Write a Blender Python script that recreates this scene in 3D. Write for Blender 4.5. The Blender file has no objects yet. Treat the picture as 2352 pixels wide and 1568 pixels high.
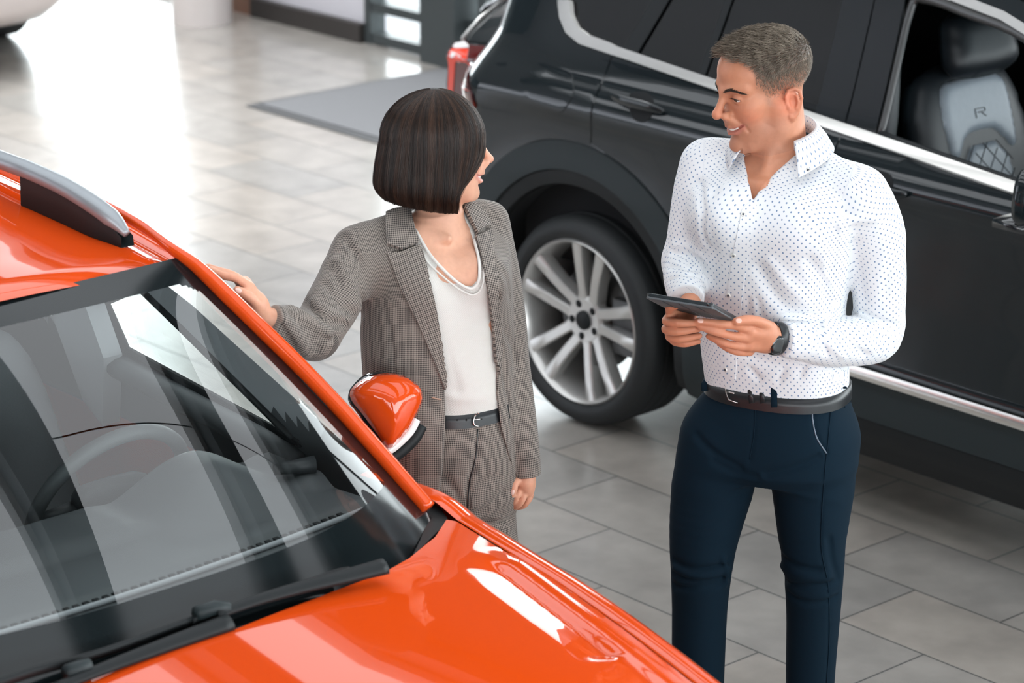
import bpy, bmesh, math, random
import numpy as np
from mathutils import Vector, Matrix
from mathutils.geometry import delaunay_2d_cdt
from mathutils.bvhtree import BVHTree

S = bpy.context.scene
COL = S.collection
rng = np.random.default_rng(7)
random.seed(7)
R_ = math.radians

# ------------------------------------------------------------------ camera, world, exposure
CAM = np.array([5.90, -6.01, 3.10])
cd = bpy.data.cameras.new('camera')
cam = bpy.data.objects.new('camera', cd)
COL.objects.link(cam)
cam.location = CAM
cam.rotation_euler = (R_(90 - 18), 0, R_(48.3))
cd.sensor_width = 36.0
cd.lens = 6500 / 2352 * 36
cd.clip_end = 300
cd.dof.use_dof = True
cd.dof.focus_distance = 6.25
cd.dof.aperture_fstop = 4.5
S.camera = cam

S.view_settings.view_transform = 'Standard'
S.view_settings.look = 'None'
S.view_settings.gamma = 1.0
S.view_settings.use_curve_mapping = False
S.view_settings.exposure = 0.0
S.cycles.max_bounces = 8
S.cycles.transparent_max_bounces = 12
S.cycles.sample_clamp_indirect = 6.0

w = bpy.data.worlds.new('daylight')
S.world = w
w.use_nodes = True
nt = w.node_tree
nt.nodes.clear()
wo = nt.nodes.new('ShaderNodeOutputWorld')
bg = nt.nodes.new('ShaderNodeBackground')
tc = nt.nodes.new('ShaderNodeTexCoord')
sx = nt.nodes.new('ShaderNodeSeparateXYZ')
cr = nt.nodes.new('ShaderNodeValToRGB')
cr.color_ramp.elements[0].position = 0.53
cr.color_ramp.elements[0].color = (0.91, 0.965, 1.0, 1)
cr.color_ramp.elements[1].position = 0.72
cr.color_ramp.elements[1].color = (0.22, 0.23, 0.24, 1)
mp = nt.nodes.new('ShaderNodeMath'); mp.operation = 'MULTIPLY_ADD'
mp.inputs[1].default_value = 0.5; mp.inputs[2].default_value = 0.5
nt.links.new(tc.outputs['Generated'], sx.inputs[0])
nt.links.new(sx.outputs['Z'], mp.inputs[0])
nt.links.new(mp.outputs[0], cr.inputs[0])
nt.links.new(cr.outputs[0], bg.inputs['Color'])
bg.inputs['Strength'].default_value = 11.5
nt.links.new(bg.outputs[0], wo.inputs['Surface'])

# fill lights added under the ceiling to brighten the far floor
for lx, ly in ((-9.5, .6), (-6.5, .6), (-3.6, 1.2), (-6.5, -1.6)):
    ld = bpy.data.lights.new('far_floor_fill', 'AREA'); ld.shape = 'RECTANGLE'; ld.size = 2.4; ld.size_y = 1.2
    ld.energy = 75; ld.color = (.96, .98, 1.0); ld.spread = R_(95)
    lo_ = bpy.data.objects.new('far_floor_fill', ld); lo_.location = (lx, ly, 4.85); COL.objects.link(lo_)

# ------------------------------------------------------------------ view geometry helpers
_p, _y = R_(18.0), R_(-48.3)
FPX = 6500.0
VW = np.array([math.sin(_y) * math.cos(_p), math.cos(_y) * math.cos(_p), -math.sin(_p)])
VR = np.array([math.cos(_y), -math.sin(_y), 0.0])
VU = np.cross(VR, VW)
VT = np.array([-math.sin(_y) * -1, -math.cos(_y), 0.0])
VT = -np.array([math.sin(_y), math.cos(_y), 0.0])      # horizontal, towards the camera


def ray(px, py):
    return VW + VR * (px - 1176) / FPX - VU * (py - 784) / FPX


def on_plane(px, py, n, d):
    """point of the line of sight on the plane n.p = d"""
    r = ray(px, py); n = np.asarray(n, float)
    return CAM + r * ((d - CAM @ n) / (r @ n))


def at_z(px, py, z): return on_plane(px, py, (0, 0, 1), z)
def at_y(px, py, y): return on_plane(px, py, (0, 1, 0), y)
def at_x(px, py, x): return on_plane(px, py, (1, 0, 0), x)


# ------------------------------------------------------------------ object helpers
def mesh_obj(name, V, F, m=None, parent=None, smooth=True, uv=None, attrs=None, cols=None, sharp=None):
    me = bpy.data.meshes.new(name)
    V = np.asarray(V, dtype=np.float64).reshape(-1, 3)
    if isinstance(F, np.ndarray):
        F = F.tolist()
    me.from_pydata(V.tolist(), [], F)
    me.update()
    if smooth:
        me.polygons.foreach_set('use_smooth', [True] * len(me.polygons))
    if attrs:
        for k, a in attrs.items():
            at = me.attributes.new(k, 'FLOAT', 'POINT')
            at.data.foreach_set('value', np.asarray(a, dtype=np.float32))
    if cols:
        for k, a in cols.items():
            at = me.attributes.new(k, 'FLOAT_COLOR', 'POINT')
            at.data.foreach_set('color', np.asarray(a, dtype=np.float32).ravel())
    if sharp is not None:
        me.set_sharp_from_angle(angle=R_(sharp))
    o = bpy.data.objects.new(name, me)
    COL.objects.link(o)
    if m is not None:
        for mm in (m if isinstance(m, (list, tuple)) else [m]):
            me.materials.append(mm)
    if parent is not None:
        attach(o, parent)
    return o


def world_loc(o):
    v = Vector((0, 0, 0))
    while o is not None:
        v += o.location
        o = o.parent
    return v


def attach(o, parent):
    """parent, keeping world coordinates (only Empties carry an offset)"""
    o.parent = parent
    o.matrix_parent_inverse = Matrix.Translation(-world_loc(parent)) if parent.type == 'EMPTY' else Matrix.Identity(4)


def tag(o, label, cat, group=None):
    o['label'] = label
    o['category'] = cat
    if group:
        o['group'] = group
    return o


def thing(name, label, cat, loc=(0, 0, 0)):
    o = bpy.data.objects.new(name, None)
    o.empty_display_size = 0.1
    o.location = loc
    COL.objects.link(o)
    return tag(o, label, cat)


def struct(name, V, F, m, parent=None, smooth=False, sharp=None):
    o = mesh_obj(name, V, F, m, parent, smooth, sharp=sharp)
    if parent is None:
        o['kind'] = 'structure'
    return o


class MB:
    """collects shapes into one mesh"""
    def __init__(s): s.V = []; s.F = []; s.n = 0
    def add(s, V, F):
        V = np.asarray(V, float).reshape(-1, 3)
        s.V.append(V)
        for f in (F.tolist() if isinstance(F, np.ndarray) else F):
            s.F.append([i + s.n for i in f])
        s.n += len(V)
        return s
    def box(s, lo, hi):
        x0, y0, z0 = lo; x1, y1, z1 = hi
        V = [(x0, y0, z0), (x1, y0, z0), (x1, y1, z0), (x0, y1, z0), (x0, y0, z1), (x1, y0, z1), (x1, y1, z1), (x0, y1, z1)]
        return s.add(V, [[0, 3, 2, 1], [4, 5, 6, 7], [0, 1, 5, 4], [1, 2, 6, 5], [2, 3, 7, 6], [3, 0, 4, 7]])
    def tube(s, P, r, n=10, closed=False, caps=True, flat=None):
        return s.add(*tube(P, r, n, closed, caps, flat))
    def build(s, name, m, parent=None, smooth=True, sharp=None):
        return mesh_obj(name, np.vstack(s.V), s.F, m, parent, smooth, sharp=sharp)


def unit(v):
    v = np.asarray(v, float)
    return v / (np.linalg.norm(v, axis=-1, keepdims=True) + 1e-12)


def tube(P, r, n=10, closed=False, caps=True, flat=None):
    """sweep of a circle (or an ellipse: r rows of (a, b) with reference direction flat) along P"""
    P = np.asarray(P, float); m = len(P)
    T = np.gradient(P, axis=0) if not closed else np.roll(P, -1, 0) - np.roll(P, 1, 0)
    T = unit(T)
    r = np.asarray(r, float)
    if r.ndim == 0: r = np.full((m, 2), float(r))
    elif r.ndim == 1 and len(r) == m: r = np.stack([r, r], 1)
    elif r.ndim == 1: r = np.tile(r, (m, 1))
    ref = np.asarray(flat if flat is not None else ((0, 0, 1) if abs(T[0][2]) < .9 else (1, 0, 0)), float)
    V = []
    N = unit(np.cross(np.cross(T[0], ref), T[0]))
    for i in range(m):
        if flat is not None: N = unit(ref - T[i] * (ref @ T[i]))
        else: N = unit(N - T[i] * (N @ T[i]))
        B = np.cross(T[i], N)
        a = np.arange(n) * 2 * math.pi / n
        V.append(P[i] + np.outer(np.cos(a) * r[i, 0], N) + np.outer(np.sin(a) * r[i, 1], B))
    V = np.vstack(V)
    F = []
    for i in range(m if closed else m - 1):
        j = (i + 1) % m
        for k in range(n):
            l = (k + 1) % n
            F.append([i * n + k, i * n + l, j * n + l, j * n + k])
    if caps and not closed:
        F.append(list(range(n))[::-1]); F.append([(m - 1) * n + k for k in range(n)])
    return V, F


def spline(P, n=8, closed=False):
    """Catmull-Rom through P"""
    P = np.asarray(P, float)
    if closed: Q = np.vstack([P[-1], P, P[0], P[1]])
    else: Q = np.vstack([2 * P[0] - P[1], P, 2 * P[-1] - P[-2]])
    out = []
    t = np.linspace(0, 1, n, endpoint=False)[:, None]
    for i in range(len(Q) - 3):
        a, b, c, d = Q[i:i + 4]
        out.append(.5 * ((2 * b) + (-a + c) * t + (2 * a - 5 * b + 4 * c - d) * t ** 2 + (-a + 3 * b - 3 * c + d) * t ** 3))
    if not closed: out.append(P[-1:])
    return np.vstack(out)


def pchip(xs, ys):
    xs = np.asarray(xs, float); ys = np.asarray(ys, float)
    h = np.diff(xs); dl = np.diff(ys) / h
    m = np.zeros(len(xs)); m[0] = dl[0]; m[-1] = dl[-1]
    for i in range(1, len(xs) - 1):
        if dl[i - 1] * dl[i] > 0:
            w1 = 2 * h[i] + h[i - 1]; w2 = h[i] + 2 * h[i - 1]
            m[i] = (w1 + w2) / (w1 / dl[i - 1] + w2 / dl[i])
    def f(x):
        x = np.clip(np.asarray(x, float), xs[0], xs[-1])
        i = np.clip(np.searchsorted(xs, x) - 1, 0, len(xs) - 2)
        t = (x - xs[i]) / h[i]
        return ys[i] * (1 + 2 * t) * (1 - t) ** 2 + h[i] * m[i] * t * (1 - t) ** 2 + ys[i + 1] * t * t * (3 - 2 * t) + h[i] * m[i + 1] * t * t * (t - 1)
    return f


def poly_sd(P, poly):
    """signed distance of 2-D points to a polygon (negative inside)"""
    P = np.asarray(P, float); poly = np.asarray(poly, float)
    d = np.full(len(P), 1e9); ins = np.zeros(len(P), bool)
    for i in range(len(poly)):
        a = poly[i]; b = poly[(i + 1) % len(poly)]
        e = b - a; w_ = P - a
        t = np.clip((w_ @ e) / (e @ e + 1e-12), 0, 1)
        d = np.minimum(d, np.linalg.norm(w_ - t[:, None] * e, axis=1))
        c = (a[1] <= P[:, 1]) != (b[1] <= P[:, 1])
        with np.errstate(divide='ignore', invalid='ignore'):
            xx = a[0] + (P[:, 1] - a[1]) * e[0] / (e[1] if e[1] else 1e-12)
        ins ^= c & (P[:, 0] < xx)
    return np.where(ins, -d, d)


def line_d(P, L):
    """distance of points (2-D or 3-D) to a polyline"""
    P = np.asarray(P, float); L = np.asarray(L, float)
    d = np.full(len(P), 1e9)
    for a, b in zip(L[:-1], L[1:]):
        e = b - a; w_ = P - a
        t = np.clip((w_ @ e) / (e @ e + 1e-12), 0, 1)
        d = np.minimum(d, np.linalg.norm(w_ - t[:, None] * e, axis=1))
    return d


def resample(L, step, closed=True):
    L = np.asarray(L, float)
    if closed: L = np.vstack([L, L[:1]])
    s = np.r_[0, np.cumsum(np.linalg.norm(np.diff(L, axis=0), axis=1))]
    n = max(int(round(s[-1] / step)), 3)
    t = np.linspace(0, s[-1], n + 1)
    out = np.stack([np.interp(t, s, L[:, k]) for k in range(L.shape[1])], 1)
    return out[:-1] if closed else out


def keep_corner_resample(L, step):
    """closed outline, corners kept"""
    out = []
    L = np.asarray(L, float)
    for i in range(len(L)):
        a, b = L[i], L[(i + 1) % len(L)]
        n = max(int(round(np.linalg.norm(b - a) / step)), 1)
        out += [a + (b - a) * k / n for k in range(n)]
    return np.array(out)


def flat_mesh(outer, holes=(), step=0.02):
    """triangulated 2-D region with inner points; returns V2, F, boundary loops as index lists"""
    loops = [keep_corner_resample(outer, step)] + [keep_corner_resample(h, step) for h in holes]
    pts = []; faces = []; k = 0
    for L in loops:
        faces.append(list(range(k, k + len(L)))); pts += [tuple(p) for p in L]; k += len(L)
    lo = loops[0].min(0); hi = loops[0].max(0)
    gx, gy = np.meshgrid(np.arange(lo[0] + step * .5, hi[0], step), np.arange(lo[1] + step * .43, hi[1], step * .87))
    gx = gx + (np.arange(gx.shape[0]) % 2)[:, None] * step * .5
    G = np.stack([gx.ravel(), gy.ravel()], 1)
    d = poly_sd(G, loops[0])
    for h in loops[1:]: d = np.maximum(d, -poly_sd(G, h))
    G = G[d < -step * .45]
    allp = [Vector(p) for p in pts] + [Vector(p) for p in G]
    edges = []
    for f in faces:
        edges += [(f[i], f[(i + 1) % len(f)]) for i in range(len(f))]
    v, e, f, *_ = delaunay_2d_cdt(allp, edges, [], 0, 1e-7)
    V = np.array([tuple(q) for q in v]); F = np.array([t for t in f if len(t) == 3])
    c = V[F].mean(1)
    d = poly_sd(c, loops[0])
    for h in loops[1:]: d = np.maximum(d, -poly_sd(c, h))
    F = F[d < 0]
    e1 = V[F[:, 1]] - V[F[:, 0]]; e2 = V[F[:, 2]] - V[F[:, 0]]
    neg = e1[:, 0] * e2[:, 1] - e1[:, 1] * e2[:, 0] < 0
    F[neg] = F[neg][:, ::-1]
    return V, F


def boundary_edges(F):
    cnt = {}
    for t in F:
        for i in range(3):
            a, b = t[i], t[(i + 1) % 3]
            k = (min(a, b), max(a, b))
            if k in cnt: cnt[k] = None
            else: cnt[k] = (a, b)
    return [v for v in cnt.values() if v is not None]


def shell(outer, surf, nrm, name, m, parent, holes=(), step=0.02, thick=0.012, edge=0.004, exact=True):
    """panel cut from a surface: 2-D outline -> surf(P2) 3-D, turned edge going inwards"""
    V2, F = flat_mesh(outer, holes, step)
    used = np.unique(F)
    remap = -np.ones(len(V2), int); remap[used] = np.arange(len(used)); V2 = V2[used]; F = remap[F]
    P = surf(V2); N = nrm(V2)
    be = boundary_edges(F)
    bi = sorted({i for e_ in be for i in e_})
    P = P.copy()
    loc = {b: i for i, b in enumerate(bi)}
    n0 = len(P)
    Pb1 = P[bi] - N[bi] * edge * .5
    P[bi] = P[bi] - N[bi] * edge * .12
    Pb2 = P[bi] - N[bi] * thick
    VV = np.vstack([P, Pb1, Pb2]); nb = len(bi)
    FF = F.tolist()
    for a, b in be:
        ia, ib = loc[a], loc[b]
        FF.append([b, a, n0 + ia, n0 + ib])
        FF.append([n0 + ib, n0 + ia, n0 + nb + ia, n0 + nb + ib])
    o = mesh_obj(name, VV, FF, m, parent, True, sharp=50)
    if exact:
        o.data.normals_split_custom_set_from_vertices(np.vstack([N, N[bi], N[bi]]).tolist())
    return o


# ------------------------------------------------------------------ materials
def principled(name, col, rough=.5, metal=0., coat=0., spec=.5, coat_rough=.03, noise=0.0, nscale=40., bump=0., sheen=0., sss=0.):
    m = bpy.data.materials.new(name)
    m.use_nodes = True
    t = m.node_tree
    b = t.nodes['Principled BSDF']
    c = tuple(col) + (1,)
    b.inputs['Base Color'].default_value = c
    b.inputs['Roughness'].default_value = rough
    b.inputs['Metallic'].default_value = metal
    b.inputs['Coat Weight'].default_value = coat
    b.inputs['Coat Roughness'].default_value = coat_rough
    b.inputs['Specular IOR Level'].default_value = spec
    if sheen: b.inputs['Sheen Weight'].default_value = sheen
    if sss:
        b.inputs['Subsurface Weight'].default_value = sss
        b.inputs['Subsurface Radius'].default_value = (.012, .005, .003)
        b.inputs['Subsurface Scale'].default_value = 1.0
    if noise or bump:
        tcn = t.nodes.new('ShaderNodeTexCoord')
        nz = t.nodes.new('ShaderNodeTexNoise')
        nz.inputs['Scale'].default_value = nscale
        nz.inputs['Detail'].default_value = 4
        t.links.new(tcn.outputs['Object'], nz.inputs['Vector'])
        if noise:
            mx = t.nodes.new('ShaderNodeMix'); mx.data_type = 'RGBA'
            mx.inputs['A'].default_value = tuple(max(0, x * (1 - noise)) for x in col) + (1,)
            mx.inputs['B'].default_value = tuple(min(1, x * (1 + noise)) for x in col) + (1,)
            t.links.new(nz.outputs['Fac'], mx.inputs['Factor'])
            t.links.new(mx.outputs['Result'], b.inputs['Base Color'])
        if bump:
            bp = t.nodes.new('ShaderNodeBump')
            bp.inputs['Strength'].default_value = bump
            bp.inputs['Distance'].default_value = .002
            t.links.new(nz.outputs['Fac'], bp.inputs['Height'])
            t.links.new(bp.outputs[0], b.inputs['Normal'])
    return m


def clear_glass(name, tint, ior=1.5, rough=0.0, boost=1.0):
    m = bpy.data.materials.new(name); m.use_nodes = True
    t = m.node_tree; t.nodes.clear()
    o = t.nodes.new('ShaderNodeOutputMaterial')
    tr = t.nodes.new('ShaderNodeBsdfTransparent'); tr.inputs[0].default_value = tuple(tint) + (1,)
    gl = t.nodes.new('ShaderNodeBsdfGlossy'); gl.inputs['Roughness'].default_value = rough
    gl.inputs['Color'].default_value = (boost, boost, boost, 1)
    lw = t.nodes.new('ShaderNodeLayerWeight'); lw.inputs['Blend'].default_value = .5
    pw = t.nodes.new('ShaderNodeMath'); pw.operation = 'POWER'; pw.inputs[1].default_value = 5.0
    fr = t.nodes.new('ShaderNodeMath'); fr.operation = 'MULTIPLY_ADD'
    f0 = ((ior - 1) / (ior + 1)) ** 2 * 1.6
    fr.inputs[1].default_value = 1 - f0; fr.inputs[2].default_value = f0; fr.use_clamp = True
    t.links.new(lw.outputs['Facing'], pw.inputs[0]); t.links.new(pw.outputs[0], fr.inputs[0])
    mx = t.nodes.new('ShaderNodeMixShader')
    t.links.new(fr.outputs[0], mx.inputs[0]); t.links.new(tr.outputs[0], mx.inputs[1]); t.links.new(gl.outputs[0], mx.inputs[2])
    t.links.new(mx.outputs[0], o.inputs[0])
    return m


M = dict(
    orange=principled('orange paint', (.68, .066, .006), .45, .0, 1.0, spec=.0, noise=.03, nscale=900),
    grey_paint=principled('dark grey metallic paint', (.0065, .0105, .0125), .45, .0, 1.0, spec=.05, noise=.12, nscale=1500),
    white_paint=principled('white paint', (.50, .43, .41), .35, 0, 1.0, noise=.01),
    chrome=principled('satin chrome', (.78, .76, .72), .22, 1.0, noise=.02, nscale=20),
    silver=principled('silver lacquer', (.58, .57, .55), .30, .6, .5, noise=.04),
    rail=principled('satin roof rail', (.30, .32, .34), .42, .5, noise=.04),
    silver_dark=principled('brake steel', (.10, .10, .10), .4, .8, noise=.1),
    black_gloss=principled('black gloss trim', (.008, .010, .012), .10, 0, .6, noise=.05),
    black_sat=principled('black plastic', (.009, .011, .012), .5, 0, spec=.25, noise=.12, nscale=500, bump=.05),
    clad=principled('grey black arch plastic', (.016, .023, .025), .5, 0, spec=.3, noise=.1, nscale=700, bump=.06),
    rubber=principled('tyre rubber', (.010, .012, .013), .62, 0, noise=.15, nscale=300),
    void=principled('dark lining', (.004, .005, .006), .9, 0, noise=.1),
    red_lens=principled('red lamp lens', (.90, .045, .010), .08, 0, 1.0, noise=.02),
    dark_lens=principled('dark red lamp lens', (.10, .012, .012), .08, 0, 1.0, noise=.05),
    white_lens=principled('clear lamp lens', (.85, .83, .82), .08, 0, 1.0, noise=.02),
    dash=principled('grey dashboard plastic', (.085, .092, .097), .55, 0, noise=.08, nscale=700, bump=.1),
    dash_dark=principled('dark dashboard plastic', (.03, .034, .037), .5, 0, noise=.1, nscale=700, bump=.1),
    headliner=principled('pale headliner cloth', (.42, .43, .45), .9, 0, noise=.05, nscale=500),
    seat_cloth=principled('grey seat cloth', (.17, .18, .19), .8, 0, noise=.1, nscale=300),
    leather=principled('silver grey leather', (.20, .23, .26), .42, 0, noise=.08, nscale=60, bump=.1),
    leather_dk=principled('black leather', (.008, .011, .014), .45, 0, noise=.15, nscale=60, bump=.1),
    concrete=principled('pavement', (.55, .56, .57), .9, 0, noise=.05, nscale=2),
    glass=clear_glass('clear pane', (.93, .96, .95)),
    windscreen=clear_glass('windscreen glass', (.86, .91, .90), boost=1.0),
    tinted=clear_glass('tinted glass', (.05, .085, .10), ior=1.6),
)
# ------------------------------------------------------------------ the showroom
YB = 3.17          # glazed back wall
HC = 5.45


def floor_material():
    m = bpy.data.materials.new('floor tiles'); m.use_nodes = True
    t = m.node_tree; b = t.nodes['Principled BSDF']
    tcn = t.nodes.new('ShaderNodeTexCoord')
    mpn = t.nodes.new('ShaderNodeMapping'); mpn.inputs['Location'].default_value = (.3, 0, 0)
    br = t.nodes.new('ShaderNodeTexBrick')
    br.offset = .5; br.offset_frequency = 2
    br.inputs['Scale'].default_value = 1.0
    br.inputs['Brick Width'].default_value = .6
    br.inputs['Row Height'].default_value = .3156
    br.inputs['Mortar Size'].default_value = .0036
    br.inputs['Mortar Smooth'].default_value = .3
    br.inputs['Color1'].default_value = (.325, .295, .262, 1)
    br.inputs['Color2'].default_value = (.275, .262, .243, 1)
    br.inputs['Mortar'].default_value = (.055, .055, .052, 1)
    t.links.new(tcn.outputs['Object'], mpn.inputs[0]); t.links.new(mpn.outputs[0], br.inputs['Vector'])
    nz = t.nodes.new('ShaderNodeTexNoise'); nz.inputs['Scale'].default_value = 5.5; nz.inputs['Detail'].default_value = 6
    t.links.new(tcn.outputs['Object'], nz.inputs['Vector'])
    mr = t.nodes.new('ShaderNodeMapRange'); mr.inputs['From Min'].default_value = .3; mr.inputs['From Max'].default_value = .7
    mr.inputs['To Min'].default_value = .86; mr.inputs['To Max'].default_value = 1.14
    t.links.new(nz.outputs['Fac'], mr.inputs[0])
    mx = t.nodes.new('ShaderNodeMix'); mx.data_type = 'RGBA'; mx.blend_type = 'MULTIPLY'; mx.inputs['Factor'].default_value = 1
    t.links.new(br.outputs['Color'], mx.inputs['A']); t.links.new(mr.outputs[0], mx.inputs['B'])
    t.links.new(mx.outputs['Result'], b.inputs['Base Color'])
    n2 = t.nodes.new('ShaderNodeTexNoise'); n2.inputs['Scale'].default_value = 2.2; n2.inputs['Detail'].default_value = 5
    t.links.new(tcn.outputs['Object'], n2.inputs['Vector'])
    m2 = t.nodes.new('ShaderNodeMapRange'); m2.inputs['To Min'].default_value = .17; m2.inputs['To Max'].default_value = .30
    t.links.new(n2.outputs['Fac'], m2.inputs[0])
    ma = t.nodes.new('ShaderNodeMath'); ma.operation = 'MULTIPLY_ADD'; ma.inputs[1].default_value = .4
    t.links.new(br.outputs['Fac'], ma.inputs[0]); t.links.new(m2.outputs[0], ma.inputs[2])
    t.links.new(ma.outputs[0], b.inputs['Roughness'])
    b.inputs['IOR'].default_value = 1.55
    b.inputs['Coat Weight'].default_value = .35; b.inputs['Coat Roughness'].default_value = .16; b.inputs['Coat IOR'].default_value = 1.6
    return m


X0, X1, Y0 = -16.0, 13.0, -9.5
struct('floor', [(X0, Y0, 0), (X1, Y0, 0), (X1, YB + .12, 0), (X0, YB + .12, 0)], [[0, 1, 2, 3]], floor_material())
struct('trim_1', [(-40, YB + .13, -.03), (40, YB + .13, -.03), (40, 40, -.03), (-40, 40, -.03)], [[0, 1, 2, 3]], M['concrete'])

m_wall = principled('wall paint', (.60, .60, .62), .7, noise=.03, nscale=3)
m_dark = principled('slate blue wall', (.05, .075, .085), .6, noise=.08, nscale=2)
m_lilac = principled('lilac grey panel', (.58, .57, .61), .35, noise=.03, nscale=2)
m_brown = principled('brown wood panel', (.16, .075, .045), .4, noise=.2, nscale=6)
m_frame = principled('dark window frame', (.055, .065, .068), .4, .3, noise=.08)
m_ceil = principled('ceiling paint', (.30, .30, .30), .8, noise=.03, nscale=2)
m_up = principled('slate upper wall', (.03, .034, .036), .7, noise=.03, nscale=3)
m_base = principled('dark base strip', (.030, .026, .024), .5, noise=.1)

# ceiling with skylight bays between dark beams
mb = MB()
SK = [(-7.0, 7.0, -5.6, -3.9), (-7.0, 7.0, -3.3, -1.75), (-7.0, 7.0, -1.15, .35), (-7.0, 7.0, .95, 2.3)]
ys = [Y0] + [v for s in SK for v in s[2:]] + [YB + .1]
for i in range(0, len(ys), 2):
    mb.box((X0, ys[i], HC), (X1, ys[i + 1], HC + .25))
for s in SK:
    mb.box((X0, s[2], HC), (s[0], s[3], HC + .25)); mb.box((s[1], s[2], HC), (X1, s[3], HC + .25))
mb.build('ceiling', m_ceil, smooth=False)['kind'] = 'structure'
mb = MB()
for y in (-6.0, -3.6, -1.45, .65, 2.7):
    mb.box((-7.4, y - .22, HC - .30), (7.4, y + .22, HC - .002))
mb.build('trim_2', m_frame, smooth=False)['kind'] = 'structure'
mb = MB()
for s in SK:
    for x in np.arange(-7.0, 7.01, 2.8):
        mb.box((x - .008, s[2], HC + .02), (x + .008, s[3], HC + .08))
mb.build('trim_3', m_frame, smooth=False)['kind'] = 'structure'

# side and front walls
def wall_box(name, lo, hi, m):
    b = MB().box(lo, hi); o = b.build(name, m, smooth=False); o['kind'] = 'structure'; return o
wall_box('wall_left', (X0 - .2, Y0, 0), (X0, YB, HC), m_dark)
wall_box('wall_front', (X0, Y0 - .2, 0), (4.5, Y0, .5), m_dark)
wall_box('wall_front_top', (-3.5, Y0 - .2, 4.45), (4.5, Y0, HC), m_dark)
wall_box('wall_front_pier', (-3.5, Y0 - .2, .5), (4.5, Y0, 4.45), m_dark)
o_ = struct('window_5', [(X0, Y0 - .1, .5), (-3.5, Y0 - .1, .5), (-3.5, Y0 - .1, HC), (X0, Y0 - .1, HC)], [[0, 1, 2, 3]], clear_glass('smoked pane', (.30, .30, .32)))
wall_box('wall_front_lower', (4.5, Y0 - .2, 0), (X1, Y0, 1.3), m_wall)
wall_box('wall_front_upper', (4.5, Y0 - .2, 2.7), (X1, Y0, HC), m_wall)
wall_box('wall_right', (X1, Y0, 0), (X1 + .2, YB, .8), m_wall)
wall_box('wall_right_upper', (X1, Y0, 2.8), (X1 + .2, YB, HC), m_wall)


def window_wall(name, x0, x1, z0, z1, mull, trans, frame_w=.06):
    """frame on the back wall plane with its panes"""
    b = MB()
    for x in mull: b.box((x - frame_w / 2, YB - .04, z0), (x + frame_w / 2, YB + .06, z1))
    for z in trans: b.box((x0, YB - .035, z - frame_w / 2), (x1, YB + .055, z + frame_w / 2))
    o = b.build(name, m_frame, smooth=False); o['kind'] = 'structure'
    g = mesh_obj('window_glass', [(x0, YB + .01, z0), (x1, YB + .01, z0), (x1, YB + .01, z1), (x0, YB + .01, z1)], [[0, 1, 2, 3]], M['glass'], o, False)
    g['kind'] = 'structure'
    return o


xa = at_y(1006, 140, YB)[0]; xb = at_y(1085, 120, YB)[0]          # dark pillar
xl = at_y(850, 95, YB)[0]; xk = at_y(598, 25, YB)[0]; xj = at_y(536, 10, YB)[0]
wall_box('wall_back', (xk, YB - .02, 0), (xl, YB + .12, 2.3), m_lilac)
wall_box('wall_back_panel', (xj, YB - .05, 0), (xk, YB + .14, 2.3), m_brown)
wall_box('baseboard_back', (xk, YB - .07, 0), (xl, YB - .02, .10), m_base)
wall_box('trim_4', (xa, YB - .12, 0), (xb, YB + .18, HC), m_frame)
window_wall('window_1', xl, xa, .0, 3.6, [xl + .03], [.035, .20, 3.57], .05)
window_wall('window_4', xj, xl, 2.3, 3.6, [xj + .03], [2.33, 3.57], .05)
window_wall('window_2', xb, X1, .0, 3.6, list(np.arange(xb + .12, X1, 1.55)), [.04, .22, 2.35, 3.56], .06)
window_wall('window_3', X0, xj,   .0, 3.6, [X0 + .1, -13, -10.5], [.04, 3.56], .05)
wall_box('wall_back_upper', (X0, YB - .02, 3.6), (X1, YB + .12, HC), m_up)

# entrance mat
mx0 = -4.77
mm = MB()
m_mat = principled('grey mat pile', (.135, .135, .14), .95, noise=.25, nscale=260, bump=.5)
m_mate = principled('mat rubber edge', (.06, .06, .062), .6, noise=.1)
mat_r = thing('entrance_mat', 'large grey entrance mat on the floor behind the woman, by the dark pillar', 'mat', (-3.0, 2.4, 0))
MB().box((mx0, 1.80, .001), (-1.3, 3.04, .006)).build('mat_border', m_mate, mat_r, smooth=False)
MB().box((mx0 + .035, 1.86, .0055), (-1.335, 3.01, .011)).build('mat_pile', m_mat, mat_r, smooth=False)

# round white column
a = np.linspace(0, 2 * math.pi, 48, endpoint=False)
cx, cy, crd = -6.545, 2.825, .165
V = np.array([(cx + crd * math.cos(t), cy + crd * math.sin(t), z) for z in (0, HC) for t in a])
F = [[i, (i + 1) % 48, 48 + (i + 1) % 48, 48 + i] for i in range(48)]
o = mesh_obj('column', V, F, principled('glossy white column', (.62, .57, .55), .18, coat=.4, noise=.02))
o['kind'] = 'structure'; o.name = 'trim_5'

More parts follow.
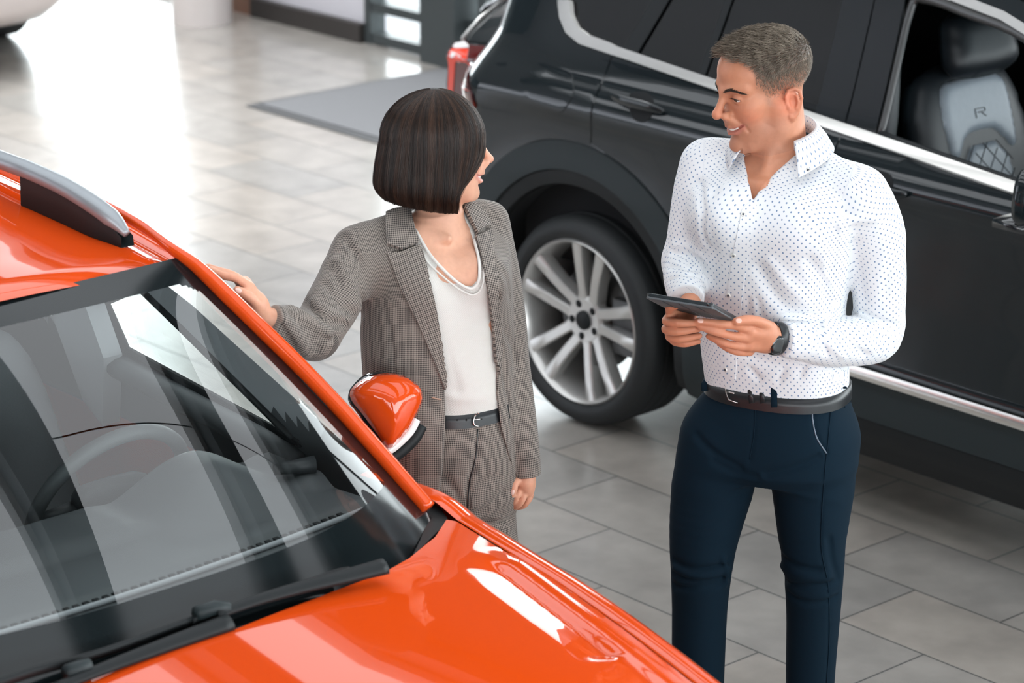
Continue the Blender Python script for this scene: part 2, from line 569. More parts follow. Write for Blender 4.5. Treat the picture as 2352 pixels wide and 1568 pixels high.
# white car in the far corner
wc = thing('white_car', 'white car cut off at the far corner beyond the bright floor', 'car', (-7.9, .8, 0))
def loft_plan(secs, n=96, e=4.0):
    V = []; F = []
    for cx_, cy_, z, hx, hy in secs:
        for t in np.linspace(0, 2 * math.pi, n, endpoint=False):
            c, s_ = math.cos(t), math.sin(t)
            V.append((cx_ + hx * np.sign(c) * abs(c) ** (2 / e), cy_ + hy * np.sign(s_) * abs(s_) ** (2 / e), z))
    for i in range(len(secs) - 1):
        for k in range(n):
            l = (k + 1) % n
            F.append([i * n + k, i * n + l, (i + 1) * n + l, (i + 1) * n + k])
    F.append(list(range(n))[::-1]); F.append([(len(secs) - 1) * n + k for k in range(n)])
    return np.array(V), F
WX, WY = -8.12, 1.07
MB().add(*loft_plan([(WX, WY, .26, 2.06, .80), (WX, WY, .34, 2.13, .88), (WX, WY, .50, 2.16, .90), (WX, WY, .66, 2.17, .91), (WX, WY, .80, 2.14, .90), (WX - .05, WY, .93, 2.04, .86), (WX - .3, WY, 1.0, 1.6, .80)])).build('car_body', M['white_paint'], wc)
MB().add(*loft_plan([(WX - .25, WY, .98, 1.50, .78), (WX - .3, WY, 1.3, 1.15, .64), (WX - .3, WY, 1.44, .95, .56)])).build('cabin', M['tinted'], wc)
for sx_ in (-1.3, 1.15):
    for sy_ in (-.66, .66):
        P = [(WX + sx_, WY + sy_ - .11, .33), (WX + sx_, WY + sy_ + .11, .33)]
        MB().tube(P, .33, 32).build('wheel', M['rubber'], wc, sharp=40)
# ------------------------------------------------------------------ dark SUV
_fz = pchip([.10, .18, .25, .31, .37, .44, .482, .53, .70, .88, .985, 1.05, 1.064, 1.10, 1.15, 1.20, 1.23, 1.65],
            [.02, -.015, -.055, -.080, -.086, -.086, -.098, -.080, -.076, -.084, -.094, -.104, -.100, -.080, -.045, -.018, -.004, .165])
SUV_YC = .80
WHX, WHZ = -.44, .346


def fs(P2):
    x, z = P2[:, 0], P2[:, 1]
    y = _fz(z)
    r = np.hypot(x - WHX, z - WHZ); r2 = np.hypot(x - 2.35, z - WHZ)
    lo = np.clip((1.0 - z) / .2, 0, 1)
    y = y - .016 * lo * (np.exp(-((r - .50) / .10) ** 2) + np.exp(-((r2 - .50) / .10) ** 2))
    y = y + 3.0 * np.clip(-.90 - x, 0, .35) ** 2 + .35 * np.clip(-.55 - x, 0, 1) ** 2 * np.clip((z - 1.0) / .2, 0, 1)
    y = y + .55 * np.clip(x - 2.2, 0, 2) ** 2
    return y


def s_surf(P2, off=0.0):
    P2 = np.asarray(P2, float)
    P = np.stack([P2[:, 0], fs(P2), P2[:, 1]], 1)
    return P + s_nrm(P2) * off if off else P


def s_nrm(P2, h=.002):
    P2 = np.asarray(P2, float)
    dx = (fs(P2 + [h, 0]) - fs(P2 - [h, 0])) / (2 * h)
    dz = (fs(P2 + [0, h]) - fs(P2 - [0, h])) / (2 * h)
    return unit(np.stack([dx, -np.ones_like(dx), dz], 1))


def sx2(px, py):
    r = ray(px, py)
    t = (np.linspace(-.35, .55, 1801) - CAM[1]) / r[1]
    Q = CAM + t[:, None] * r
    g = Q[:, 1] - fs(Q[:, [0, 2]])
    k = int(np.argmax(g > 0)) if (g > 0).any() else int(np.argmax(g))
    return (Q[k, 0], Q[k, 2])


def T(*pts): return [sx2(*p) for p in pts]


def arc(cx_, cz, r, a0, a1, n=40):
    t = np.radians(np.linspace(a0, a1, n))
    return [(cx_ + r * math.cos(a_), cz + r * math.sin(a_)) for a_ in t]


def puff(outline, org, ax, ay, an, tf, tb, wd, name, m, parent, step=.02):
    """cushion: 2-D outline in the frame (ax, ay), rounded to tf in front and tb behind"""
    org, ax, ay, an = (np.asarray(v, float) for v in (org, ax, ay, an))
    V2, F = flat_mesh(outline, (), step)
    d = np.clip(-poly_sd(V2, outline) / wd, 0, 1)
    b = np.sqrt(np.clip(1 - (1 - d) ** 2, 0, 1))
    base = org + np.outer(V2[:, 0], ax) + np.outer(V2[:, 1], ay)
    A = base + np.outer(b * tf, an); B = base - np.outer(b * tb, an)
    be = boundary_edges(F); bi = {i for e_ in be for i in e_}
    n = len(V2)
    mapb = [i if i in bi else n + i for i in range(n)]
    FF = F.tolist() + [[mapb[t[2]], mapb[t[1]], mapb[t[0]]] for t in F.tolist()]
    return mesh_obj(name, np.vstack([A, B]), FF, m, parent, True)


suv = thing('dark_suv', 'dark grey SUV behind the man with red tail lamp and silver window trim', 'car', (.8, SUV_YC, 0))

BEL = lambda x: 1.212 - .066 * (x + .2)          # belt line (lower edge of the bright strip)
# side frame with the tail of the car
arc_r = arc(WHX, WHZ, .597, 84, 178, 30)
edge_tail = [(-1.115, .36), (-1.13, .60), (-1.125, .90), (-1.10, 1.08)] + T((1064, 92), (1105, 45), (1150, -2)) + [(-.78, 1.47), (-.70, 1.555), (-.60, 1.61)]
roofl = [(-.3, 1.645), (.3, 1.655), (.85, 1.635), (1.25, 1.56), (1.62, 1.38), (1.98, 1.16), (2.02, 1.075)]
dlo_low = T((1283, 0), (1287, 40), (1302, 76), (1332, 101), (1380, 117), (1404, 127))
dlo_top = [(2.0, 1.06), (1.90, 1.115), (1.60, 1.335), (1.25, 1.49), (1.05, 1.545), (.85, 1.572), (.3, 1.59), (-.25, 1.578), (-.46, 1.54), (-.585, 1.47), (-.625, 1.41)]
door_edge = T((1404, 127), (1378, 195), (1356, 265), (1355, 330), (1366, 385))
side = edge_tail + roofl + dlo_top + dlo_low + door_edge[1:] + arc_r[::1]
side = edge_tail + roofl + dlo_top + dlo_low + door_edge[1:-1] + [p for p in arc(WHX, WHZ, .597, 78, 182, 34)] 
side_panel = shell(side, s_surf, s_nrm, 'rear_quarter_panel', M['grey_paint'], suv, step=.022)
# doors
gap = .0035
xd0 = np.array(door_edge)[:, 0]; zd0 = np.array(door_edge)[:, 1]
arcd = [p for p in arc(WHX, WHZ, .600, -2, 76, 30) if p[1] > .505]
bx, bx2 = .622, 1.74
rd = [(p[0] + 2 * gap, p[1]) for p in door_edge[:-1]][::-1]
rear_door = arcd[:1] + [(bx - gap, .505), (bx - gap + .005, 1.0), (bx - gap + .002, BEL(bx) - .004)] + [(x_, BEL(x_) - .004) for x_ in np.linspace(.5, -.30, 8)] + rd[::-1] + arcd[::-1][:-1]
shell(rear_door, s_surf, s_nrm, 'rear_door', M['grey_paint'], suv, step=.022)
front_door = [(bx + gap, .505), (bx2, .505), (bx2 + .06, .8), (bx2 + .08, BEL(bx2) - .01)] + [(x_, BEL(x_) - .004) for x_ in np.linspace(1.7, .7, 8)] + [(bx + gap, BEL(bx) - .004), (bx + gap + .005, 1.0)]
shell(front_door, s_surf, s_nrm, 'front_door', M['grey_paint'], suv, step=.022)
fender = [(bx2 + .01, .42)] + [p for p in arc(2.35, WHZ, .597, 172, 0, 40)] + [(2.98, .5), (2.97, .78), (2.85, .93), (2.3, 1.03), (bx2 + .09, 1.075), (bx2 + .07, .8)]
shell(fender, s_surf, s_nrm, 'front_fender', M['grey_paint'], suv, step=.03)
# lower cladding, bright strip, sill
for nm, z0, z1, mm_, off in (('door_cladding', .345, .468, M['clad'], .004), ('sill', .205, .34, M['black_sat'], .0)):
    for s0, s1 in ((.125, bx - gap), (bx + gap, 1.80)):
        if nm == 'sill':
            if s0 > .5: continue
            s1 = 1.80
        shell([(s0, z0), (s1, z0), (s1, z1), (s0, z1)], lambda P, o=off: s_surf(P, o), s_nrm, nm, mm_, suv, step=.022, thick=.05)
for s0, s1 in ((.13, bx - gap), (bx + gap, 1.80)):
    shell([(s0, .472), (s1, .472), (s1, .499), (s0, .499)], lambda P: s_surf(P, .010), s_nrm, 'door_trim_strip', M['chrome'], suv, step=.012, thick=.02)


def ring(cx_, r0, r1, a0, a1, name, m, off, step=.02, parent=None):
    out = arc(cx_, WHZ, r1, a0, a1, 60) + arc(cx_, WHZ, r0, a1, a0, 60)
    return shell(out, lambda P: s_surf(P, off), s_nrm, name, m, parent or suv, step=step, thick=.05)


for cx_ in (WHX, 2.35):
    a_ = ring(cx_, .502, .594, -14, 192, 'wheel_arch_trim', M['clad'], .006)
    ring(cx_, .452, .498, -14, 192, 'wheel_arch_lip', M['black_sat'], -.004, .016)
    # liner
    t = np.radians(np.linspace(-10, 190, 50))
    V = []; 
    for y_ in (-.055, .30):
        V += [(cx_ + .452 * math.cos(q), y_, WHZ + .452 * math.sin(q)) for q in t]
    V += [(cx_, .30, WHZ + .05)]
    F = [[i, i + 1, 51 + i, 50 + i] for i in range(49)] + [[50 + i, 51 + i, 100] for i in range(49)]
    mesh_obj('wheel_arch_liner', V, F, M['void'], suv)

# tail lamp
lamp = T((1031, 215), (1029, 190), (1033, 150), (1038, 112), (1046, 101), (1072, 96), (1081, 106), (1085, 150), (1086, 216), (1094, 246), (1060, 262), (1036, 250))
L0 = shell(lamp, lambda P: s_surf(P, .008), s_nrm, 'tail_lamp', M['dark_lens'], suv, step=.012, thick=.03)
for nm, pts, mm_ in (('lamp_red_field', ((1034, 213), (1036, 150), (1042, 116), (1079, 116), (1083, 150), (1084, 208), (1070, 205), (1066, 140), (1050, 140), (1045, 212)), M['red_lens']),
                     ('lamp_clear_cap', ((1043, 112), (1049, 103), (1071, 99), (1079, 107), (1079, 113), (1050, 115)), M['white_lens']),
                     ('lamp_glint', ((1038, 131), (1040, 122), (1062, 133), (1061, 142)), M['white_lens'])):  # the slanting white patch is a highlight modelled onto the lens
    o = shell(T(*pts), lambda P: s_surf(P, .0115), s_nrm, nm, mm_, None, step=.01, thick=.004)
    attach(o, L0)
# fuel flap: raised rounded panel within a dark gap
flap = T((1205, 150), (1212, 125), (1228, 117), (1300, 150), (1314, 170), (1317, 215), (1300, 245), (1280, 257), (1215, 230), (1199, 215), (1197, 180))
flap = resample(spline(np.array(flap), 6, True), .012)
shell([(p[0] + (p[0] - flap[:, 0].mean()) * .018, p[1] + (p[1] - flap[:, 1].mean()) * .018) for p in flap], lambda P: s_surf(P, .0006), s_nrm, 'fuel_flap_gap', M['void'], suv, step=.02, thick=.004)
shell(flap, lambda P: s_surf(P, .0022), s_nrm, 'fuel_flap', M['grey_paint'], suv, step=.02, thick=.006, edge=.003)

# side glass with its bright surround
low = [(x_, BEL(x_)) for x_ in np.linspace(-.36, 1.93, 30)]
inner_low = np.array(T((1310, 0), (1314, 35), (1328, 62), (1352, 80), (1400, 97)))
bright_out = dlo_low[:-1] + low
bo = spline(np.array(bright_out), 4); 
strip_top = [(p[0], p[1] + .026) for p in low][::-1]
strip = bright_out + strip_top + [tuple(p) for p in inner_low[::-1]]
shell(strip, lambda P: s_surf(P, .006), s_nrm, 'window_bright_strip', M['chrome'], suv, step=.012, thick=.02)
tops = [(2.0, 1.075), (1.90, 1.128), (1.60, 1.345), (1.25, 1.50), (1.05, 1.555), (.85, 1.582), (.3, 1.60), (-.25, 1.588), (-.46, 1.55), (-.60, 1.47), (-.635, 1.40)]
tin = [(p[0], p[1] - .024) for p in tops]
tin[-1] = (-.60, 1.40); tin[-2] = (-.572, 1.455)
shell(tops + tin[::-1] + [], lambda P: s_surf(P, .006), s_nrm, 'window_bright_strip', M['chrome'], suv, step=.012, thick=.02)


def gl(pts, name, m, off=-.012, step=.03, thick=.004):
    return shell(pts, lambda P: s_surf(P, off), s_nrm, name, m, suv, step=step, thick=thick, edge=.001)


top = lambda x: np.interp(x, [-.60, -.572, -.46, -.25, .3, .85, 1.05, 1.25, 1.6, 1.9], [1.37, 1.43, 1.526, 1.562, 1.575, 1.555, 1.53, 1.475, 1.32, 1.10])
bl = lambda x: BEL(x) + .026
def between(x0, x1, lean0, lean1, inset=0.0):
    n = 8
    lo_ = [(x_, bl(x_)) for x_ in np.linspace(x0, x1, n)]
    hi_ = [(x_, top(x_) + .006) for x_ in np.linspace(x1 + lean1, x0 + lean0, n)]
    return lo_ + hi_
q_glass = [tuple(p) for p in inner_low[:-1]] + [(-.40, bl(-.40)), (-.325, bl(-.325)), (-.20, top(-.2) + .006), (-.30, top(-.3)), (-.46, top(-.46)), (-.572, 1.43), (-.598, 1.37)]
gl(q_glass, 'quarter_glass', M['tinted'])
gl([(-.335, bl(-.335)), (-.27, bl(-.27)), (-.14, top(-.14) + .01), (-.205, top(-.205) + .01)], 'window_pillar', M['black_sat'], -.004)
gl([(-.27, bl(-.27)), (.005, bl(0)), (.035, top(.03) + .01), (-.14, top(-.14) + .01)], 'rear_door_glass', M['tinted'])
gl([(.003, bl(0)), (.030, bl(.03)), (.060, top(.06) + .01), (.033, top(.03) + .01)], 'window_divider', M['black_sat'], -.006)
gl([(.028, bl(.03)), (.50, bl(.5)), (.47, top(.47) + .01), (.058, top(.058) + .01)], 'rear_door_glass', M['tinted'])
gl([(.50, bl(.5)), (.617, bl(.617)), (.583, top(.58) + .01), (.468, top(.468) + .01)], 'pillar_trim', M['black_gloss'], -.002)
gl([(.623, bl(.623)), (.735, bl(.735)), (.695, top(.70) + .01), (.589, top(.58) + .01)], 'pillar_trim', M['black_gloss'], -.002)
# window opening of the front door: channel and edge rubber
def onS(L, off): 
    return s_surf(np.array(L), off)
chan = spline(np.array([(.742, bl(.742)), (.725, 1.35), (.715, 1.50), (.74, top(.74) - .012), (.9, top(.9) - .012), (1.25, top(1.25) - .014), (1.88, 1.12)]), 8)
MB().tube(onS(chan, -.018), np.array([.016, .010]), 8, flat=(1, 0, .3)).build('window_channel', M['silver_dark'], suv)
sealL = np.array([(x_, bl(x_) + .002) for x_ in np.linspace(.745, 1.9, 14)])
MB().tube(onS(sealL, -.016), np.array([.014, .012]), 8).build('window_seal', M['black_sat'], suv)
# black band under the glass line at the B-pillar joint, door handles
for pts, cup in ((((1404, 221), (1440, 237), (1490, 250), (1528, 259)), ((1444, 224), (1452, 213), (1478, 210), (1496, 219), (1502, 240), (1496, 268), (1478, 281), (1458, 275), (1447, 255))),
                 (((1975, 405), (2010, 424), (2055, 440), (2088, 446)), ((2004, 398), (2020, 392), (2044, 400), (2052, 420), (2046, 446), (2028, 455), (2010, 446)))):
    cupL = resample(spline(np.array(T(*cup)), 6, True), .008)
    shell(cupL, lambda P: s_surf(P, .0015), s_nrm, 'handle_recess_shade', M['void'], suv, step=.012, thick=.004)  # near-black sheet laid on the door as the shade of the cup
    hb = spline(np.array(T(*pts)), 8)
    P = onS(hb, .0) ; N = s_nrm(hb); n_ = len(P)
    lift = .024 * np.sin(np.linspace(.12, math.pi - .12, n_)) ** .6
    w_ = .004 + .0135 * np.sin(np.linspace(.10, math.pi - .10, n_)) ** .5
    MB().tube(P + N * lift[:, None], np.stack([w_, w_ * .62], 1), 12, flat=(0, -.2, 1)).build('door_handle', M['grey_paint'], suv)
# crease highlight comes from the shape itself; roof, tail, bonnet
def strip_surface(rows, name, m, sharp=None):
    rows = [np.asarray(r_, float) for r_ in rows]; n = len(rows[0])
    V = np.vstack(rows); F = []
    for i in range(len(rows) - 1):
        for k in range(n - 1):
            F.append([i * n + k, i * n + k + 1, (i + 1) * n + k + 1, (i + 1) * n + k])
    return mesh_obj(name, V, F, m, suv, True, sharp=sharp)
mir = lambda P: np.asarray(P, float) * [1, -1, 1] + [0, 2 * SUV_YC, 0]
rl = spline(np.array([(-.60, 1.61)] + roofl[:-2]), 5)
ed = onS(rl, .0)
rows = []
for s_ in np.linspace(0, 1, 15):
    y_ = ed[:, 1] * (1 - s_) + (2 * SUV_YC - ed[:, 1]) * s_
    rows.append(np.stack([ed[:, 0], y_, ed[:, 2] + .055 * (1 - (2 * s_ - 1) ** 2)], 1))
k = int(len(ed) * .66)
strip_surface([r_[:k + 1] for r_ in rows], 'roof', M['grey_paint'])
strip_surface([r_[k:] for r_ in rows], 'windscreen', M['tinted'])
tl = onS(spline(np.array(edge_tail), 4), .0)
rows = []
for s_ in np.linspace(0, 1, 15):
    y_ = tl[:, 1] * (1 - s_) + (2 * SUV_YC - tl[:, 1]) * s_
    rows.append(np.stack([tl[:, 0] - .10 * (1 - (2 * s_ - 1) ** 4), y_, tl[:, 2]], 1))
strip_surface(rows, 'tailgate', M['grey_paint'])
MB().tube(onS(np.array(T((1064, 92), (1105, 45), (1150, -2)) + [(-.78, 1.47), (-.70, 1.555)]), .004), np.array([.012, .008]), 8).build('tailgate_spoiler_edge', M['silver'], suv)
bon = onS(spline(np.array([(1.98, 1.085), (2.3, 1.03), (2.85, .93), (2.97, .78)]), 5), .0)
strip_surface([np.stack([bon[:, 0] + .1 * (1 - (2 * s_ - 1) ** 2), bon[:, 1] * (1 - s_) + (2 * SUV_YC - bon[:, 1]) * s_, bon[:, 2] + .05 * (1 - (2 * s_ - 1) ** 2)], 1) for s_ in np.linspace(0, 1, 13)], 'bonnet', M['grey_paint'])
fr_ = onS(np.array([(2.97, .78), (2.985, .5), (2.97, .30)]), 0)
strip_surface([np.stack([fr_[:, 0] + .12 * (1 - (2 * s_ - 1) ** 4), fr_[:, 1] * (1 - s_) + (2 * SUV_YC - fr_[:, 1]) * s_, fr_[:, 2]], 1) for s_ in np.linspace(0, 1, 13)], 'front_bumper', M['grey_paint'])
# far flank (mirrored outline) and underbody
V2, F = flat_mesh(side, (), .05)
mesh_obj('far_flank', mir(s_surf(V2)), F[:, ::-1], M['grey_paint'], suv)
fl = [(WHX + .6, .22), (1.75, .22), (1.75, 1.07)] + [(x_, BEL(x_)) for x_ in np.linspace(1.6, -.3, 6)] + [(WHX + .05, .95)] + arc(WHX, WHZ, .60, 80, 10, 12)
V2, F = flat_mesh(fl, (), .06)
mesh_obj('far_doors', mir(s_surf(V2)), F[:, ::-1], M['grey_paint'], suv)
MB().box((-1.0, .10, .20), (2.9, 1.5, .30)).box((-.02, -.02, .22), (1.85, 1.62, .32)).box((-1.05, .05, .34), (-.90, 1.55, .55)).build('underbody', M['void'], suv, smooth=False)
# cabin
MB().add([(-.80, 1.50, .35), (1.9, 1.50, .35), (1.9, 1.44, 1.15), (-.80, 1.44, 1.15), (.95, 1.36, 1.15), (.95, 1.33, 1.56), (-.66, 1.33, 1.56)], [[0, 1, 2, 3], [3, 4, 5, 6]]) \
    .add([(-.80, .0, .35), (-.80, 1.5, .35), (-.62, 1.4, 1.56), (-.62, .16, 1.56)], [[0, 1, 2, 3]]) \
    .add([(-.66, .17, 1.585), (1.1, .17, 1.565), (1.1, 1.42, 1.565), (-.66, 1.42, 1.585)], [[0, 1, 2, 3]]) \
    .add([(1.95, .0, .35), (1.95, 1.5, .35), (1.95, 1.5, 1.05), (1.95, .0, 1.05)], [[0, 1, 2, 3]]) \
    .add([(-.8, .02, .5), (1.9, .02, .5), (1.9, .0, 1.10), (-.8, .03, 1.19)], [[0, 1, 2, 3]]).build('cabin_dark_box', M['void'], suv, smooth=False)  # box of near-black sheets, put in so the windows look dark
MB().add(*tube([(.62, .07, .5), (.66, .09, 1.2), (.60, .17, 1.55)], np.array([.05, .04]), 10)).build('pillar_lining', M['dash_dark'], suv)
# ------------------------------------------------------------------ SUV wheels, seat, mirror
def lathe(prof, c, n=72):
    """profile (radius, depth) turned about the axle (Y)"""
    V = []; F = []
    for r, d in prof:
        for t in np.linspace(0, 2 * math.pi, n, endpoint=False):
            V.append((c[0] + r * math.cos(t), c[1] + d, c[2] + r * math.sin(t)))
    m = len(prof)
    for i in range(m - 1):
        for k in range(n):
            l = (k + 1) % n
            F.append([i * n + k, (i + 1) * n + k, (i + 1) * n + l, i * n + l])
    return np.array(V), F


def suv_wheel(c, parent, rot=80.0, side=1):
    c = np.array(c, float)
    y0 = 0.0
    prof = [(.268, .012), (.276, -.006), (.284, -.016), (.300, -.020), (.318, -.017), (.332, -.006), (.341, .012)]
    for k in range(4):
        d = .022 + k * .046
        prof += [(.346, d), (.346, d + .036), (.339, d + .039), (.339, d + .043)]
    prof += [(.346, .205), (.340, .222), (.325, .235), (.29, .24), (.268, .225)]
    ty = MB().add(*lathe(prof, c, 96)).build('wheel', M['rubber'], parent, sharp=40)
    barrel = lathe([(.274, -.004), (.268, -.010), (.262, -.004), (.256, .012), (.250, .03), (.235, .20), (.262, .23)], c, 96)
    attach(MB().add(*barrel).build('rim_barrel', M['silver'], None, sharp=60), ty)
    sp = MB()
    for k in range(5):
        for s_ in (-1, 1):
            am = R_(rot + 72 * k)
            e = np.array([math.cos(am), 0, math.sin(am)]); tt = np.array([-math.sin(am), 0, math.cos(am)])
            rad = np.array([.045, .085, .13, .18, .225, .262])
            off = s_ * np.array([.021, .026, .033, .042, .051, .058])
            hw = np.array([.022, .018, .018, .019, .021, .024])
            dep = np.array([.030, .026, .016, .008, .002, -.002])
            V = []; F = []
            for r, o_, h, d in zip(rad, off, hw, dep):
                ctr = c + e * r + tt * o_ + np.array([0, d, 0])
                V += [ctr - tt * h + np.array([0, .004, 0]), ctr - tt * h * .72 , ctr + tt * h * .72, ctr + tt * h + np.array([0, .004, 0]),
                      ctr + tt * h * .8 + np.array([0, .05, 0]), ctr - tt * h * .8 + np.array([0, .05, 0])]
            n = len(rad)
            for i in range(n - 1):
                for q in range(6):
                    q2 = (q + 1) % 6
                    F.append([i * 6 + q, i * 6 + q2, i * 6 + 6 + q2, i * 6 + 6 + q])
            F += [list(range(6))[::-1], [(n - 1) * 6 + q for q in range(6)]]
            sp.add(V, F)
    sp.add(*lathe([(.0, .028), (.040, .028), (.070, .026), (.082, .034), (.080, .07), (.0, .07)], c, 48))
    attach(sp.build('rim_spokes', M['silver'], None, sharp=35), ty)
    cp = MB().add(*lathe([(.0, .016), (.026, .016), (.031, .020), (.032, .032)], c, 40))
    attach(cp.build('centre_cap', M['black_sat'], None, sharp=50), ty)
    for k in range(5):
        am = R_(rot + 36 + 72 * k)
        q = c + np.array([.056 * math.cos(am), .0, .056 * math.sin(am)])
        attach(MB().add(*lathe([(.0, .0262), (.0125, .0258), (.0125, .05)], q, 16)).build('bolt_hole', M['void'], None), ty)
    attach(MB().add(*lathe([(.03, .085), (.165, .085), (.17, .09), (.17, .10), (.03, .10)], c, 60)).box(c + [.10, .06, -.09], c + [.19, .13, .09]).build('brake_disc', M['silver_dark'], None, sharp=40), ty)
    return ty


suv_wheel((WHX, -.078, WHZ), suv, 80)
suv_wheel((2.35, -.078, WHZ), suv, 40)
for x_ in (WHX, 2.35):
    MB().add(*lathe([(.0, .0), (.24, .0), (.33, .0), (.346, .02), (.346, .2), (.31, .23), (.0, .23)], (x_, 1.45, WHZ), 48)).build('wheel', M['rubber'], suv, sharp=40)

# front passenger seat behind the open window
yc = .45
def seat_frame(px, py, y): 
    q = at_y(px, py, y); return q
sx0, sz0 = at_y(2235, 262, yc)[[0, 2]]
lean = R_(18)
sa = np.array([0, 1.0, 0]); sb = np.array([-math.sin(lean), 0, math.cos(lean)]); sn = np.array([math.cos(lean), 0, math.sin(lean)])
so = np.array([sx0, yc, sz0])
seat = puff(resample(spline(np.array([(-.25, -.62), (-.26, -.15), (-.225, .08), (-.13, .155), (.13, .155), (.225, .08), (.26, -.15), (.25, -.62)]), 5, True), .03),
            so - sn * .03, sa, sb, sn, .045, .09, .10, 'front_seat', M['leather_dk'], suv, .025)
attach(puff(resample(spline(np.array([(-.155, -.10), (-.155, .06), (-.10, .112), (.10, .112), (.155, .06), (.155, -.10), (.12, -.125), (.06, -.062), (-.06, -.062), (-.12, -.125)]), 4, True), .02),
            so + sn * .006, sa, sb, sn, .022, .02, .03, 'seat_back_panel', M['leather'], None, .015), seat)
qp = MB()
attach(puff([(-.145, -.60), (-.115, -.14), (-.055, -.078), (.055, -.078), (.115, -.14), (.145, -.60)], so + sn * .004, sa, sb, sn, .02, .02, .03, 'seat_quilted_panel', M['leather'], None, .015), seat)
for k in range(-5, 8):
    for s_ in (-1, 1):
        pts = [(u, -.10 - .07 * k + s_ * u * 1.15) for u in np.linspace(-.11, .11, 12)]
        pts = [(u, v) for u, v in pts if -.42 < v < -.085 - max(0, abs(u) - .05) * 1.0]
        if len(pts) > 2:
            qp.tube([so + sn * .0245 + sa * u + sb * v for u, v in pts], .0016, 5)
attach(qp.build('seat_stitching', M['leather_dk'], None), seat)
em = MB()
def emb(pts): em.tube([so + sn * .0292 + sa * u * .7 + sb * v * .7 for u, v in pts], .0016, 6)
emb([(-.030, -.018), (-.030, .020), (.030, .020), (.034, .012), (.030, .004), (-.016, .004)]); emb([(.004, .004), (.034, -.018)])
attach(em.build('seat_emblem', M['dash'], None), seat)
hx, hz_ = at_y(2245, 98, yc)[[0, 2]]
ho = np.array([hx, yc, hz_])
hr = puff(resample(spline(np.array([(-.135, -.085), (-.14, .05), (-.10, .095), (.10, .095), (.14, .05), (.135, -.085)]), 5, True), .02), ho, sa, sb, sn, .05, .05, .07, 'headrest', M['leather_dk'], None, .02)
attach(hr, seat)
for u_ in (-.06, .06): attach(MB().tube([ho - sb * .07 + sa * u_, so + sb * .12 + sa * u_ - sn * .03], .007, 8).build('headrest_post', M['chrome'], None), seat)
attach(puff(resample(spline(np.array([(-.25, .0), (-.25, .45), (.25, .45), (.25, .0)]), 5, True), .03), so - sb * .62 + sn * .06, sa, sn, sb, .07, .08, .08, 'seat_cushion', M['leather_dk'], None, .03), seat)
# second seat
yc2 = 1.12
o2 = so + [0, yc2 - yc, 0]
s2 = puff(resample(spline(np.array([(-.25, -.62), (-.26, -.15), (-.225, .08), (-.13, .155), (.13, .155), (.225, .08), (.26, -.15), (.25, -.62)]), 5, True), .03), o2, sa, sb, sn, .04, .09, .10, 'driver_seat', M['leather_dk'], suv, .03)
attach(puff(resample(spline(np.array([(-.135, -.085), (-.14, .05), (-.10, .095), (.10, .095), (.14, .05), (.135, -.085)]), 5, True), .02), ho + [0, yc2 - yc, 0], sa, sb, sn, .05, .05, .07, 'headrest', M['leather_dk'], None, .03), s2)

# door mirror, cut by the frame
mo = np.array([1.475, -.235, 1.185])
mv = puff(resample(spline(np.array([(-.12, -.075), (-.125, .03), (-.08, .075), (.07, .085), (.12, .03), (.10, -.07)]), 5, True), .015), mo, (.25, -.97, 0), (0, 0, 1), (.97, .25, 0), .075, .03, .07, 'door_mirror', M['grey_paint'], suv, .012)
attach(MB().tube([mo + [-.01, .10, -.05], (1.50, -.06, 1.10)], np.array([.03, .018]), 10).build('mirror_foot', M['black_sat'], None), mv)
attach(MB().box(mo + [-.06, -.10, -.085], mo + [.04, .11, -.062]).build('mirror_lower_trim', M['black_gloss'], None), mv)
# ------------------------------------------------------------------ orange car
OY = -3.35
oc = thing('orange_car', 'glossy orange car with the woman resting her hand on its windscreen pillar', 'car', (1.0, OY, 0))
m_frit = principled('black glass border', (.006, .009, .010), .10, 0, 0, spec=.28, noise=.05)


def cross(px, py, g, t0=3.5, t1=9.0):
    r = ray(px, py); t = np.linspace(t0, t1, 3001); Q = CAM + t[:, None] * r
    v = g(Q); k = int(np.argmax(v < 0)) if (v < 0).any() else int(np.argmin(np.abs(v)))
    if k: 
        a_, b_ = v[k - 1], v[k]
        if a_ > 0 > b_: return Q[k - 1] + (Q[k] - Q[k - 1]) * a_ / (a_ - b_)
    return Q[k]


# --- windscreen
edge_px = [(1035, 1236), (1000, 1196), (972, 1166), (920, 1116), (855, 1044), (780, 957), (723, 911), (617, 788), (527, 707), (470, 645), (412, 590)]
_E = np.array([on_plane(px, py, (1, 0, 1.073), 2.975) for px, py in edge_px])
_Ev = (_E[:, 2] - 1.035) / (_E[-1, 2] - 1.035)
_Ec = [np.polyfit(_Ev, _E[:, k], 4) for k in range(3)]
_Ef = [lambda v, c=c: np.polyval(c, np.clip(v, _Ev[0], 1)) for c in _Ec]


def ws(u, v):
    u = np.asarray(u, float); v = np.asarray(v, float)
    ex, ey, ez = (f_(v) for f_ in _Ef)
    lo_ = np.clip(_Ev[0] - v, 0, 1)
    ex = ex + lo_ * .5; ez = ez - lo_ * .47
    cx_ = 2.10 - .722 * v + .022 * 4 * v * (1 - v)
    cz_ = 1.035 + .466 * v + .028 * 4 * v * (1 - v)
    k = np.abs(u) ** 3
    return np.stack([cx_ + (ex - cx_) * k, OY + (ey - OY) * u, cz_ + (ez - cz_) * k], -1)


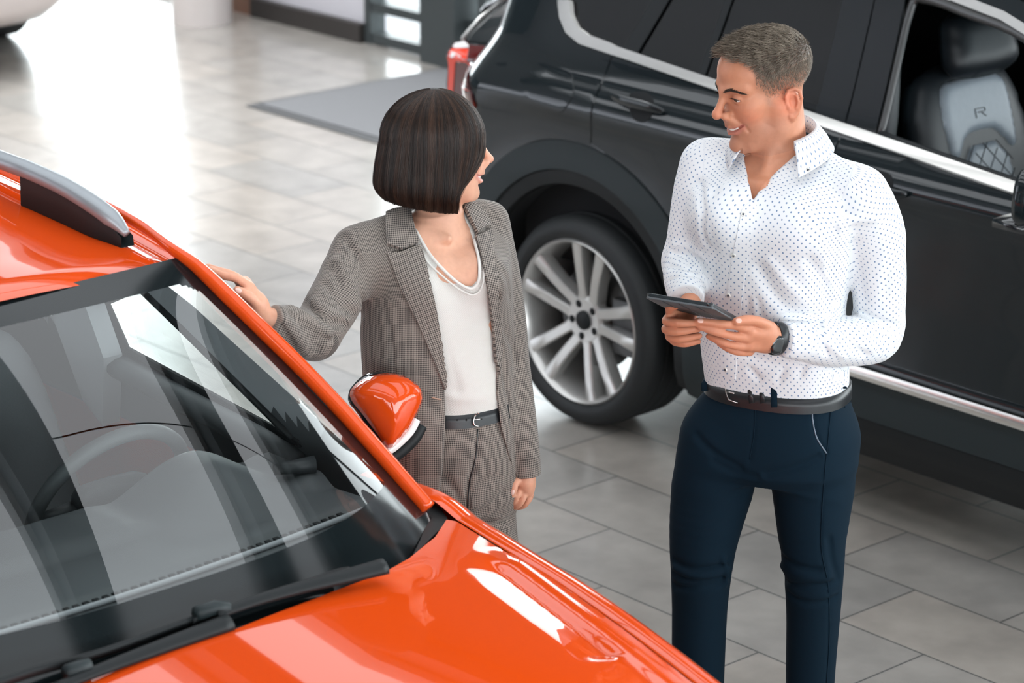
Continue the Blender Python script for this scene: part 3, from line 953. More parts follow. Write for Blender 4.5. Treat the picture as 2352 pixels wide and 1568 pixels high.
nu, nv = 180, 110
U, Vv = np.meshgrid(np.linspace(-1, 1, nu), np.linspace(-.03, 1, nv), indexing='ij')
P = ws(U, Vv).reshape(-1, 3)
F = []; mi = []
cu = (U[:-1, :-1] + U[1:, 1:]) / 2; cv = (Vv[:-1, :-1] + Vv[1:, 1:]) / 2
du = (1 - np.abs(cu)) * .66; dv = (1 - cv) * .86; db = (cv + .03) * .86
rr = .05
ex = np.clip(rr + .045 - du, 0, 1); ey = np.clip(rr + .075 - dv, 0, 1)
bord = (np.hypot(ex, ey) > rr) | (db < .155)
for i in range(nu - 1):
    for j in range(nv - 1):
        F.append([i * nv + j, (i + 1) * nv + j, (i + 1) * nv + j + 1, i * nv + j + 1]); mi.append(1 if bord[i, j] else 0)
o = mesh_obj('windscreen', P, F, [M['windscreen'], m_frit], oc)
o.data.polygons.foreach_set('material_index', mi)

# --- bonnet
def hood_base(x, y):
    u = (y - OY)
    z = 1.075 - .095 * (x - 2.0) - .10 * np.clip(x - 2.35, 0, 2) ** 2 - .055 * (u / .7) ** 2
    return z


_ridge = None; _rec = None
def hood(x, y):
    z = hood_base(x, y)
    if _rec is not None:
        P2 = np.stack([x, y], -1).reshape(-1, 2)
        qa = (P2 - _rec_o) @ _rec_d / _rec_l; qn = (P2 - _rec_o) @ _rec_n
        wd = .5 * (_w0 + (_w1 - _w0) * np.clip(qa, 0, 1)); c = qn / wd
        sst = lambda a_, b_, t: (lambda q: q * q * (3 - 2 * q))(np.clip((t - a_) / (b_ - a_), 0, 1))
        ramp = np.clip((c + 1.0) / 1.6, 0, 1); ramp = ramp * ramp * (1.6 - .6 * ramp)
        prof = ramp * (1 - sst(.50, 1.18, c))
        add = -.0085 * prof * sst(-.02, .16, qa) * (1 - sst(.955, 1.03, qa))
        rc = (c - 1.55) * wd
        add = add + .0075 * np.exp(-(rc / .034) ** 2) * sst(-.12, .10, qa)
        z = z + add.reshape(np.shape(z))
    return z


def hpt(px, py): return cross(px, py, lambda Q: Q[:, 2] - hood_base(Q[:, 0], Q[:, 1]))
_h0, _h1 = (hpt(1062, 1320)[:2], hpt(1096, 1250)[:2]); _t0, _t1 = (hpt(1346, 1545)[:2], hpt(1400, 1482)[:2])
_rec_o = (_h0 + _h1) / 2; _te = (_t0 + _t1) / 2
_rec_d = unit(_te - _rec_o); _rec_l = float(np.linalg.norm(_te - _rec_o)); _rec_n = np.array([-_rec_d[1], _rec_d[0]])
if (_h1 - _h0) @ _rec_n < 0: _rec_n = -_rec_n
_w0 = float((_h1 - _h0) @ _rec_n); _w1 = float((_t1 - _t0) @ _rec_n); _rec = True
rear_e = [hpt(*p)[:2] for p in ((145, 1568), (374, 1493), (536, 1446), (723, 1374), (880, 1315), (940, 1281), (1000, 1232), (1026, 1192))]
yl = -2.695                                     # bonnet / wing joint
left_e = [hpt(*p)[:2] for p in ((1048, 1196), (1200, 1291), (1307, 1358), (1455, 1464), (1560, 1545))]
left_e = left_e + [left_e[-1] + (left_e[-1] - left_e[-2]) * 2.2]
mirr = lambda L: [np.array([p[0], 2 * OY - p[1]]) for p in L]
nose = [np.array([3.0, -2.95]), np.array([3.06, OY])]
rear_c = [np.array([rear_e[0][0] + .005, OY])] if rear_e[0][1] > OY else []
outl = [p for p in rear_e if p[1] > OY] 
outl = outl + left_e + nose
outl = outl + mirr(left_e)[::-1] + mirr([p for p in rear_e if p[1] > OY])[::-1]
outl = [tuple(p) for p in outl]
hs = lambda P2: np.stack([P2[:, 0], P2[:, 1], hood(P2[:, 0], P2[:, 1])], 1)
def hn(P2, h=.002):
    dx = (hood(P2[:, 0] + h, P2[:, 1]) - hood(P2[:, 0] - h, P2[:, 1])) / (2 * h)
    dy = (hood(P2[:, 0], P2[:, 1] + h) - hood(P2[:, 0], P2[:, 1] - h)) / (2 * h)
    return unit(np.stack([-dx, -dy, np.ones_like(dx)], 1))
shell(outl, hs, hn, 'bonnet', M['orange'], oc, step=.009, thick=.03, edge=.006)

# --- wing: crest strip beside the bonnet, then the flank
def wing_rows():
    L = spline(np.array([tuple(p) for p in left_e]), 8)
    t = np.linspace(0, 1, len(L))
    rows = []
    for off, dz in ((.005, -.001), (.018, .004), (.038, .003), (.058, -.008), (.085, -.040), (.12, -.11), (.15, -.22), (.17, -.36)):
        yy = L[:, 1] + off
        rows.append(np.stack([L[:, 0], yy, hood_base(L[:, 0], L[:, 1]) + dz], 1))
    return rows
def grid_rows(rows, name, m, parent=oc, mirror=False, sharp=None):
    rows = [np.asarray(r_, float) for r_ in rows]; n = len(rows[0])
    if mirror: rows = [r_ * [1, -1, 1] + [0, 2 * OY, 0] for r_ in rows]
    F = []
    for i in range(len(rows) - 1):
        for k in range(n - 1):
            f = [i * n + k, (i + 1) * n + k, (i + 1) * n + k + 1, i * n + k + 1]
            F.append(f[::-1] if mirror else f)
    return mesh_obj(name, np.vstack(rows), F, m, parent, True, sharp=sharp)
wr = wing_rows()
# short piece of the wing running back to the pillar foot
bk = np.array([hpt(1048, 1196), hpt(1012, 1170), hpt(985, 1150)])
for mirror in (False, True):
    grid_rows(wr, 'front_wing', M['orange'], mirror=mirror)
    base = np.array([[1.60, -2.60, 1.03], [1.80, -2.60, 1.045], [wr[0][0][0], wr[0][0][1], wr[0][0][2]]])
    rows = []
    for off, dz in ((0., 0.), (.018, .004), (.038, .0), (.058, -.012), (.085, -.045), (.12, -.11), (.15, -.22), (.17, -.36)):
        rows.append(spline(base + [0, off, dz], 6))
    grid_rows(rows, 'wing_root', M['orange'], mirror=mirror)
# black cowl between glass and bonnet, corner gusset
cl = [p for p in rear_e]
ins = []
for p in cl:
    ins.append((p[0] - .10, p[1] - (.02 if p[1] > -2.8 else 0)))
V = [(p[0] + .03, p[1], float(hood_base(np.array(p[0]), np.array(p[1]))) - .012) for p in cl] + [(q[0], q[1], float(hood_base(np.array(p[0]), np.array(p[1]))) - .045) for p, q in zip(cl, ins)]
V += [(v[0], 2 * OY - v[1], v[2]) for v in V]
n = len(cl)
F = [[i, i + 1, n + i + 1, n + i] for i in range(n - 1)] + [[2 * n + i, 3 * n + i, 3 * n + i + 1, 2 * n + i + 1] for i in range(n - 1)]
mesh_obj('cowl_panel', V, F, M['black_sat'], oc)
gp = [cross(px, py, lambda Q: Q[:, 2] - (hood_base(Q[:, 0], Q[:, 1]) - .004)) for px, py in ((982, 1166), (992, 1155), (1012, 1166), (1028, 1190), (1020, 1206), (985, 1240), (945, 1281), (965, 1240), (978, 1205))]
mesh_obj('cowl_corner', gp, [[0, 1, 2, 3, 4, 5, 6, 7, 8]], M['black_sat'], oc, False)
mesh_obj('cowl_corner', [p * np.array([1, -1, 1]) + [0, 2 * OY, 0] for p in gp], [[8, 7, 6, 5, 4, 3, 2, 1, 0]], M['black_sat'], oc, False)

# --- pillars and cant rail
pill_px = [(983, 1168), (940, 1118), (866, 1033), (780, 937), (680, 833), (600, 755), (520, 677), (452, 612)]
pill = [on_plane(px, py, (1, 0, 1.073), 2.985) for px, py in pill_px]
cant = [at_z(395, 572, 1.512), at_z(330, 523, 1.530), at_z(230, 467, 1.552), at_z(100, 412, 1.570), at_z(0, 370, 1.580)]
c1 = cant[-1]; cant += [c1 + (-.5, -.0, .005), c1 + (-1.0, -.02, -.02), c1 + (-1.5, -.08, -.12)]
pl_ = spline(np.array(pill + cant), 6)
for mirror in (False, True):
    Q = pl_ * [1, -1, 1] + [0, 2 * OY, 0] if mirror else pl_
    wq = np.interp(np.arange(len(Q)), [0, 36, 50, len(Q)], [1, 1, .6, .55])[:, None] * np.array([.017, .024])
    MB().tube(Q, wq, 14, flat=(0, 1.0 if not mirror else -1.0, .8)).build('windscreen_pillar', M['orange'], oc)
    Q2 = spline(_E[2:] + [-.004, .006, -.004], 5)
    if mirror: Q2 = Q2 * [1, -1, 1] + [0, 2 * OY, 0]
    MB().tube(Q2, np.array([.006, .009]), 8, flat=(0, 1, .8)).build('pillar_seal', M['black_sat'], oc)

# --- roof
def roof_z(x, u):
    return 1.508 + .085 * (1 - np.clip((x - .35) / 1.03, -1.4, 1) ** 2) - .052 * np.abs(u) ** 2.4 - .014 * np.exp(-((np.abs(u) - .90) / .045) ** 2)
rows = []
for x in np.linspace(1.392, -1.05, 70):
    u = np.linspace(-1, 1, 80)
    hw = np.interp(x, [-1.05, 0., .7, 1.38], [.52, .565, .555, .560])
    xx = x - .028 * u ** 2 * max(0, (x - .9) / .49)
    lip = -.012 if x > 1.39 else 0
    rows.append(np.stack([np.broadcast_to(xx, u.shape), OY + hw * u, roof_z(x, u) + lip + .006 * np.clip((x - 1.2) / .19, 0, 1)], 1))
grid_rows(rows, 'roof', M['orange'])
# roof rails
for mirror in (False, True):
    a_ = [at_z(292, 538, 1.528), at_z(262, 506, 1.553), at_z(215, 470, 1.580), at_z(150, 430, 1.602), at_z(75, 395, 1.617), at_z(0, 366, 1.625)]
    a_ += [a_[-1] + (-.5, .0, .006), a_[-1] + (-1.1, -.02, -.03)]
    Q = spline(np.array(a_), 6)
    if mirror: Q = Q * [1, -1, 1] + [0, 2 * OY, 0]
    n_ = len(Q); wv = np.full(n_, .019); wv[:8] = np.linspace(.008, .019, 8)
    MB().tube(Q, np.stack([wv, wv * 1.15], 1), 12, flat=(0, 0, 1)).build('roof_rail', M['rail'], oc)
    k0 = 3
    lo_ = np.array([[q[0], q[1] - (.0 if not mirror else 0), float(roof_z(q[0], (q[1] - OY) / .56)) + .002] for q in Q[:27]])
    b = MB()
    V = np.vstack([Q[:27] + [0, -.014, -.005], lo_ + [0, -.016, 0], lo_ + [0, .016, 0], Q[:27] + [0, .014, -.005]])
    F = [[i * 27 + k, i * 27 + k + 1, (i + 1) * 27 + k + 1, (i + 1) * 27 + k] for i in range(3) for k in range(26)]
    mesh_obj('roof_rail_foot', V, F, M['clad'], oc)

# --- wipers
def wpt(px, py, off):
    n_ = unit(np.array([.56, 0, .83])); p0 = ws(np.array(0.), np.array(.06)) + n_ * off
    return on_plane(px, py, n_, n_ @ p0)
def wiper(name, blade, arm, hook):
    B = np.array([wpt(*p, .016) for p in blade]); A = np.array([wpt(*p, .034) for p in arm])
    o = MB().tube(spline(B, 6), np.array([.012, .007]), 8, flat=(.56, 0, .83)).build(name, M['black_sat'], oc)
    w_ = np.linspace(.007, .013, len(A) * 6 - 5)
    attach(MB().tube(spline(A, 6), np.stack([w_ * .8, w_ * 1.4], 1), 8, flat=(.56, 0, .83)).build('wiper_arm', M['black_sat'], None), o)
    ad = np.array([wpt(*p, .030) for p in hook])
    attach(MB().tube(ad, np.array([.016, .014]), 8, flat=(.56, 0, .83)).build('wiper_adapter', M['clad'], None), o)
wiper('wiper', ((-150, 1625), (60, 1548), (240, 1497), (450, 1422)), ((130, 1578), (250, 1530), (400, 1474), (528, 1428)), ((150, 1545), (180, 1535), (205, 1530)))
wiper('wiper', ((440, 1430), (560, 1388), (680, 1348), (770, 1318), (800, 1312)), ((500, 1410), (600, 1375), (706, 1345), (800, 1322), (884, 1300)), ((450, 1410), (490, 1397), (525, 1400)))

# --- mirror
mn = unit(np.array([.80, -.42, .42])); mo_ = np.array([1.515, -2.427, 1.103])
ax_ = unit(np.cross((0, 0, 1), mn)); ay_ = np.cross(mn, ax_)
def mp(px, py, off=0.0):
    q = on_plane(px, py, mn, mn @ mo_ + off) - mo_
    return (q @ ax_, q @ ay_)
cap = resample(spline(np.array([mp(*p) for p in ((803, 908), (826, 875), (872, 858), (920, 860), (960, 884), (971, 915), (956, 955), (930, 998), (893, 1030), (872, 1004), (838, 958))]), 8, True), .010)
mir_o = puff(cap, mo_, ax_, ay_, mn, .070, .03, .11, 'door_mirror', M['orange'], oc, .010)
hz_ = resample(spline(np.array([mp(*p, -.03) for p in ((800, 905), (806, 890), (835, 862), (880, 853), (900, 880), (890, 1034), (876, 1030), (845, 985), (818, 945), (801, 925))]), 6, True), .012)
attach(puff(hz_, mo_ - mn * .03, ax_, ay_, mn, .018, .05, .04, 'mirror_housing', M['black_gloss'], None, .012), mir_o)
st = [mp(*p) for p in ((893, 1036), (915, 1020), (945, 990), (960, 962))]
attach(MB().tube(spline(np.array([mo_ + ax_ * p[0] + ay_ * p[1] - mn * .012 for p in st]), 6), np.array([.010, .006]), 8).build('turn_signal', M['white_lens'], None), mir_o)
attach(MB().tube(spline(np.array([mo_ + ax_ * (p[0] + .012) + ay_ * (p[1] - .012) - mn * .03 for p in st]), 6), np.array([.014, .012]), 8).build('mirror_lower_trim', M['black_sat'], None), mir_o)
attach(MB().tube([mo_ + [-.05, -.06, -.05], (1.46, -2.53, 1.0)], np.array([.04, .02]), 10).build('mirror_foot', M['black_sat'], None), mir_o)

# --- flanks, tail, far parts of the body
_oh = pchip([.18, .30, .45, .65, .85, .95, 1.01, 1.05], [.77, .83, .855, .87, .865, .85, .80, .76])
def osurf(P2):
    y = OY + _oh(P2[:, 1]) - .5 * np.clip(P2[:, 0] - 2.55, 0, 1) ** 2 - .7 * np.clip(-.9 - P2[:, 0], 0, 1) ** 2
    return np.stack([P2[:, 0], y, P2[:, 1]], 1)
def onrm(P2): return np.tile([0, 1.0, 0], (len(P2), 1))
def oarc(c, r, a0, a1): return [(c + r * math.cos(t), .34 + r * math.sin(t)) for t in np.radians(np.linspace(a0, a1, 30))]
flank = [(-1.30, .40), (-.25 - .44, .34)] + oarc(-.25, .44, 170, 10) + [(.25, .26), (1.85, .26)] + oarc(2.38, .44, 180, 10) + [(3.02, .40), (3.04, .66), (2.5, .74), (1.75, .98), (1.4, 1.02), (-.9, 1.04), (-1.28, .95)]
V2, F = flat_mesh(flank, (), .05)
m0 = lambda P: P * [1, -1, 1] + [0, 2 * OY, 0]
mesh_obj('door_side', osurf(V2), F, M['orange'], oc); mesh_obj('door_side', m0(osurf(V2)), F[:, ::-1], M['orange'], oc)
def end_rows(L, bulge):
    L = np.array(L); q = osurf(L); rows = []
    for s_ in np.linspace(0, 1, 17):
        rows.append(np.stack([q[:, 0] + bulge * (1 - (2 * s_ - 1) ** 4), q[:, 1] * (1 - s_) + (2 * OY - q[:, 1]) * s_, q[:, 2]], 1))
    return rows
grid_rows(end_rows([(-1.29, .38), (-1.31, .7), (-1.28, .96), (-1.05, 1.05)], -.12), 'tailgate', M['orange'])
grid_rows(end_rows([(2.93, .935), (3.0, .88), (3.05, .66), (3.03, .38)], .12), 'front_bumper', M['orange'])
rg = [np.array([[-1.04, OY + k * .52, 1.46 - .04 * k * k], [-1.17, OY + k * .60, 1.20], [-1.20, OY + k * .66, 1.03]]) for k in np.linspace(-1, 1, 15)]
grid_rows(rg, 'rear_window', M['tinted'])
for c_ in (-.25, 2.38):
    for sg in (1, -1):
        y_ = OY + sg * .74
        pr_ = [(.0, -.10), (.25, -.10), (.31, -.105), (.335, -.08), (.335, .08), (.31, .105), (.25, .10), (.0, .10)]
        MB().add(*lathe(pr_, (c_, y_, .335), 48)).build('wheel', M['rubber'], oc, sharp=40)
MB().box((-1.15, OY - .62, .2), (2.9, OY + .62, .32)).box((.2, OY - .80, .22), (1.85, OY + .80, .34)).box((1.95, OY - .58, .3), (2.85, OY + .58, .80)).build('underbody', M['void'], oc, smooth=False)

# --- cabin
def dplane(px, py, off=0.0):
    n_ = np.array([0, 1, .5]); return on_plane(px, py, n_, -2.05 + off)
def dxz(px, py): q = dplane(px, py); return (q[0], q[2])
hole = [dxz(*p) for p in ((300, 800), (252, 690), (332, 657), (430, 752), (560, 880), (665, 985), (700, 1016))]
dout = [(-1.0, .40), (1.70, .40), (1.70, .99), (1.45, 1.16), (1.20, 1.33), (1.05, 1.40), (.95, 1.42), (-.6, 1.42), (-1.05, 1.1)]
rearh = [(-.75, 1.10), (.50, 1.115), (.60, 1.40), (-.45, 1.40)]
V2, F = flat_mesh(dout, (hole, rearh), .04)
for sg in (1, -1):
    V = np.stack([V2[:, 0], -2.05 - .5 * V2[:, 1] - .01, V2[:, 1]], 1)
    if sg < 0: V = m0(V)
    lower = V2[F].mean(1)[:, 1] < 1.10
    o = mesh_obj('door_trim', V, F if sg < 0 else F[:, ::-1], [M['headliner'], M['dash']], oc, False)
    o.data.polygons.foreach_set('material_index', lower.astype(int).tolist())
    fr = np.array([(h_[0], -2.05 - .5 * h_[1] - .012, h_[1]) for h_ in hole]); 
    if sg < 0: fr = m0(fr)
    MB().tube(np.vstack([fr, fr[:1]]), .010, 8).build('window_rubber', M['black_sat'], oc)
    g = np.array([(h_[0], -2.05 - .5 * h_[1] + .006, h_[1]) for h_ in hole]); gr = np.array([(h_[0], -2.05 - .5 * h_[1] + .006, h_[1]) for h_ in rearh])
    if sg < 0: g = m0(g); gr = m0(gr)
    mesh_obj('door_glass', g, [list(range(len(g)))], M['glass'], oc, False); mesh_obj('rear_door_glass', gr, [[0, 1, 2, 3]], M['tinted'], oc, False)
    bp = [dxz(*p) for p in ((186, 704), (262, 676), (306, 806), (300, 960), (255, 900))]
    q = np.array([(b_[0], -2.05 - .5 * b_[1] - .03, b_[1]) for b_ in bp]); q = np.vstack([q, q + [0, -.05, 0]])
    if sg < 0: q = m0(q)
    mesh_obj('door_pillar_trim', q, [[0, 1, 2, 3, 4], [9, 8, 7, 6, 5]] + [[i, 5 + i, 5 + (i + 1) % 5, (i + 1) % 5] for i in range(5)], M['headliner'], oc, False)
    # armrest and upper sill of the door
    s0 = np.array([dplane(*p) for p in ((297, 812), (400, 866), (520, 927), (650, 996), (705, 1040))]) + [0, -.03, -.02]
    if sg < 0: s0 = m0(s0)
    MB().tube(spline(s0, 5), np.array([.03, .035]), 10).build('door_top_pad', M['dash'], oc)
V2, F = flat_mesh([(-1.0, -.52), (1.30, -.54), (1.30, .54), (-1.0, .52)], (), .08)
mesh_obj('headliner', np.stack([V2[:, 0], OY + V2[:, 1], roof_z(V2[:, 0], V2[:, 1] / .56) - .045], 1), F[:, ::-1], M['headliner'], oc)
MB().box((-1.1, OY - .72, .32), (1.9, OY + .72, .36)).build('cabin_floor', M['void'], oc, smooth=False)
# dashboard as one moulded surface
sm = lambda a_, b_, x: (lambda t: t * t * (3 - 2 * t))(np.clip((x - a_) / (b_ - a_), 0, 1))
def dash_z(x, y):
    z = .985 + .02 * sm(1.35, 1.75, x) - .045 * ((y - OY) / .7) ** 2 * 0
    hy = np.where(y < -2.84, (y + 2.84) / .27, (y + 2.84) / .20); hump = .5 + .5 * np.cos(math.pi * np.clip(hy, -1, 1))
    z = z + hump * (.080 * (1 - sm(1.40, 1.62, x)))
    mid = sm(-3.65, -3.60, y) * (1 - sm(-3.1, -3.02, y))
    z = z + mid * .022 * (1 - sm(1.46, 1.52, x))
    z = z + .028 * sm(-2.72, -2.66, y) * (1 - sm(1.50, 1.56, x)) * (1 - hump)
    z = z - .012 * np.exp(-((x - 1.725 + .05 * ((y - OY) / .7) ** 2) / .016) ** 2)
    edge = 1 - sm(1.26, 1.33, x)
    return z - edge * .10 - .05 * sm(1.80, 1.95, x)
xs = np.linspace(1.24, 1.96, 110); ysd = np.linspace(OY - .71, OY + .72, 150)
X, Yy = np.meshgrid(xs, ysd, indexing='ij')
V = np.stack([X.ravel(), Yy.ravel(), dash_z(X, Yy).ravel()], 1)
F = [[i * 150 + k, (i + 1) * 150 + k, (i + 1) * 150 + k + 1, i * 150 + k + 1] for i in range(109) for k in range(149)]
dsh = mesh_obj('dashboard', V, F, M['dash'], oc)
attach(MB().box((1.25, OY - .70, .45), (1.34, OY + .70, .93)).build('dashboard_front', M['dash_dark'], None, smooth=False), dsh)
teeth = MB()
for y_ in np.arange(OY - .62, OY + .64, .022):
    x_ = 1.725 - .05 * ((y_ - OY) / .7) ** 2
    teeth.box((x_ - .010, y_ - .006, float(dash_z(np.array(x_), np.array(y_))) - .004), (x_ + .010, y_ + .006, float(dash_z(np.array(x_), np.array(y_))) + .006))
attach(teeth.build('demister_grille', M['void'], None, smooth=False), dsh)
ln = np.array([(1.765 - .05 * ((y_ - OY) / .7) ** 2, y_, float(dash_z(np.array(1.76), np.array(y_))) + .006) for y_ in np.linspace(OY - .68, OY + .70, 40)])
attach(MB().tube(ln, .006, 8).build('dashboard_pale_line', M['headliner'], None), dsh)  # thin pale tube laid along the front of the dashboard
V2 = np.array([(1.775 - .05 * ((y_ - OY) / .7) ** 2, y_) for y_ in np.linspace(OY - .70, OY + .715, 40)])
rows = [np.stack([V2[:, 0], V2[:, 1], np.full(40, 1.0)], 1), np.stack([V2[:, 0] + .12, V2[:, 1], np.full(40, .985)], 1), np.stack([V2[:, 0] + .30, V2[:, 1], np.full(40, .95)], 1)]
attach(grid_rows(rows, 'demister_shelf', M['black_sat'], None) if False else mesh_obj('demister_shelf', np.vstack(rows), [[i * 40 + k, i * 40 + k + 1, (i + 1) * 40 + k + 1, (i + 1) * 40 + k] for i in range(2) for k in range(39)], M['black_sat'], None), dsh)
vp = [at_z(630, 1078, 1.035), at_z(722, 1066, 1.035)]
attach(MB().tube(vp, np.array([.012, .02]), 8).build('air_vent', M['dash_dark'], None), dsh)
# steering wheel
tilt = R_(26)
sc_ = np.array([1.16, -2.93, .935]); wa = np.array([0, 1.0, 0]); wb = np.array([math.sin(tilt), 0, math.cos(tilt)]); wn = np.array([math.cos(tilt), 0, -math.sin(tilt)])
tt_ = np.linspace(0, 2 * math.pi, 64, endpoint=False)
Q = sc_ + np.outer(np.cos(tt_) * .185, wa) + np.outer(np.sin(tt_) * .185, wb)
sw = MB().tube(Q, .0165, 12, closed=True).build('steering_wheel', M['dash'], oc)
attach(puff(resample(spline(np.array([(-.09, -.02), (-.08, .05), (.08, .05), (.09, -.02), (.05, -.10), (-.05, -.10)]), 5, True), .015), sc_, wa, wb, wn, .03, .03, .04, 'wheel_hub', M['dash_dark'], None, .015), sw)
for a_ in (0, math.pi, -math.pi / 2):
    attach(MB().tube([sc_ + wa * .06 * math.cos(a_) + wb * .06 * math.sin(a_), sc_ + wa * .18 * math.cos(a_) + wb * .18 * math.sin(a_)], np.array([.02, .01]), 8).build('wheel_spoke', M['dash_dark'], None), sw)
attach(MB().tube([sc_ + wn * .03, (1.36, -2.93, .86)], .03, 10).build('steering_column', M['dash_dark'], None), sw)
st_ = [at_z(138, 1188, 1.0), at_z(205, 1182, 1.0)]
attach(MB().tube(st_, np.array([.006, .010]), 8).build('column_stalk', M['dash'], None), sw)
# seats
def car_seat(y_, x_, nm):
    lean_ = R_(20); sb_ = np.array([-math.sin(lean_), 0, math.cos(lean_)]); sn_ = np.array([math.cos(lean_), 0, math.sin(lean_)]); sa_ = np.array([0, 1.0, 0])
    so_ = np.array([x_, y_, 1.02])
    s_ = puff(resample(spline(np.array([(-.24, -.55), (-.25, -.1), (-.2, .1), (-.1, .15), (.1, .15), (.2, .1), (.25, -.1), (.24, -.55)]), 4, True), .03), so_, sa_, sb_, sn_, .06, .09, .10, nm, M['seat_cloth'], oc, .03)
    attach(puff(resample(spline(np.array([(-.13, -.08), (-.13, .05), (-.09, .09), (.09, .09), (.13, .05), (.13, -.08)]), 4, True), .02), so_ + sb_ * .28 + sn_ * .03, sa_, sb_, sn_, .045, .045, .06, 'headrest', M['seat_cloth'], None, .02), s_)
    attach(puff(resample(spline(np.array([(-.25, .0), (-.25, .48), (.25, .48), (.25, .0)]), 4, True), .03), so_ - sb_ * .55, sa_, sn_, sb_, .08, .08, .08, 'seat_cushion', M['seat_cloth'], None, .03), s_)
    attach(MB().tube([so_ + sb_ * .1, so_ + sb_ * .25 + sn_ * .02], np.array([.04, .01]), 8).build('headrest_post', M['silver_dark'], None), s_)
car_seat(-2.98, .62, 'driver_seat'); car_seat(OY * 2 + 2.98, .62, 'passenger_seat')
puff(resample(spline(np.array([(-.62, -.35), (-.62, .18), (-.5, .24), (.5, .24), (.62, .18), (.62, -.35)]), 4, True), .04), (-.45, OY, .95), (0, 1, 0), (-.3, 0, .95), (.95, 0, .3), .07, .08, .1, 'rear_bench', M['seat_cloth'], oc, .04)
# sun visor, seat belt
# ------------------------------------------------------------------ soft shapes: distance fields turned into meshes
class Field:
    def __init__(s): s.ops = []; s.fr = [None]
    def frame(s, o, axes):
        """local frame: origin and rows of axes; following shapes are given in it"""
        s.cur = (np.asarray(o, float), np.asarray(axes, float)) if o is not None else None
        return s
    cur = None
    def _w(s, p):
        p = np.asarray(p, float)
        return p if s.cur is None else s.cur[0] + p @ s.cur[1]
    def _add(s, kind, fn, c, r, k): s.ops.append((kind, fn, np.asarray(c, float), float(r), float(k))); return s
    def ell(s, c, r, k=.02, sub=False, axes=None):
        c = s._w(c); r = np.asarray(r, float)
        A = np.eye(3) if axes is None else np.asarray(axes, float)
        if s.cur is not None: A = A @ s.cur[1]
        def fn(P):
            q = (P - c) @ A.T
            k0 = np.linalg.norm(q / r, axis=1); k1 = np.linalg.norm(q / (r * r), axis=1)
            return k0 * (k0 - 1) / (k1 + 1e-9)
        return s._add('-' if sub else '+', fn, c, r.max(), k)
    def chain(s, pts, rs, k=.02, sub=False):
        pts = s._w(pts); rs = np.broadcast_to(np.asarray(rs, float), (len(pts),))
        def fn(P):
            d = None
            for i in range(len(pts) - 1):
                a, b = pts[i], pts[i + 1]; e = b - a; w_ = P - a
                t = np.clip((w_ @ e) / (e @ e + 1e-12), 0, 1)
                q = np.linalg.norm(w_ - t[:, None] * e, axis=1) - (rs[i] + (rs[i + 1] - rs[i]) * t)
                d = q if d is None else np.minimum(d, q)
            return d
        c = pts.mean(0); r = np.linalg.norm(pts - c, axis=1).max() + rs.max()
        return s._add('-' if sub else '+', fn, c, r, k)
    def pair(s, f, *a, **kw):
        """the same shape on both sides of the local x = 0"""
        for sg in (1, -1):
            m = np.array([sg, 1, 1])
            getattr(s, f)(np.asarray(a[0], float) * m, *a[1:], **kw)
        return s
    def loft(s, secs, ax, ay, k=.02, n=2.4, lo=None):
        """upright stack of rounded sections (centre, half width along ax, half depth along ay)"""
        secs = sorted(secs, key=lambda q: q[0][2])
        C_ = np.array([q[0] for q in secs], float); Z = C_[:, 2]
        f = [pchip(Z, C_[:, 0]), pchip(Z, C_[:, 1]), pchip(Z, [q[1] for q in secs]), pchip(Z, [q[2] for q in secs])]
        def fn(P):
            z = np.clip(P[:, 2], Z[0], Z[-1])
            dx = P[:, 0] - f[0](z); dy = P[:, 1] - f[1](z)
            u = np.abs(dx * ax[0] + dy * ax[1]); v = np.abs(dx * ay[0] + dy * ay[1])
            a_, b_ = f[2](z), f[3](z)
            q = ((u / a_) ** n + (v / b_) ** n) ** (1 / n)
            d = (q - 1) * np.minimum(a_, b_)
            e = np.maximum(P[:, 2] - Z[-1], Z[0] - P[:, 2])
            return np.where(e > 0, np.maximum(d, e), d) if lo is None else np.maximum(d, e)
        c = C_.mean(0); r = np.linalg.norm(C_ - c, axis=1).max() + max(q[1] for q in secs)
        return s._add('+', fn, c, r, k)
    def cut(s, fn, k=.004):
        """keep only what lies where fn < 0"""
        return s._add('&', fn, (0, 0, 0), 99, k)
    def groove(s, pts, w_, amp):
        pts = s._w(pts)
        def fn(P): return amp * np.exp(-(line_d(P, pts) / w_) ** 2)
        c = np.mean(pts, 0); r = np.linalg.norm(pts - c, axis=1).max() + 2.2 * w_
        return s._add('d', fn, c, r, 0)
    def disp(s, fn): return s._add('d', fn, (0, 0, 0), 99, 0)
    def __call__(s, P, cull=None):
        P = np.asarray(P, float)
        d = np.full(len(P), 1.0)
        for kind, fn, c, r, k in s.ops:
            if cull is not None and r < 50:
                m = ((P - c) ** 2).sum(1) < (r + max(k, cull) * 1.5) ** 2
                if not m.any(): continue
                Q = P[m]; a = d[m]
            elif kind == 'd' and r < 50:
                m = ((P - c) ** 2).sum(1) < (r * 1.3) ** 2
                if not m.any(): continue
                Q = P[m]; a = d[m]
            else: m = None; Q = P; a = d
            b = fn(Q)
            if kind == '+':
                h = np.clip(.5 + .5 * (a - b) / k, 0, 1); v = a * (1 - h) + b * h - k * h * (1 - h)
            elif kind == '-':
                b = -b; h = np.clip(.5 - .5 * (a - b) / k, 0, 1); v = a * (1 - h) + b * h + k * h * (1 - h)
            elif kind == '&':
                h = np.clip(.5 - .5 * (a - b) / k, 0, 1); v = a * (1 - h) + b * h + k * h * (1 - h)
            else: v = a + b
            if m is None: d = v
            else: d[m] = v
        return d
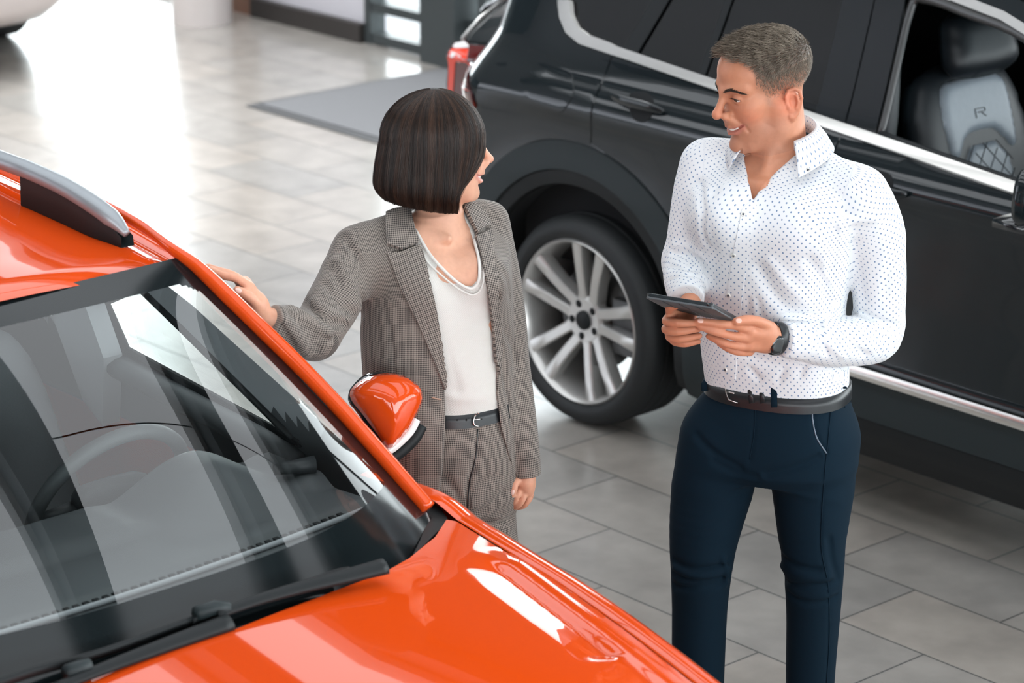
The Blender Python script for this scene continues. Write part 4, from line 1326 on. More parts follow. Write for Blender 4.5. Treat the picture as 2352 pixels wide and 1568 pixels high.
    def trace(s, px, py, t0=4.8, t1=7.6):
        r = ray(px, py); t = np.linspace(t0, t1, 1400)
        v = s(CAM + t[:, None] * r)
        k = np.argmax(v < 0) if (v < 0).any() else np.argmin(v)
        return CAM + t[k] * r
    def px_groove(s, pts, w_, amp, n=4):
        L = spline(np.array([s.trace(*p) for p in pts]), n) if len(pts) > 2 else np.array([s.trace(*p) for p in pts])
        return s.groove(L, w_, amp)
    def mesh(s, lo, hi, vox, coarse=4, smooth=2):
        lo = np.asarray(lo, float); hi = np.asarray(hi, float)
        cn = np.ceil((hi - lo) / (vox * coarse)).astype(int) + 1
        g = [lo[i] + np.arange(cn[i]) * vox * coarse for i in range(3)]
        G = np.stack(np.meshgrid(*g, indexing='ij'), -1).reshape(-1, 3)
        D0 = s(G).reshape(cn)
        cur = s.cur
        act = np.abs(D0) < vox * coarse * 2.2
        n = (cn - 1) * coarse + 1
        rep = D0.repeat(coarse, 0).repeat(coarse, 1).repeat(coarse, 2)
        h = coarse // 2
        D = rep[h:h + n[0], h:h + n[1], h:h + n[2]].astype(np.float32).copy()
        am = act.repeat(coarse, 0).repeat(coarse, 1).repeat(coarse, 2)[h:h + n[0], h:h + n[1], h:h + n[2]]
        idx = np.argwhere(am)
        out = np.empty(len(idx), np.float32)
        for i in range(0, len(idx), 200000):
            out[i:i + 200000] = s(lo + idx[i:i + 200000] * vox, cull=vox * 4)
        D[am] = out
        I = D < 0
        c = np.zeros(np.array(D.shape) - 1, np.int8)
        for dx in (0, 1):
            for dy in (0, 1):
                for dz in (0, 1):
                    c += I[dx:dx + c.shape[0], dy:dy + c.shape[1], dz:dz + c.shape[2]]
        cells = np.argwhere((c > 0) & (c < 8))
        num = -np.ones(c.shape, np.int32); num[tuple(cells.T)] = np.arange(len(cells))
        acc = np.zeros((len(cells), 3)); cnt = np.zeros(len(cells))
        off = [np.array([a, b, e]) for a in (0, 1) for b in (0, 1) for e in (0, 1)]
        vals = {tuple(o): D[tuple((cells + o).T)] for o in off}
        for o in off:
            for ax in range(3):
                if o[ax] == 0:
                    o2 = o.copy(); o2[ax] = 1
                    a, b = vals[tuple(o)], vals[tuple(o2)]
                    m = (a < 0) != (b < 0)
                    t = np.where(m, a / np.where(m, a - b, 1), 0)
                    p = np.tile(o.astype(float), (len(cells), 1)); p[:, ax] = t
                    acc[m] += p[m]; cnt[m] += 1
        V = lo + (cells + acc / cnt[:, None]) * vox
        F = []
        for ax in range(3):
            b, e = [(1, 2), (2, 0), (0, 1)][ax]
            sl0 = [slice(None)] * 3; sl1 = [slice(None)] * 3
            sl0[ax] = slice(0, -1); sl1[ax] = slice(1, None)
            A = I[tuple(sl0)]; B = I[tuple(sl1)]
            E_ = np.argwhere(A != B)
            E_ = E_[(E_[:, b] > 0) & (E_[:, e] > 0) & (E_[:, b] < D.shape[b] - 1) & (E_[:, e] < D.shape[e] - 1)]
            ub = np.zeros(3, int); ub[b] = 1; ue = np.zeros(3, int); ue[e] = 1
            q = np.stack([num[tuple((E_ - ub - ue).T)], num[tuple((E_ - ue).T)], num[tuple(E_.T)], num[tuple((E_ - ub).T)]], 1)
            flip = ~A[tuple(E_.T)]
            q[flip] = q[flip][:, ::-1]
            F.append(q)
        F = np.vstack(F); F = F[(F >= 0).all(1)]
        for _ in range(smooth):
            S_ = np.zeros_like(V); N_ = np.zeros(len(V))
            for i in range(4):
                a, b = F[:, i], F[:, (i + 1) % 4]
                np.add.at(S_, a, V[b]); np.add.at(N_, a, 1)
                np.add.at(S_, b, V[a]); np.add.at(N_, b, 1)
            V = V * .5 + .5 * S_ / np.maximum(N_, 1)[:, None]
        return V, F


def tuck(obj, field, keep, margin=.006, deep=.035):
    """pull skin that would show through a garment back under it"""
    me = obj.data; n = len(me.vertices); P = np.empty(n * 3); me.vertices.foreach_get('co', P); P = P.reshape(-1, 3)
    if obj.parent: P = P + np.array(world_loc(obj.parent)) * 0
    for _ in range(3):
        v = field(P); m = (v > -margin) & (v < deep) & ~keep(P)
        if not m.any(): break
        Q = P[m]; h = .002
        g = np.stack([field(Q + np.eye(3)[i] * h) - field(Q - np.eye(3)[i] * h) for i in range(3)], 1)
        P[m] = Q - unit(g) * (v[m] + margin + .001)[:, None]
    me.vertices.foreach_set('co', P.ravel()); me.update()


def bvh(V, F): return BVHTree.FromPolygons([tuple(v) for v in V], [list(f) for f in F])


def cast(tree, px, py):
    r = ray(px, py); r = r / np.linalg.norm(r)
    h = tree.ray_cast(Vector(CAM), Vector(r), 20)
    return (np.array(h[0]), np.array(h[1])) if h[0] is not None else (None, None)


def patch(tree, poly, off, thick, name, m, parent, step=5.0, uv=None, lift=None, rnd=.6, hole=()):
    """cloth piece lying on a surface: outline as seen, thickness along the surface normal"""
    V2, F = flat_mesh(np.array(poly, float), hole, step)
    P = []; N = []; ok = []
    for x, y in V2:
        p, n_ = cast(tree, x, y)
        ok.append(p is not None)
        P.append(p if p is not None else (0, 0, 0)); N.append(n_ if n_ is not None else (0, 0, 1))
    P = np.array(P); N = np.array(N); ok = np.array(ok)
    F = F[ok[F].all(1)]
    # even the normals and heights out
    nb = [set() for _ in V2]
    for t in F:
        for i in range(3): nb[t[i]].update((t[(i + 1) % 3], t[(i + 2) % 3]))
    for _ in range(6):
        N = np.array([N[i] + sum(N[j] for j in nb[i]) if nb[i] else N[i] for i in range(len(N))]); N = unit(N)
    for _ in range(3):
        P = np.array([(P[i] * 2 + sum(P[j] for j in nb[i])) / (2 + len(nb[i])) if nb[i] and len(nb[i]) > 5 else P[i] for i in range(len(P))])
    d = -poly_sd(V2, poly)
    e = np.clip(d / (step * 1.2), 0, 1); hgt = off + thick * (rnd + (1 - rnd) * np.sqrt(e))
    if lift is not None: hgt = hgt + lift(V2)
    A = P + N * hgt[:, None]; B = P + N * (off - .003)
    n = len(V2)
    be = boundary_edges(F)
    FF = [list(t[::-1]) for t in F] 
    # orientation: facing the camera
    c = A[F].mean(1); nn = np.cross(A[F[:, 1]] - A[F[:, 0]], A[F[:, 2]] - A[F[:, 0]])
    flip = ((nn * (CAM - c)).sum(1) < 0).mean() > .5
    FF = [list(t[::-1]) if flip else list(t) for t in F]
    for a, b in be: FF.append([a, n + a, n + b, b] if not flip else [b, n + b, n + a, a])
    at = None
    if uv is not None:
        U_ = uv(V2); at = {'pu': np.r_[U_[:, 0], U_[:, 0]], 'pv': np.r_[U_[:, 1], U_[:, 1]]}
    return mesh_obj(name, np.vstack([A, B]), FF, m, parent, True, attrs=at, sharp=60)


# ------------------------------------------------------------------ cloth and skin materials
def attr(t, n):
    a = t.nodes.new('ShaderNodeAttribute'); a.attribute_name = n; return a.outputs['Fac']


def mathn(t, op, a, b=None, c=None):
    n = t.nodes.new('ShaderNodeMath'); n.operation = op
    for i, v in enumerate((a, b, c)):
        if v is None: continue
        if isinstance(v, (int, float)): n.inputs[i].default_value = v
        else: t.links.new(v, n.inputs[i])
    return n.outputs[0]


def mixc(t, f, a, b):
    n = t.nodes.new('ShaderNodeMix'); n.data_type = 'RGBA'
    for k, v in (('Factor', f), ('A', a), ('B', b)):
        if isinstance(v, tuple): n.inputs[k].default_value = v + (1,)
        elif isinstance(v, (int, float)): n.inputs[k].default_value = v
        else: t.links.new(v, n.inputs[k])
    return n.outputs['Result']


def dotted_shirt():
    m = principled('white shirt cloth with small blue dots', (.71, .725, .745), .8, sheen=.15)
    t = m.node_tree; b = t.nodes['Principled BSDF']
    s = .0160
    u = mathn(t, 'DIVIDE', attr(t, 'pu'), s); v = mathn(t, 'DIVIDE', attr(t, 'pv'), s)
    d = None
    for o in (0.0, .5):
        fu = mathn(t, 'SUBTRACT', mathn(t, 'FRACT', mathn(t, 'ADD', u, o + 100)), .5)
        fv = mathn(t, 'SUBTRACT', mathn(t, 'FRACT', mathn(t, 'ADD', v, o + 100)), .5)
        q = mathn(t, 'ADD', mathn(t, 'MULTIPLY', fu, fu), mathn(t, 'MULTIPLY', fv, fv))
        d = q if d is None else mathn(t, 'MINIMUM', d, q)
    k = mathn(t, 'LESS_THAN', d, .115 ** 2)
    t.links.new(mixc(t, k, (.71, .725, .745), (.16, .24, .38)), b.inputs['Base Color'])
    return m


def check_cloth(name, lightc, darkc, s=.0042):
    m = principled(name, lightc, .85, sheen=.1)
    t = m.node_tree; b = t.nodes['Principled BSDF']
    u = mathn(t, 'FRACT', mathn(t, 'ADD', mathn(t, 'DIVIDE', attr(t, 'pu'), s), 500)); v = mathn(t, 'FRACT', mathn(t, 'ADD', mathn(t, 'DIVIDE', attr(t, 'pv'), s), 500))
    a = mathn(t, 'GREATER_THAN', u, .5); c = mathn(t, 'GREATER_THAN', v, .5)
    mid = tuple((x + y) * .5 for x, y in zip(lightc, darkc))
    one = mixc(t, a, lightc, mid); two = mixc(t, a, mid, darkc)
    t.links.new(mixc(t, c, one, two), b.inputs['Base Color'])
    return m


def knit_cloth():
    m = principled('cream fine knit', (.64, .62, .585), .9, sheen=.3)
    t = m.node_tree; b = t.nodes['Principled BSDF']
    u = mathn(t, 'MULTIPLY', attr(t, 'pu'), 2 * math.pi / .0042); v = mathn(t, 'MULTIPLY', attr(t, 'pv'), 2 * math.pi / .0036)
    h = mathn(t, 'MULTIPLY', mathn(t, 'SINE', u), mathn(t, 'SINE', v))
    bp = t.nodes.new('ShaderNodeBump'); bp.inputs['Strength'].default_value = .35; bp.inputs['Distance'].default_value = .0012
    t.links.new(h, bp.inputs['Height']); t.links.new(bp.outputs[0], b.inputs['Normal'])
    return m


def skin_material(name):
    m = principled(name, (.5, .3, .2), .46, sss=.12, spec=.35)
    t = m.node_tree; b = t.nodes['Principled BSDF']
    a = t.nodes.new('ShaderNodeAttribute'); a.attribute_name = 'tone'
    tcn = t.nodes.new('ShaderNodeTexCoord'); nz = t.nodes.new('ShaderNodeTexNoise'); nz.inputs['Scale'].default_value = 90; nz.inputs['Detail'].default_value = 5
    t.links.new(tcn.outputs['Object'], nz.inputs['Vector'])
    f = mathn(t, 'MULTIPLY_ADD', nz.outputs['Fac'], .22, .89)
    mx = t.nodes.new('ShaderNodeMix'); mx.data_type = 'RGBA'; mx.blend_type = 'MULTIPLY'; mx.inputs['Factor'].default_value = 1
    t.links.new(a.outputs['Color'], mx.inputs['A']); t.links.new(f, mx.inputs['B'])
    t.links.new(mx.outputs['Result'], b.inputs['Base Color'])
    n2 = t.nodes.new('ShaderNodeTexNoise'); n2.inputs['Scale'].default_value = 700; n2.inputs['Detail'].default_value = 2
    t.links.new(tcn.outputs['Object'], n2.inputs['Vector'])
    bp = t.nodes.new('ShaderNodeBump'); bp.inputs['Strength'].default_value = .12; bp.inputs['Distance'].default_value = .001
    t.links.new(n2.outputs['Fac'], bp.inputs['Height']); t.links.new(bp.outputs[0], b.inputs['Normal'])
    return m


def hair_material(name, c0, c1, rough=.38):
    m = principled(name, c0, rough, spec=.35)
    t = m.node_tree; b = t.nodes['Principled BSDF']
    t.links.new(mixc(t, attr(t, 'shade'), c0, c1), b.inputs['Base Color'])
    b.inputs['Anisotropic'].default_value = .5
    return m


def strands(name, paths, r, m, parent, shade=None):
    """thin three-sided strands; paths (n, k, 3)"""
    P = np.asarray(paths, float); n, k, _ = P.shape
    Tn = unit(np.gradient(P, axis=1))
    ref = np.array([.31, .57, .76]); N = unit(np.cross(Tn, ref)); B = np.cross(Tn, N)
    rr = (np.asarray(r, float).reshape(-1, 1) if np.ndim(r) else np.full((n, 1), r)) * np.linspace(1, .35, k)[None]
    ring = []
    for a_ in (0, 2.094, 4.189):
        ring.append(P + (N * math.cos(a_) + B * math.sin(a_)) * rr[..., None])
    V = np.stack(ring, 2).reshape(-1, 3)
    base = (np.arange(n)[:, None] * k + np.arange(k - 1)[None])[..., None] * 3
    F = []
    for a_ in range(3):
        b_ = (a_ + 1) % 3
        F.append(np.concatenate([base + a_, base + b_, base + 3 + b_, base + 3 + a_], -1).reshape(-1, 4))
    sh = np.repeat(rng.random(n) if shade is None else shade, k * 3)
    return mesh_obj(name, V, np.vstack(F), m, parent, True, attrs={'shade': sh})
# ------------------------------------------------------------------ heads and hands
def prj(P):
    P = np.asarray(P, float); d = P - CAM; z = d @ VW
    return np.stack([1176 + FPX * (d @ VR) / z, 784 - FPX * (d @ VU) / z], -1)


def face_axes(dirn, pitch, roll=0.0):
    """rows: person's left, face forward, up"""
    d = unit(np.asarray(dirn, float)); z = np.array([0, 0, 1.0])
    f = d * math.cos(pitch) - z * math.sin(pitch)
    l = unit(np.cross(z, d)); u = np.cross(l, f); u = -u if u[2] < 0 else u
    if roll: l, u = l * math.cos(roll) + u * math.sin(roll), u * math.cos(roll) - l * math.sin(roll)
    return np.array([l, f, u])


def build_head(f, o, A, s=1.0, fem=False):
    q = lambda *v: np.array(v, float) * s
    f.frame(o, A)
    K = lambda k: k * s
    w = .93 if fem else 1.0
    f.ell(q(0, -.022, .046), q(.0765 * w, .106 if not fem else .098, .082), K(.02))
    f.ell(q(0, .024, .046), q(.064 * w, .064, .060), K(.03))
    f.ell(q(0, .036, -.028), q(.057 * w, .052, .072), K(.03))
    f.pair('ell', q(.044 * w, .050, -.014), q(.022, .025, .019), K(.024))
    if fem:
        f.chain([q(-.054, -.004, -.035), q(-.046, .008, -.070), q(-.022, .058, -.104), q(0, .070, -.108), q(.022, .058, -.104), q(.046, .008, -.070), q(.054, -.004, -.035)], q(.018, .017, .0145, .014, .0145, .017, .018), K(.026))
        f.ell(q(0, .076, -.107), q(.016, .013, .013), K(.014))
    else:
        f.chain([q(-.060, -.006, -.035), q(-.055, .006, -.078), q(-.028, .058, -.112), q(0, .074, -.116), q(.028, .058, -.112), q(.055, .006, -.078), q(.060, -.006, -.035)], q(.020, .020, .017, .016, .017, .020, .020), K(.026))
        f.ell(q(0, .082, -.112), q(.021, .015, .016), K(.015))
    f.ell(q(0, .034, -.074), q(.045 * w, .047, .040), K(.03))
    br = .0085 if not fem else .006
    f.pair('chain', [q(.050, .064, .026), q(.030, .0825, .028), q(.009, .088, .021)], q(br, br, br), K(.016))
    f.ell(q(0, .086, .016), q(.014, .010, .014), K(.012))
    # nose
    if fem:
        f.chain([q(0, .088, .012), q(0, .098, -.006), q(0, .111, -.026)], q(.0075, .0075, .0085), K(.011))
        f.ell(q(0, .1125, -.028), q(.0088, .009, .0085), K(.006)); f.pair('ell', q(.0115, .099, -.034), q(.0075, .011, .0068), K(.006))
    else:
        f.chain([q(0, .090, .016), q(0, .104, -.006), q(0, .117, -.024)], q(.0082, .0085, .0098), K(.010))
        f.ell(q(0, .1190, -.027), q(.0106, .0105, .0105), K(.006)); f.pair('ell', q(.0135, .102, -.032), q(.0085, .0130, .0088), K(.006))
    f.pair('ell', q(.0065, .107, -.0395 if not fem else -.0385), q(.0042, .006, .0036), K(.003), sub=True)
    f.ell(q(0, .087, -.046), q(.024, .014, .018), K(.014))
    # eye sockets, lids
    f.pair('ell', q(.033, .097, .006), q(.019, .0165, .0115), K(.012), sub=True)
    f.pair('ell', q(.0325, .0735, .006), q(.0150, .0142, .0138), K(.004))
    f.pair('chain', [q(.0185, .0815, .0035), q(.0265, .0868, .0078), q(.0345, .0868, .0080), q(.0445, .0790, .0035)], q(.0012, .0018, .0018, .0012), K(.003))
    f.pair('chain', [q(.0185, .0815, .0022), q(.027, .0858, .0000), q(.036, .0850, .0000), q(.0445, .0785, .0025)], q(.0010, .0016, .0016, .0010), K(.003))
    for sg in (1, -1):
        f.chain([q(sg * .0195, .0850, .0025), q(sg * .0265, .0888, .0046), q(sg * .0350, .0878, .0046), q(sg * .0445, .0800, .0025)], q(.0030, .0046, .0046, .0026), K(.0012), sub=True)
    # cheeks lifted by the smile, mouth
    f.pair('ell', q(.040, .061, -.030), q(.019, .018, .016), K(.018))
    mz = -.066 if not fem else -.063; op = .0 if not fem else .0030
    f.chain([q(-.031, .074, mz + .006), q(-.018, .0885, mz + .0035), q(-.006, .0955, mz + .0048), q(0, .0950, mz + .0035), q(.006, .0955, mz + .0048), q(.018, .0885, mz + .0035), q(.031, .074, mz + .006)], q(.0025, .0042, .0050, .0048, .0050, .0042, .0025), K(.005))
    f.chain([q(-.029, .074, mz + .003), q(-.016, .0875, mz - .0090 - op), q(0, .0935, mz - .0115 - op), q(.016, .0875, mz - .0090 - op), q(.029, .074, mz + .003)], q(.0025, .0052, .0062, .0052, .0025), K(.005))
    for dz, rr in ((.0006, .0034), (-.0026 - op, .0034), (-.001 - op * .5, .0034)):
        f.chain([q(-.0300, .0770, mz + .0055), q(-.017, .0915, mz - .0008 + dz), q(0, .0985, mz - .0034 + dz), q(.017, .0915, mz - .0008 + dz), q(.0300, .0770, mz + .0055)], q(rr * .5, rr, rr, rr, rr * .5), K(.0015), sub=True)
    for sg in (1, -1):
        f.groove([q(sg * .0175, .0975, -.032), q(sg * .028, .086, -.045), q(sg * .0385, .073, -.061), q(sg * .040, .068, -.072)], .0042 * s, (.0030 if not fem else .0015) * s)
        f.groove([q(sg * .034, .071, mz + .008), q(sg * .0355, .070, mz - .004)], .0035 * s, .0012 * s)
        f.groove([q(sg * .023, .083, .0115), q(sg * .034, .0835, .0125), q(sg * .046, .074, .008)], .0022 * s, .0012 * s)
        f.groove([q(sg * .022, .0835, -.008), q(sg * .034, .082, -.0095)], .0030 * s, .0010 * s)
    f.groove([q(-.014, .089, mz - .021), q(0, .091, mz - .0225), q(.014, .089, mz - .021)], .006 * s, .0018 * s)
    f.groove([q(0, .0985, -.044), q(0, .0975, mz + .011)], .0030 * s, .0010 * s)
    # ears
    ez = -.030 if not fem else -.012
    e = lambda y, z, x=0.0: q(.0735 * w + x + max(0, -y) * .42, y - .028, z + ez)
    for sg in (1, -1):
        m = np.array([sg, 1, 1])
        hel = [e(.012, .004), e(.011, .020), e(.003, .031), e(-.010, .033), e(-.020, .025), e(-.022, .008), e(-.016, -.010), e(-.008, -.024), e(.001, -.031), e(.008, -.027)]
        f.ell(e(-.004, .002, .002) * m, q(.0060, .0175, .0285), K(.006))
        f.ell(e(-.002, .004, .0095) * m, q(.0070, .0100, .0165), K(.004), sub=True)
        f.chain([p * m for p in [h + q(.004, 0, 0) for h in hel]], q(.0034, .0040, .0040, .0040, .0040, .0038, .0036, .0040, .0048, .0040), K(.004))
        f.chain([p * m for p in [e(-.012, .016, .006), e(-.013, .002, .006), e(-.008, -.011, .006)]], q(.0030, .0032, .0030), K(.004))
        f.ell(e(.010, -.003, .006) * m, q(.004, .004, .0065), K(.004))
    f.frame(None, None)


def head_tone(V, o, A, s, base, lip, blush, fem, scalp=None):
    L = (V - o) @ A.T / s
    n = len(V); C = np.tile(np.array(base, float), (n, 1))
    def mixin(w_, col):
        nonlocal C
        w_ = np.clip(w_, 0, 1)[:, None]; C = C * (1 - w_) + np.array(col, float) * w_
    head = (np.linalg.norm(L, axis=1) < .19)
    g = lambda c, r: np.exp(-(((L - np.array(c)) / r) ** 2).sum(1))
    for sg in (1, -1):
        mixin(.55 * g((sg * .045, .060, -.032), .026) * head, blush)
        mixin(.75 * g((sg * .080, -.02, -.02), np.array([.02, .03, .04])) * head, blush)
    mixin(.5 * g((0, .118, -.026), .016) * head, blush)
    mz = -.066 if not fem else -.063
    up = line_d(L, np.array([(-.031, .074, mz + .006), (-.018, .0885, mz + .0035), (0, .0955, mz + .0045), (.018, .0885, mz + .0035), (.031, .074, mz + .006)]))
    lw = line_d(L, np.array([(-.029, .074, mz + .003), (-.016, .0875, mz - .009), (0, .0935, mz - .0115), (.016, .0875, mz - .009), (.029, .074, mz + .003)]))
    mixin(np.clip(1.5 - np.minimum(up / .0052, lw / .0066), 0, 1) * .85 * head, lip)
    for sg in (1, -1):       # brow and lash line colour
        if fem or True:
            d = line_d(L, np.array([(sg * .0185, .0830, .0035), (sg * .0265, .0880, .0075), (sg * .0345, .0880, .0078), (sg * .0450, .0800, .0035)]))
            mixin(np.clip(1.3 - d / .0017, 0, 1) * .8 * head, (.05, .025, .02))
    if scalp is not None:
        C = scalp(L, C, head)
    return np.hstack([C, np.ones((n, 1))])


def eyes_teeth(root, o, A, s, fem, look):
    q = lambda *v: o + (np.array(v, float) * s) @ A
    me = principled('eye white', (.78, .76, .74), .15, coat=.6, noise=.02)
    mi_ = principled('iris', (.10, .075, .05), .1, coat=.8, noise=.3, nscale=2000)
    mp_ = principled('pupil', (.004, .004, .004), .05, coat=.8, noise=.1)
    mt = principled('teeth', (.80, .76, .70), .2, coat=.5, noise=.03)
    for sg in (1, -1):
        c = q(sg * .0322, .0735, .0045); R = .0122 * s
        b = bmesh.new(); bmesh.ops.create_uvsphere(b, u_segments=40, v_segments=24, radius=R)
        V = np.array([v.co[:] for v in b.verts]) + c; F = [[v.index for v in f.verts] for f in b.faces]; b.free()
        d = unit(A[1] + A[0] * look[0] + A[2] * look[1])
        ang = np.arccos(np.clip(unit(V - c) @ d, -1, 1))
        o_ = mesh_obj('eyeball', V, F, [me, mi_, mp_], root)
        fa = np.array([ang[f].mean() for f in F])
        o_.data.polygons.foreach_set('material_index', np.where(fa < .20, 2, np.where(fa < .50, 1, 0)).tolist())
    mz = -.066 if not fem else -.063
    P = spline(np.array([q(-.0285, .0715, mz + .0032), q(-.016, .0858, mz - .0008), q(0, .0920, mz - .0030), q(.016, .0858, mz - .0008), q(.0285, .0715, mz + .0032)]), 8)
    tb = MB(); tb.tube(P, np.array([.0042, .0016]) * s, 8, flat=A[2])
    V = np.vstack(tb.V)
    mesh_obj('teeth', V, tb.F, mt, root)


def on_face(f, o, A, s, L):
    """bring a local point (x, z) onto the front of the face"""
    L = np.asarray(L, float); ys = np.linspace(.125, .02, 160)
    Q = np.repeat(L[:, None], len(ys), 1); Q[..., 1] = ys
    v = f(o + (Q.reshape(-1, 3) * s) @ A).reshape(len(L), -1)
    k = np.argmax(v < 0, 1); out = L.copy(); out[:, 1] = ys[k]
    return out


def eyebrows(f, root, o, A, s, m, fem):
    q = lambda L: o + (np.asarray(L, float) * s) @ A
    roots = []; dirs = []
    for sg in (1, -1):
        arc_ = spline(np.array([(.012, 0, .0225), (.022, 0, .0275), (.034, 0, .0300), (.045, 0, .0265), (.053, 0, .0200)]), 12)
        for p in arc_[rng.integers(0, len(arc_), 330 if not fem else 200)]:
            w_ = np.interp(p[0], [.012, .022, .045, .053], [.6, 1.0, .7, .4])
            roots.append((p + rng.normal(0, 1, 3) * [.0012, 0, .0018 * w_]) * [sg, 1, 1])
            dirs.append(np.array([.0060 * sg, -.0030, .0016 if p[0] < .035 else -.0022]) * rng.uniform(.7, 1.2))
    r0 = on_face(f, o, A, s, roots); d = np.array(dirs)
    r1 = on_face(f, o, A, s, r0 + d); 
    paths = np.stack([r0 + [0, -.0002, 0], (r0 + r1) / 2 + [0, .0016, 0], r1 + [0, .0010, 0]], 1)
    eb = strands('eyebrows', q(paths), .00050 * s, m, root)
    for sg in (1, -1):
        lp = []
        c = spline(np.array([(.0195, .0850, .0055), (.0265, .0892, .0092), (.0350, .0882, .0092), (.0448, .0805, .0050)]), 10)
        for p in c: lp.append([p * [sg, 1, 1], (p + [.0010, .0035, -.0004]) * [sg, 1, 1], (p + [.0022, .0060, .0012]) * [sg, 1, 1]])
        strands('eyelashes', q(np.array(lp)), .0006 * s, m, root)
    return eb


def finger(f, pts, r0, r1, k=.006):
    pts = np.array(pts, float); L = spline(pts, 4)
    f.chain(L, np.linspace(r0, r1, len(L)) + .0006 * np.cos(np.linspace(0, 3 * math.pi, len(L))) , k)


def nail(pts_tip, nrm, along, w_, l_, root, m):
    side = unit(np.cross(nrm, along)); V = []; F = []
    for i, a_ in enumerate(np.linspace(-1, 1, 7)):
        for j, b_ in enumerate(np.linspace(-1, 1, 7)):
            r2 = math.hypot(a_, b_); kx = a_ * (1 - .15 * b_ * b_); 
            V.append(np.array(pts_tip) + along * b_ * l_ * (1 - .25 * a_ * a_) + side * kx * w_ + nrm * (.0022 * (1 - a_ * a_ * .9) - .0012 * (b_ * b_) * .5))
    for i in range(6):
        for j in range(6): F.append([i * 7 + j, i * 7 + j + 1, i * 7 + 8 + j, i * 7 + 7 + j])
    return mesh_obj('fingernail', V, F, m, root, True)


class Base:
    """standing place of a person; P(px, py, t): point seen at a pixel, t metres nearer to the viewer than the standing plane"""
    def __init__(s, x, y): s.b = np.array([x, y, 0.0])
    def P(s, px, py, t=0.0): return on_plane(px, py, VT, VT @ s.b + t)


def join(parts):
    V = []; F = []; n = 0
    for v, f in parts:
        V.append(v); F.append(np.asarray(f) + n); n += len(v)
    return np.vstack(V), np.vstack(F)
# ------------------------------------------------------------------ the man
man = thing('person', 'man in a white dotted shirt and navy trousers holding a tablet', 'person', (1.7594, -1.5772, 0))
MBs = Base(1.7594, -1.5772); J = MBs.P
ma = R_(25)
HA = face_axes(-VR * math.cos(ma) + VT * math.sin(ma), R_(12), R_(0))
HO = J(1748, 201, .0)
HS = .985
LS, RS = J(1972, 450, .07), J(1626, 382, -.085)
TL = unit((LS - RS) * [1, 1, 0]); TF = np.cross(TL, [0, 0, 1.0])          # torso left, forward
m_skin_m = skin_material('tanned skin')
hair_m = hair_material('ash brown hair', (.11, .085, .062), (.30, .245, .19))
brow_m = hair_material('brown brows', (.030, .020, .014), (.05, .034, .024))
BASE_M = (.52, .225, .130)

hf = Field(); build_head(hf, HO, HA, HS)
nb_ = HO + np.array([0, -.030, -.055]) @ HA * HS
hf.chain([nb_ + [0, 0, .02], J(1790, 330, -.01), J(1792, 400, -.015)], [.056, .060, .066], .025)
hf.chain([HO + np.array([.050, -.034, -.050]) @ HA, J(1752, 405, .060)], [.010, .008], .03)
tors = lambda g: [(J(1785, 892, .0), .158 + g, .118 + g), (J(1779, 800, .0), .163 + g, .121 + g), (J(1770, 700, .0), .164 + g, .126 + g), (J(1772, 600, .0), .181 + g, .134 + g),
                  (J(1776, 510, -.005), .193 + g, .138 + g), (J(1782, 445, -.01), .196 + g, .126 + g), (J(1788, 400, -.015), .160 + g, .106 + g), (J(1791, 368, -.02), .105 + g, .085 + g), (J(1793, 345, -.02), .070 + g, .070 + g)]
skin_t = [q for q in tors(-.015)][3:]
hf.loft(skin_t, TL, TF, .03)
tors = lambda g: [(J(1785, 892, .0), .158 + g, .118 + g), (J(1779, 800, .0), .163 + g, .121 + g), (J(1770, 700, .0), .164 + g, .126 + g), (J(1772, 600, .0), .181 + g, .134 + g),
                  (J(1776, 510, -.005), .193 + g, .138 + g), (J(1782, 445, -.01), .196 + g, .126 + g), (J(1788, 400, -.015), .160 + g, .106 + g), (J(1791, 368, -.02), .105 + g, .085 + g), (J(1793, 345, -.02), .070 + g, .070 + g)]
skin_t = [q for q in tors(-.015)][3:]
hf.loft(skin_t, TL, TF, .03)
hf.chain([J(1740, 425, .080), J(1700, 415, .05)], [.008, .006], .03); hf.chain([J(1762, 430, .090), J(1830, 440, .075)], [.008, .006], .03)
V1, F1 = hf.mesh(HO + [-.15, -.15, -.150], HO + [.15, .15, .17], .0016)
V1b, F1b = hf.mesh(HO + [-.21, -.21, -.36], HO + [.21, .21, -.146], .003)

# hands
hh = Field()
# his left hand, nearer to us
wl = J(1790, 776, .185)
hh.chain([J(1850, 780, .15), wl, J(1762, 772, .215)], [.034, .026, .028], .012)
hh.chain([J(1758, 764, .225), J(1722, 764, .25)], [.024, .016], .014); hh.chain([J(1758, 788, .215), J(1722, 790, .24)], [.022, .016], .014)
finger(hh, [J(1722, 757, .255), J(1690, 748, .272), J(1655, 744, .285), J(1604, 737, .288)], .0105, .0080)
finger(hh, [J(1716, 776, .255), J(1676, 770, .275), J(1640, 760, .285), J(1608, 750, .282)], .0105, .0080)
finger(hh, [J(1716, 795, .245), J(1685, 793, .265), J(1655, 784, .268), J(1628, 772, .255)], .0100, .0075)
finger(hh, [J(1722, 808, .228), J(1696, 809, .245), J(1672, 800, .245), J(1652, 789, .232)], .0088, .0068)
finger(hh, [J(1770, 752, .225), J(1742, 738, .252), J(1715, 735, .268), J(1692, 738, .282)], .0125, .0098)
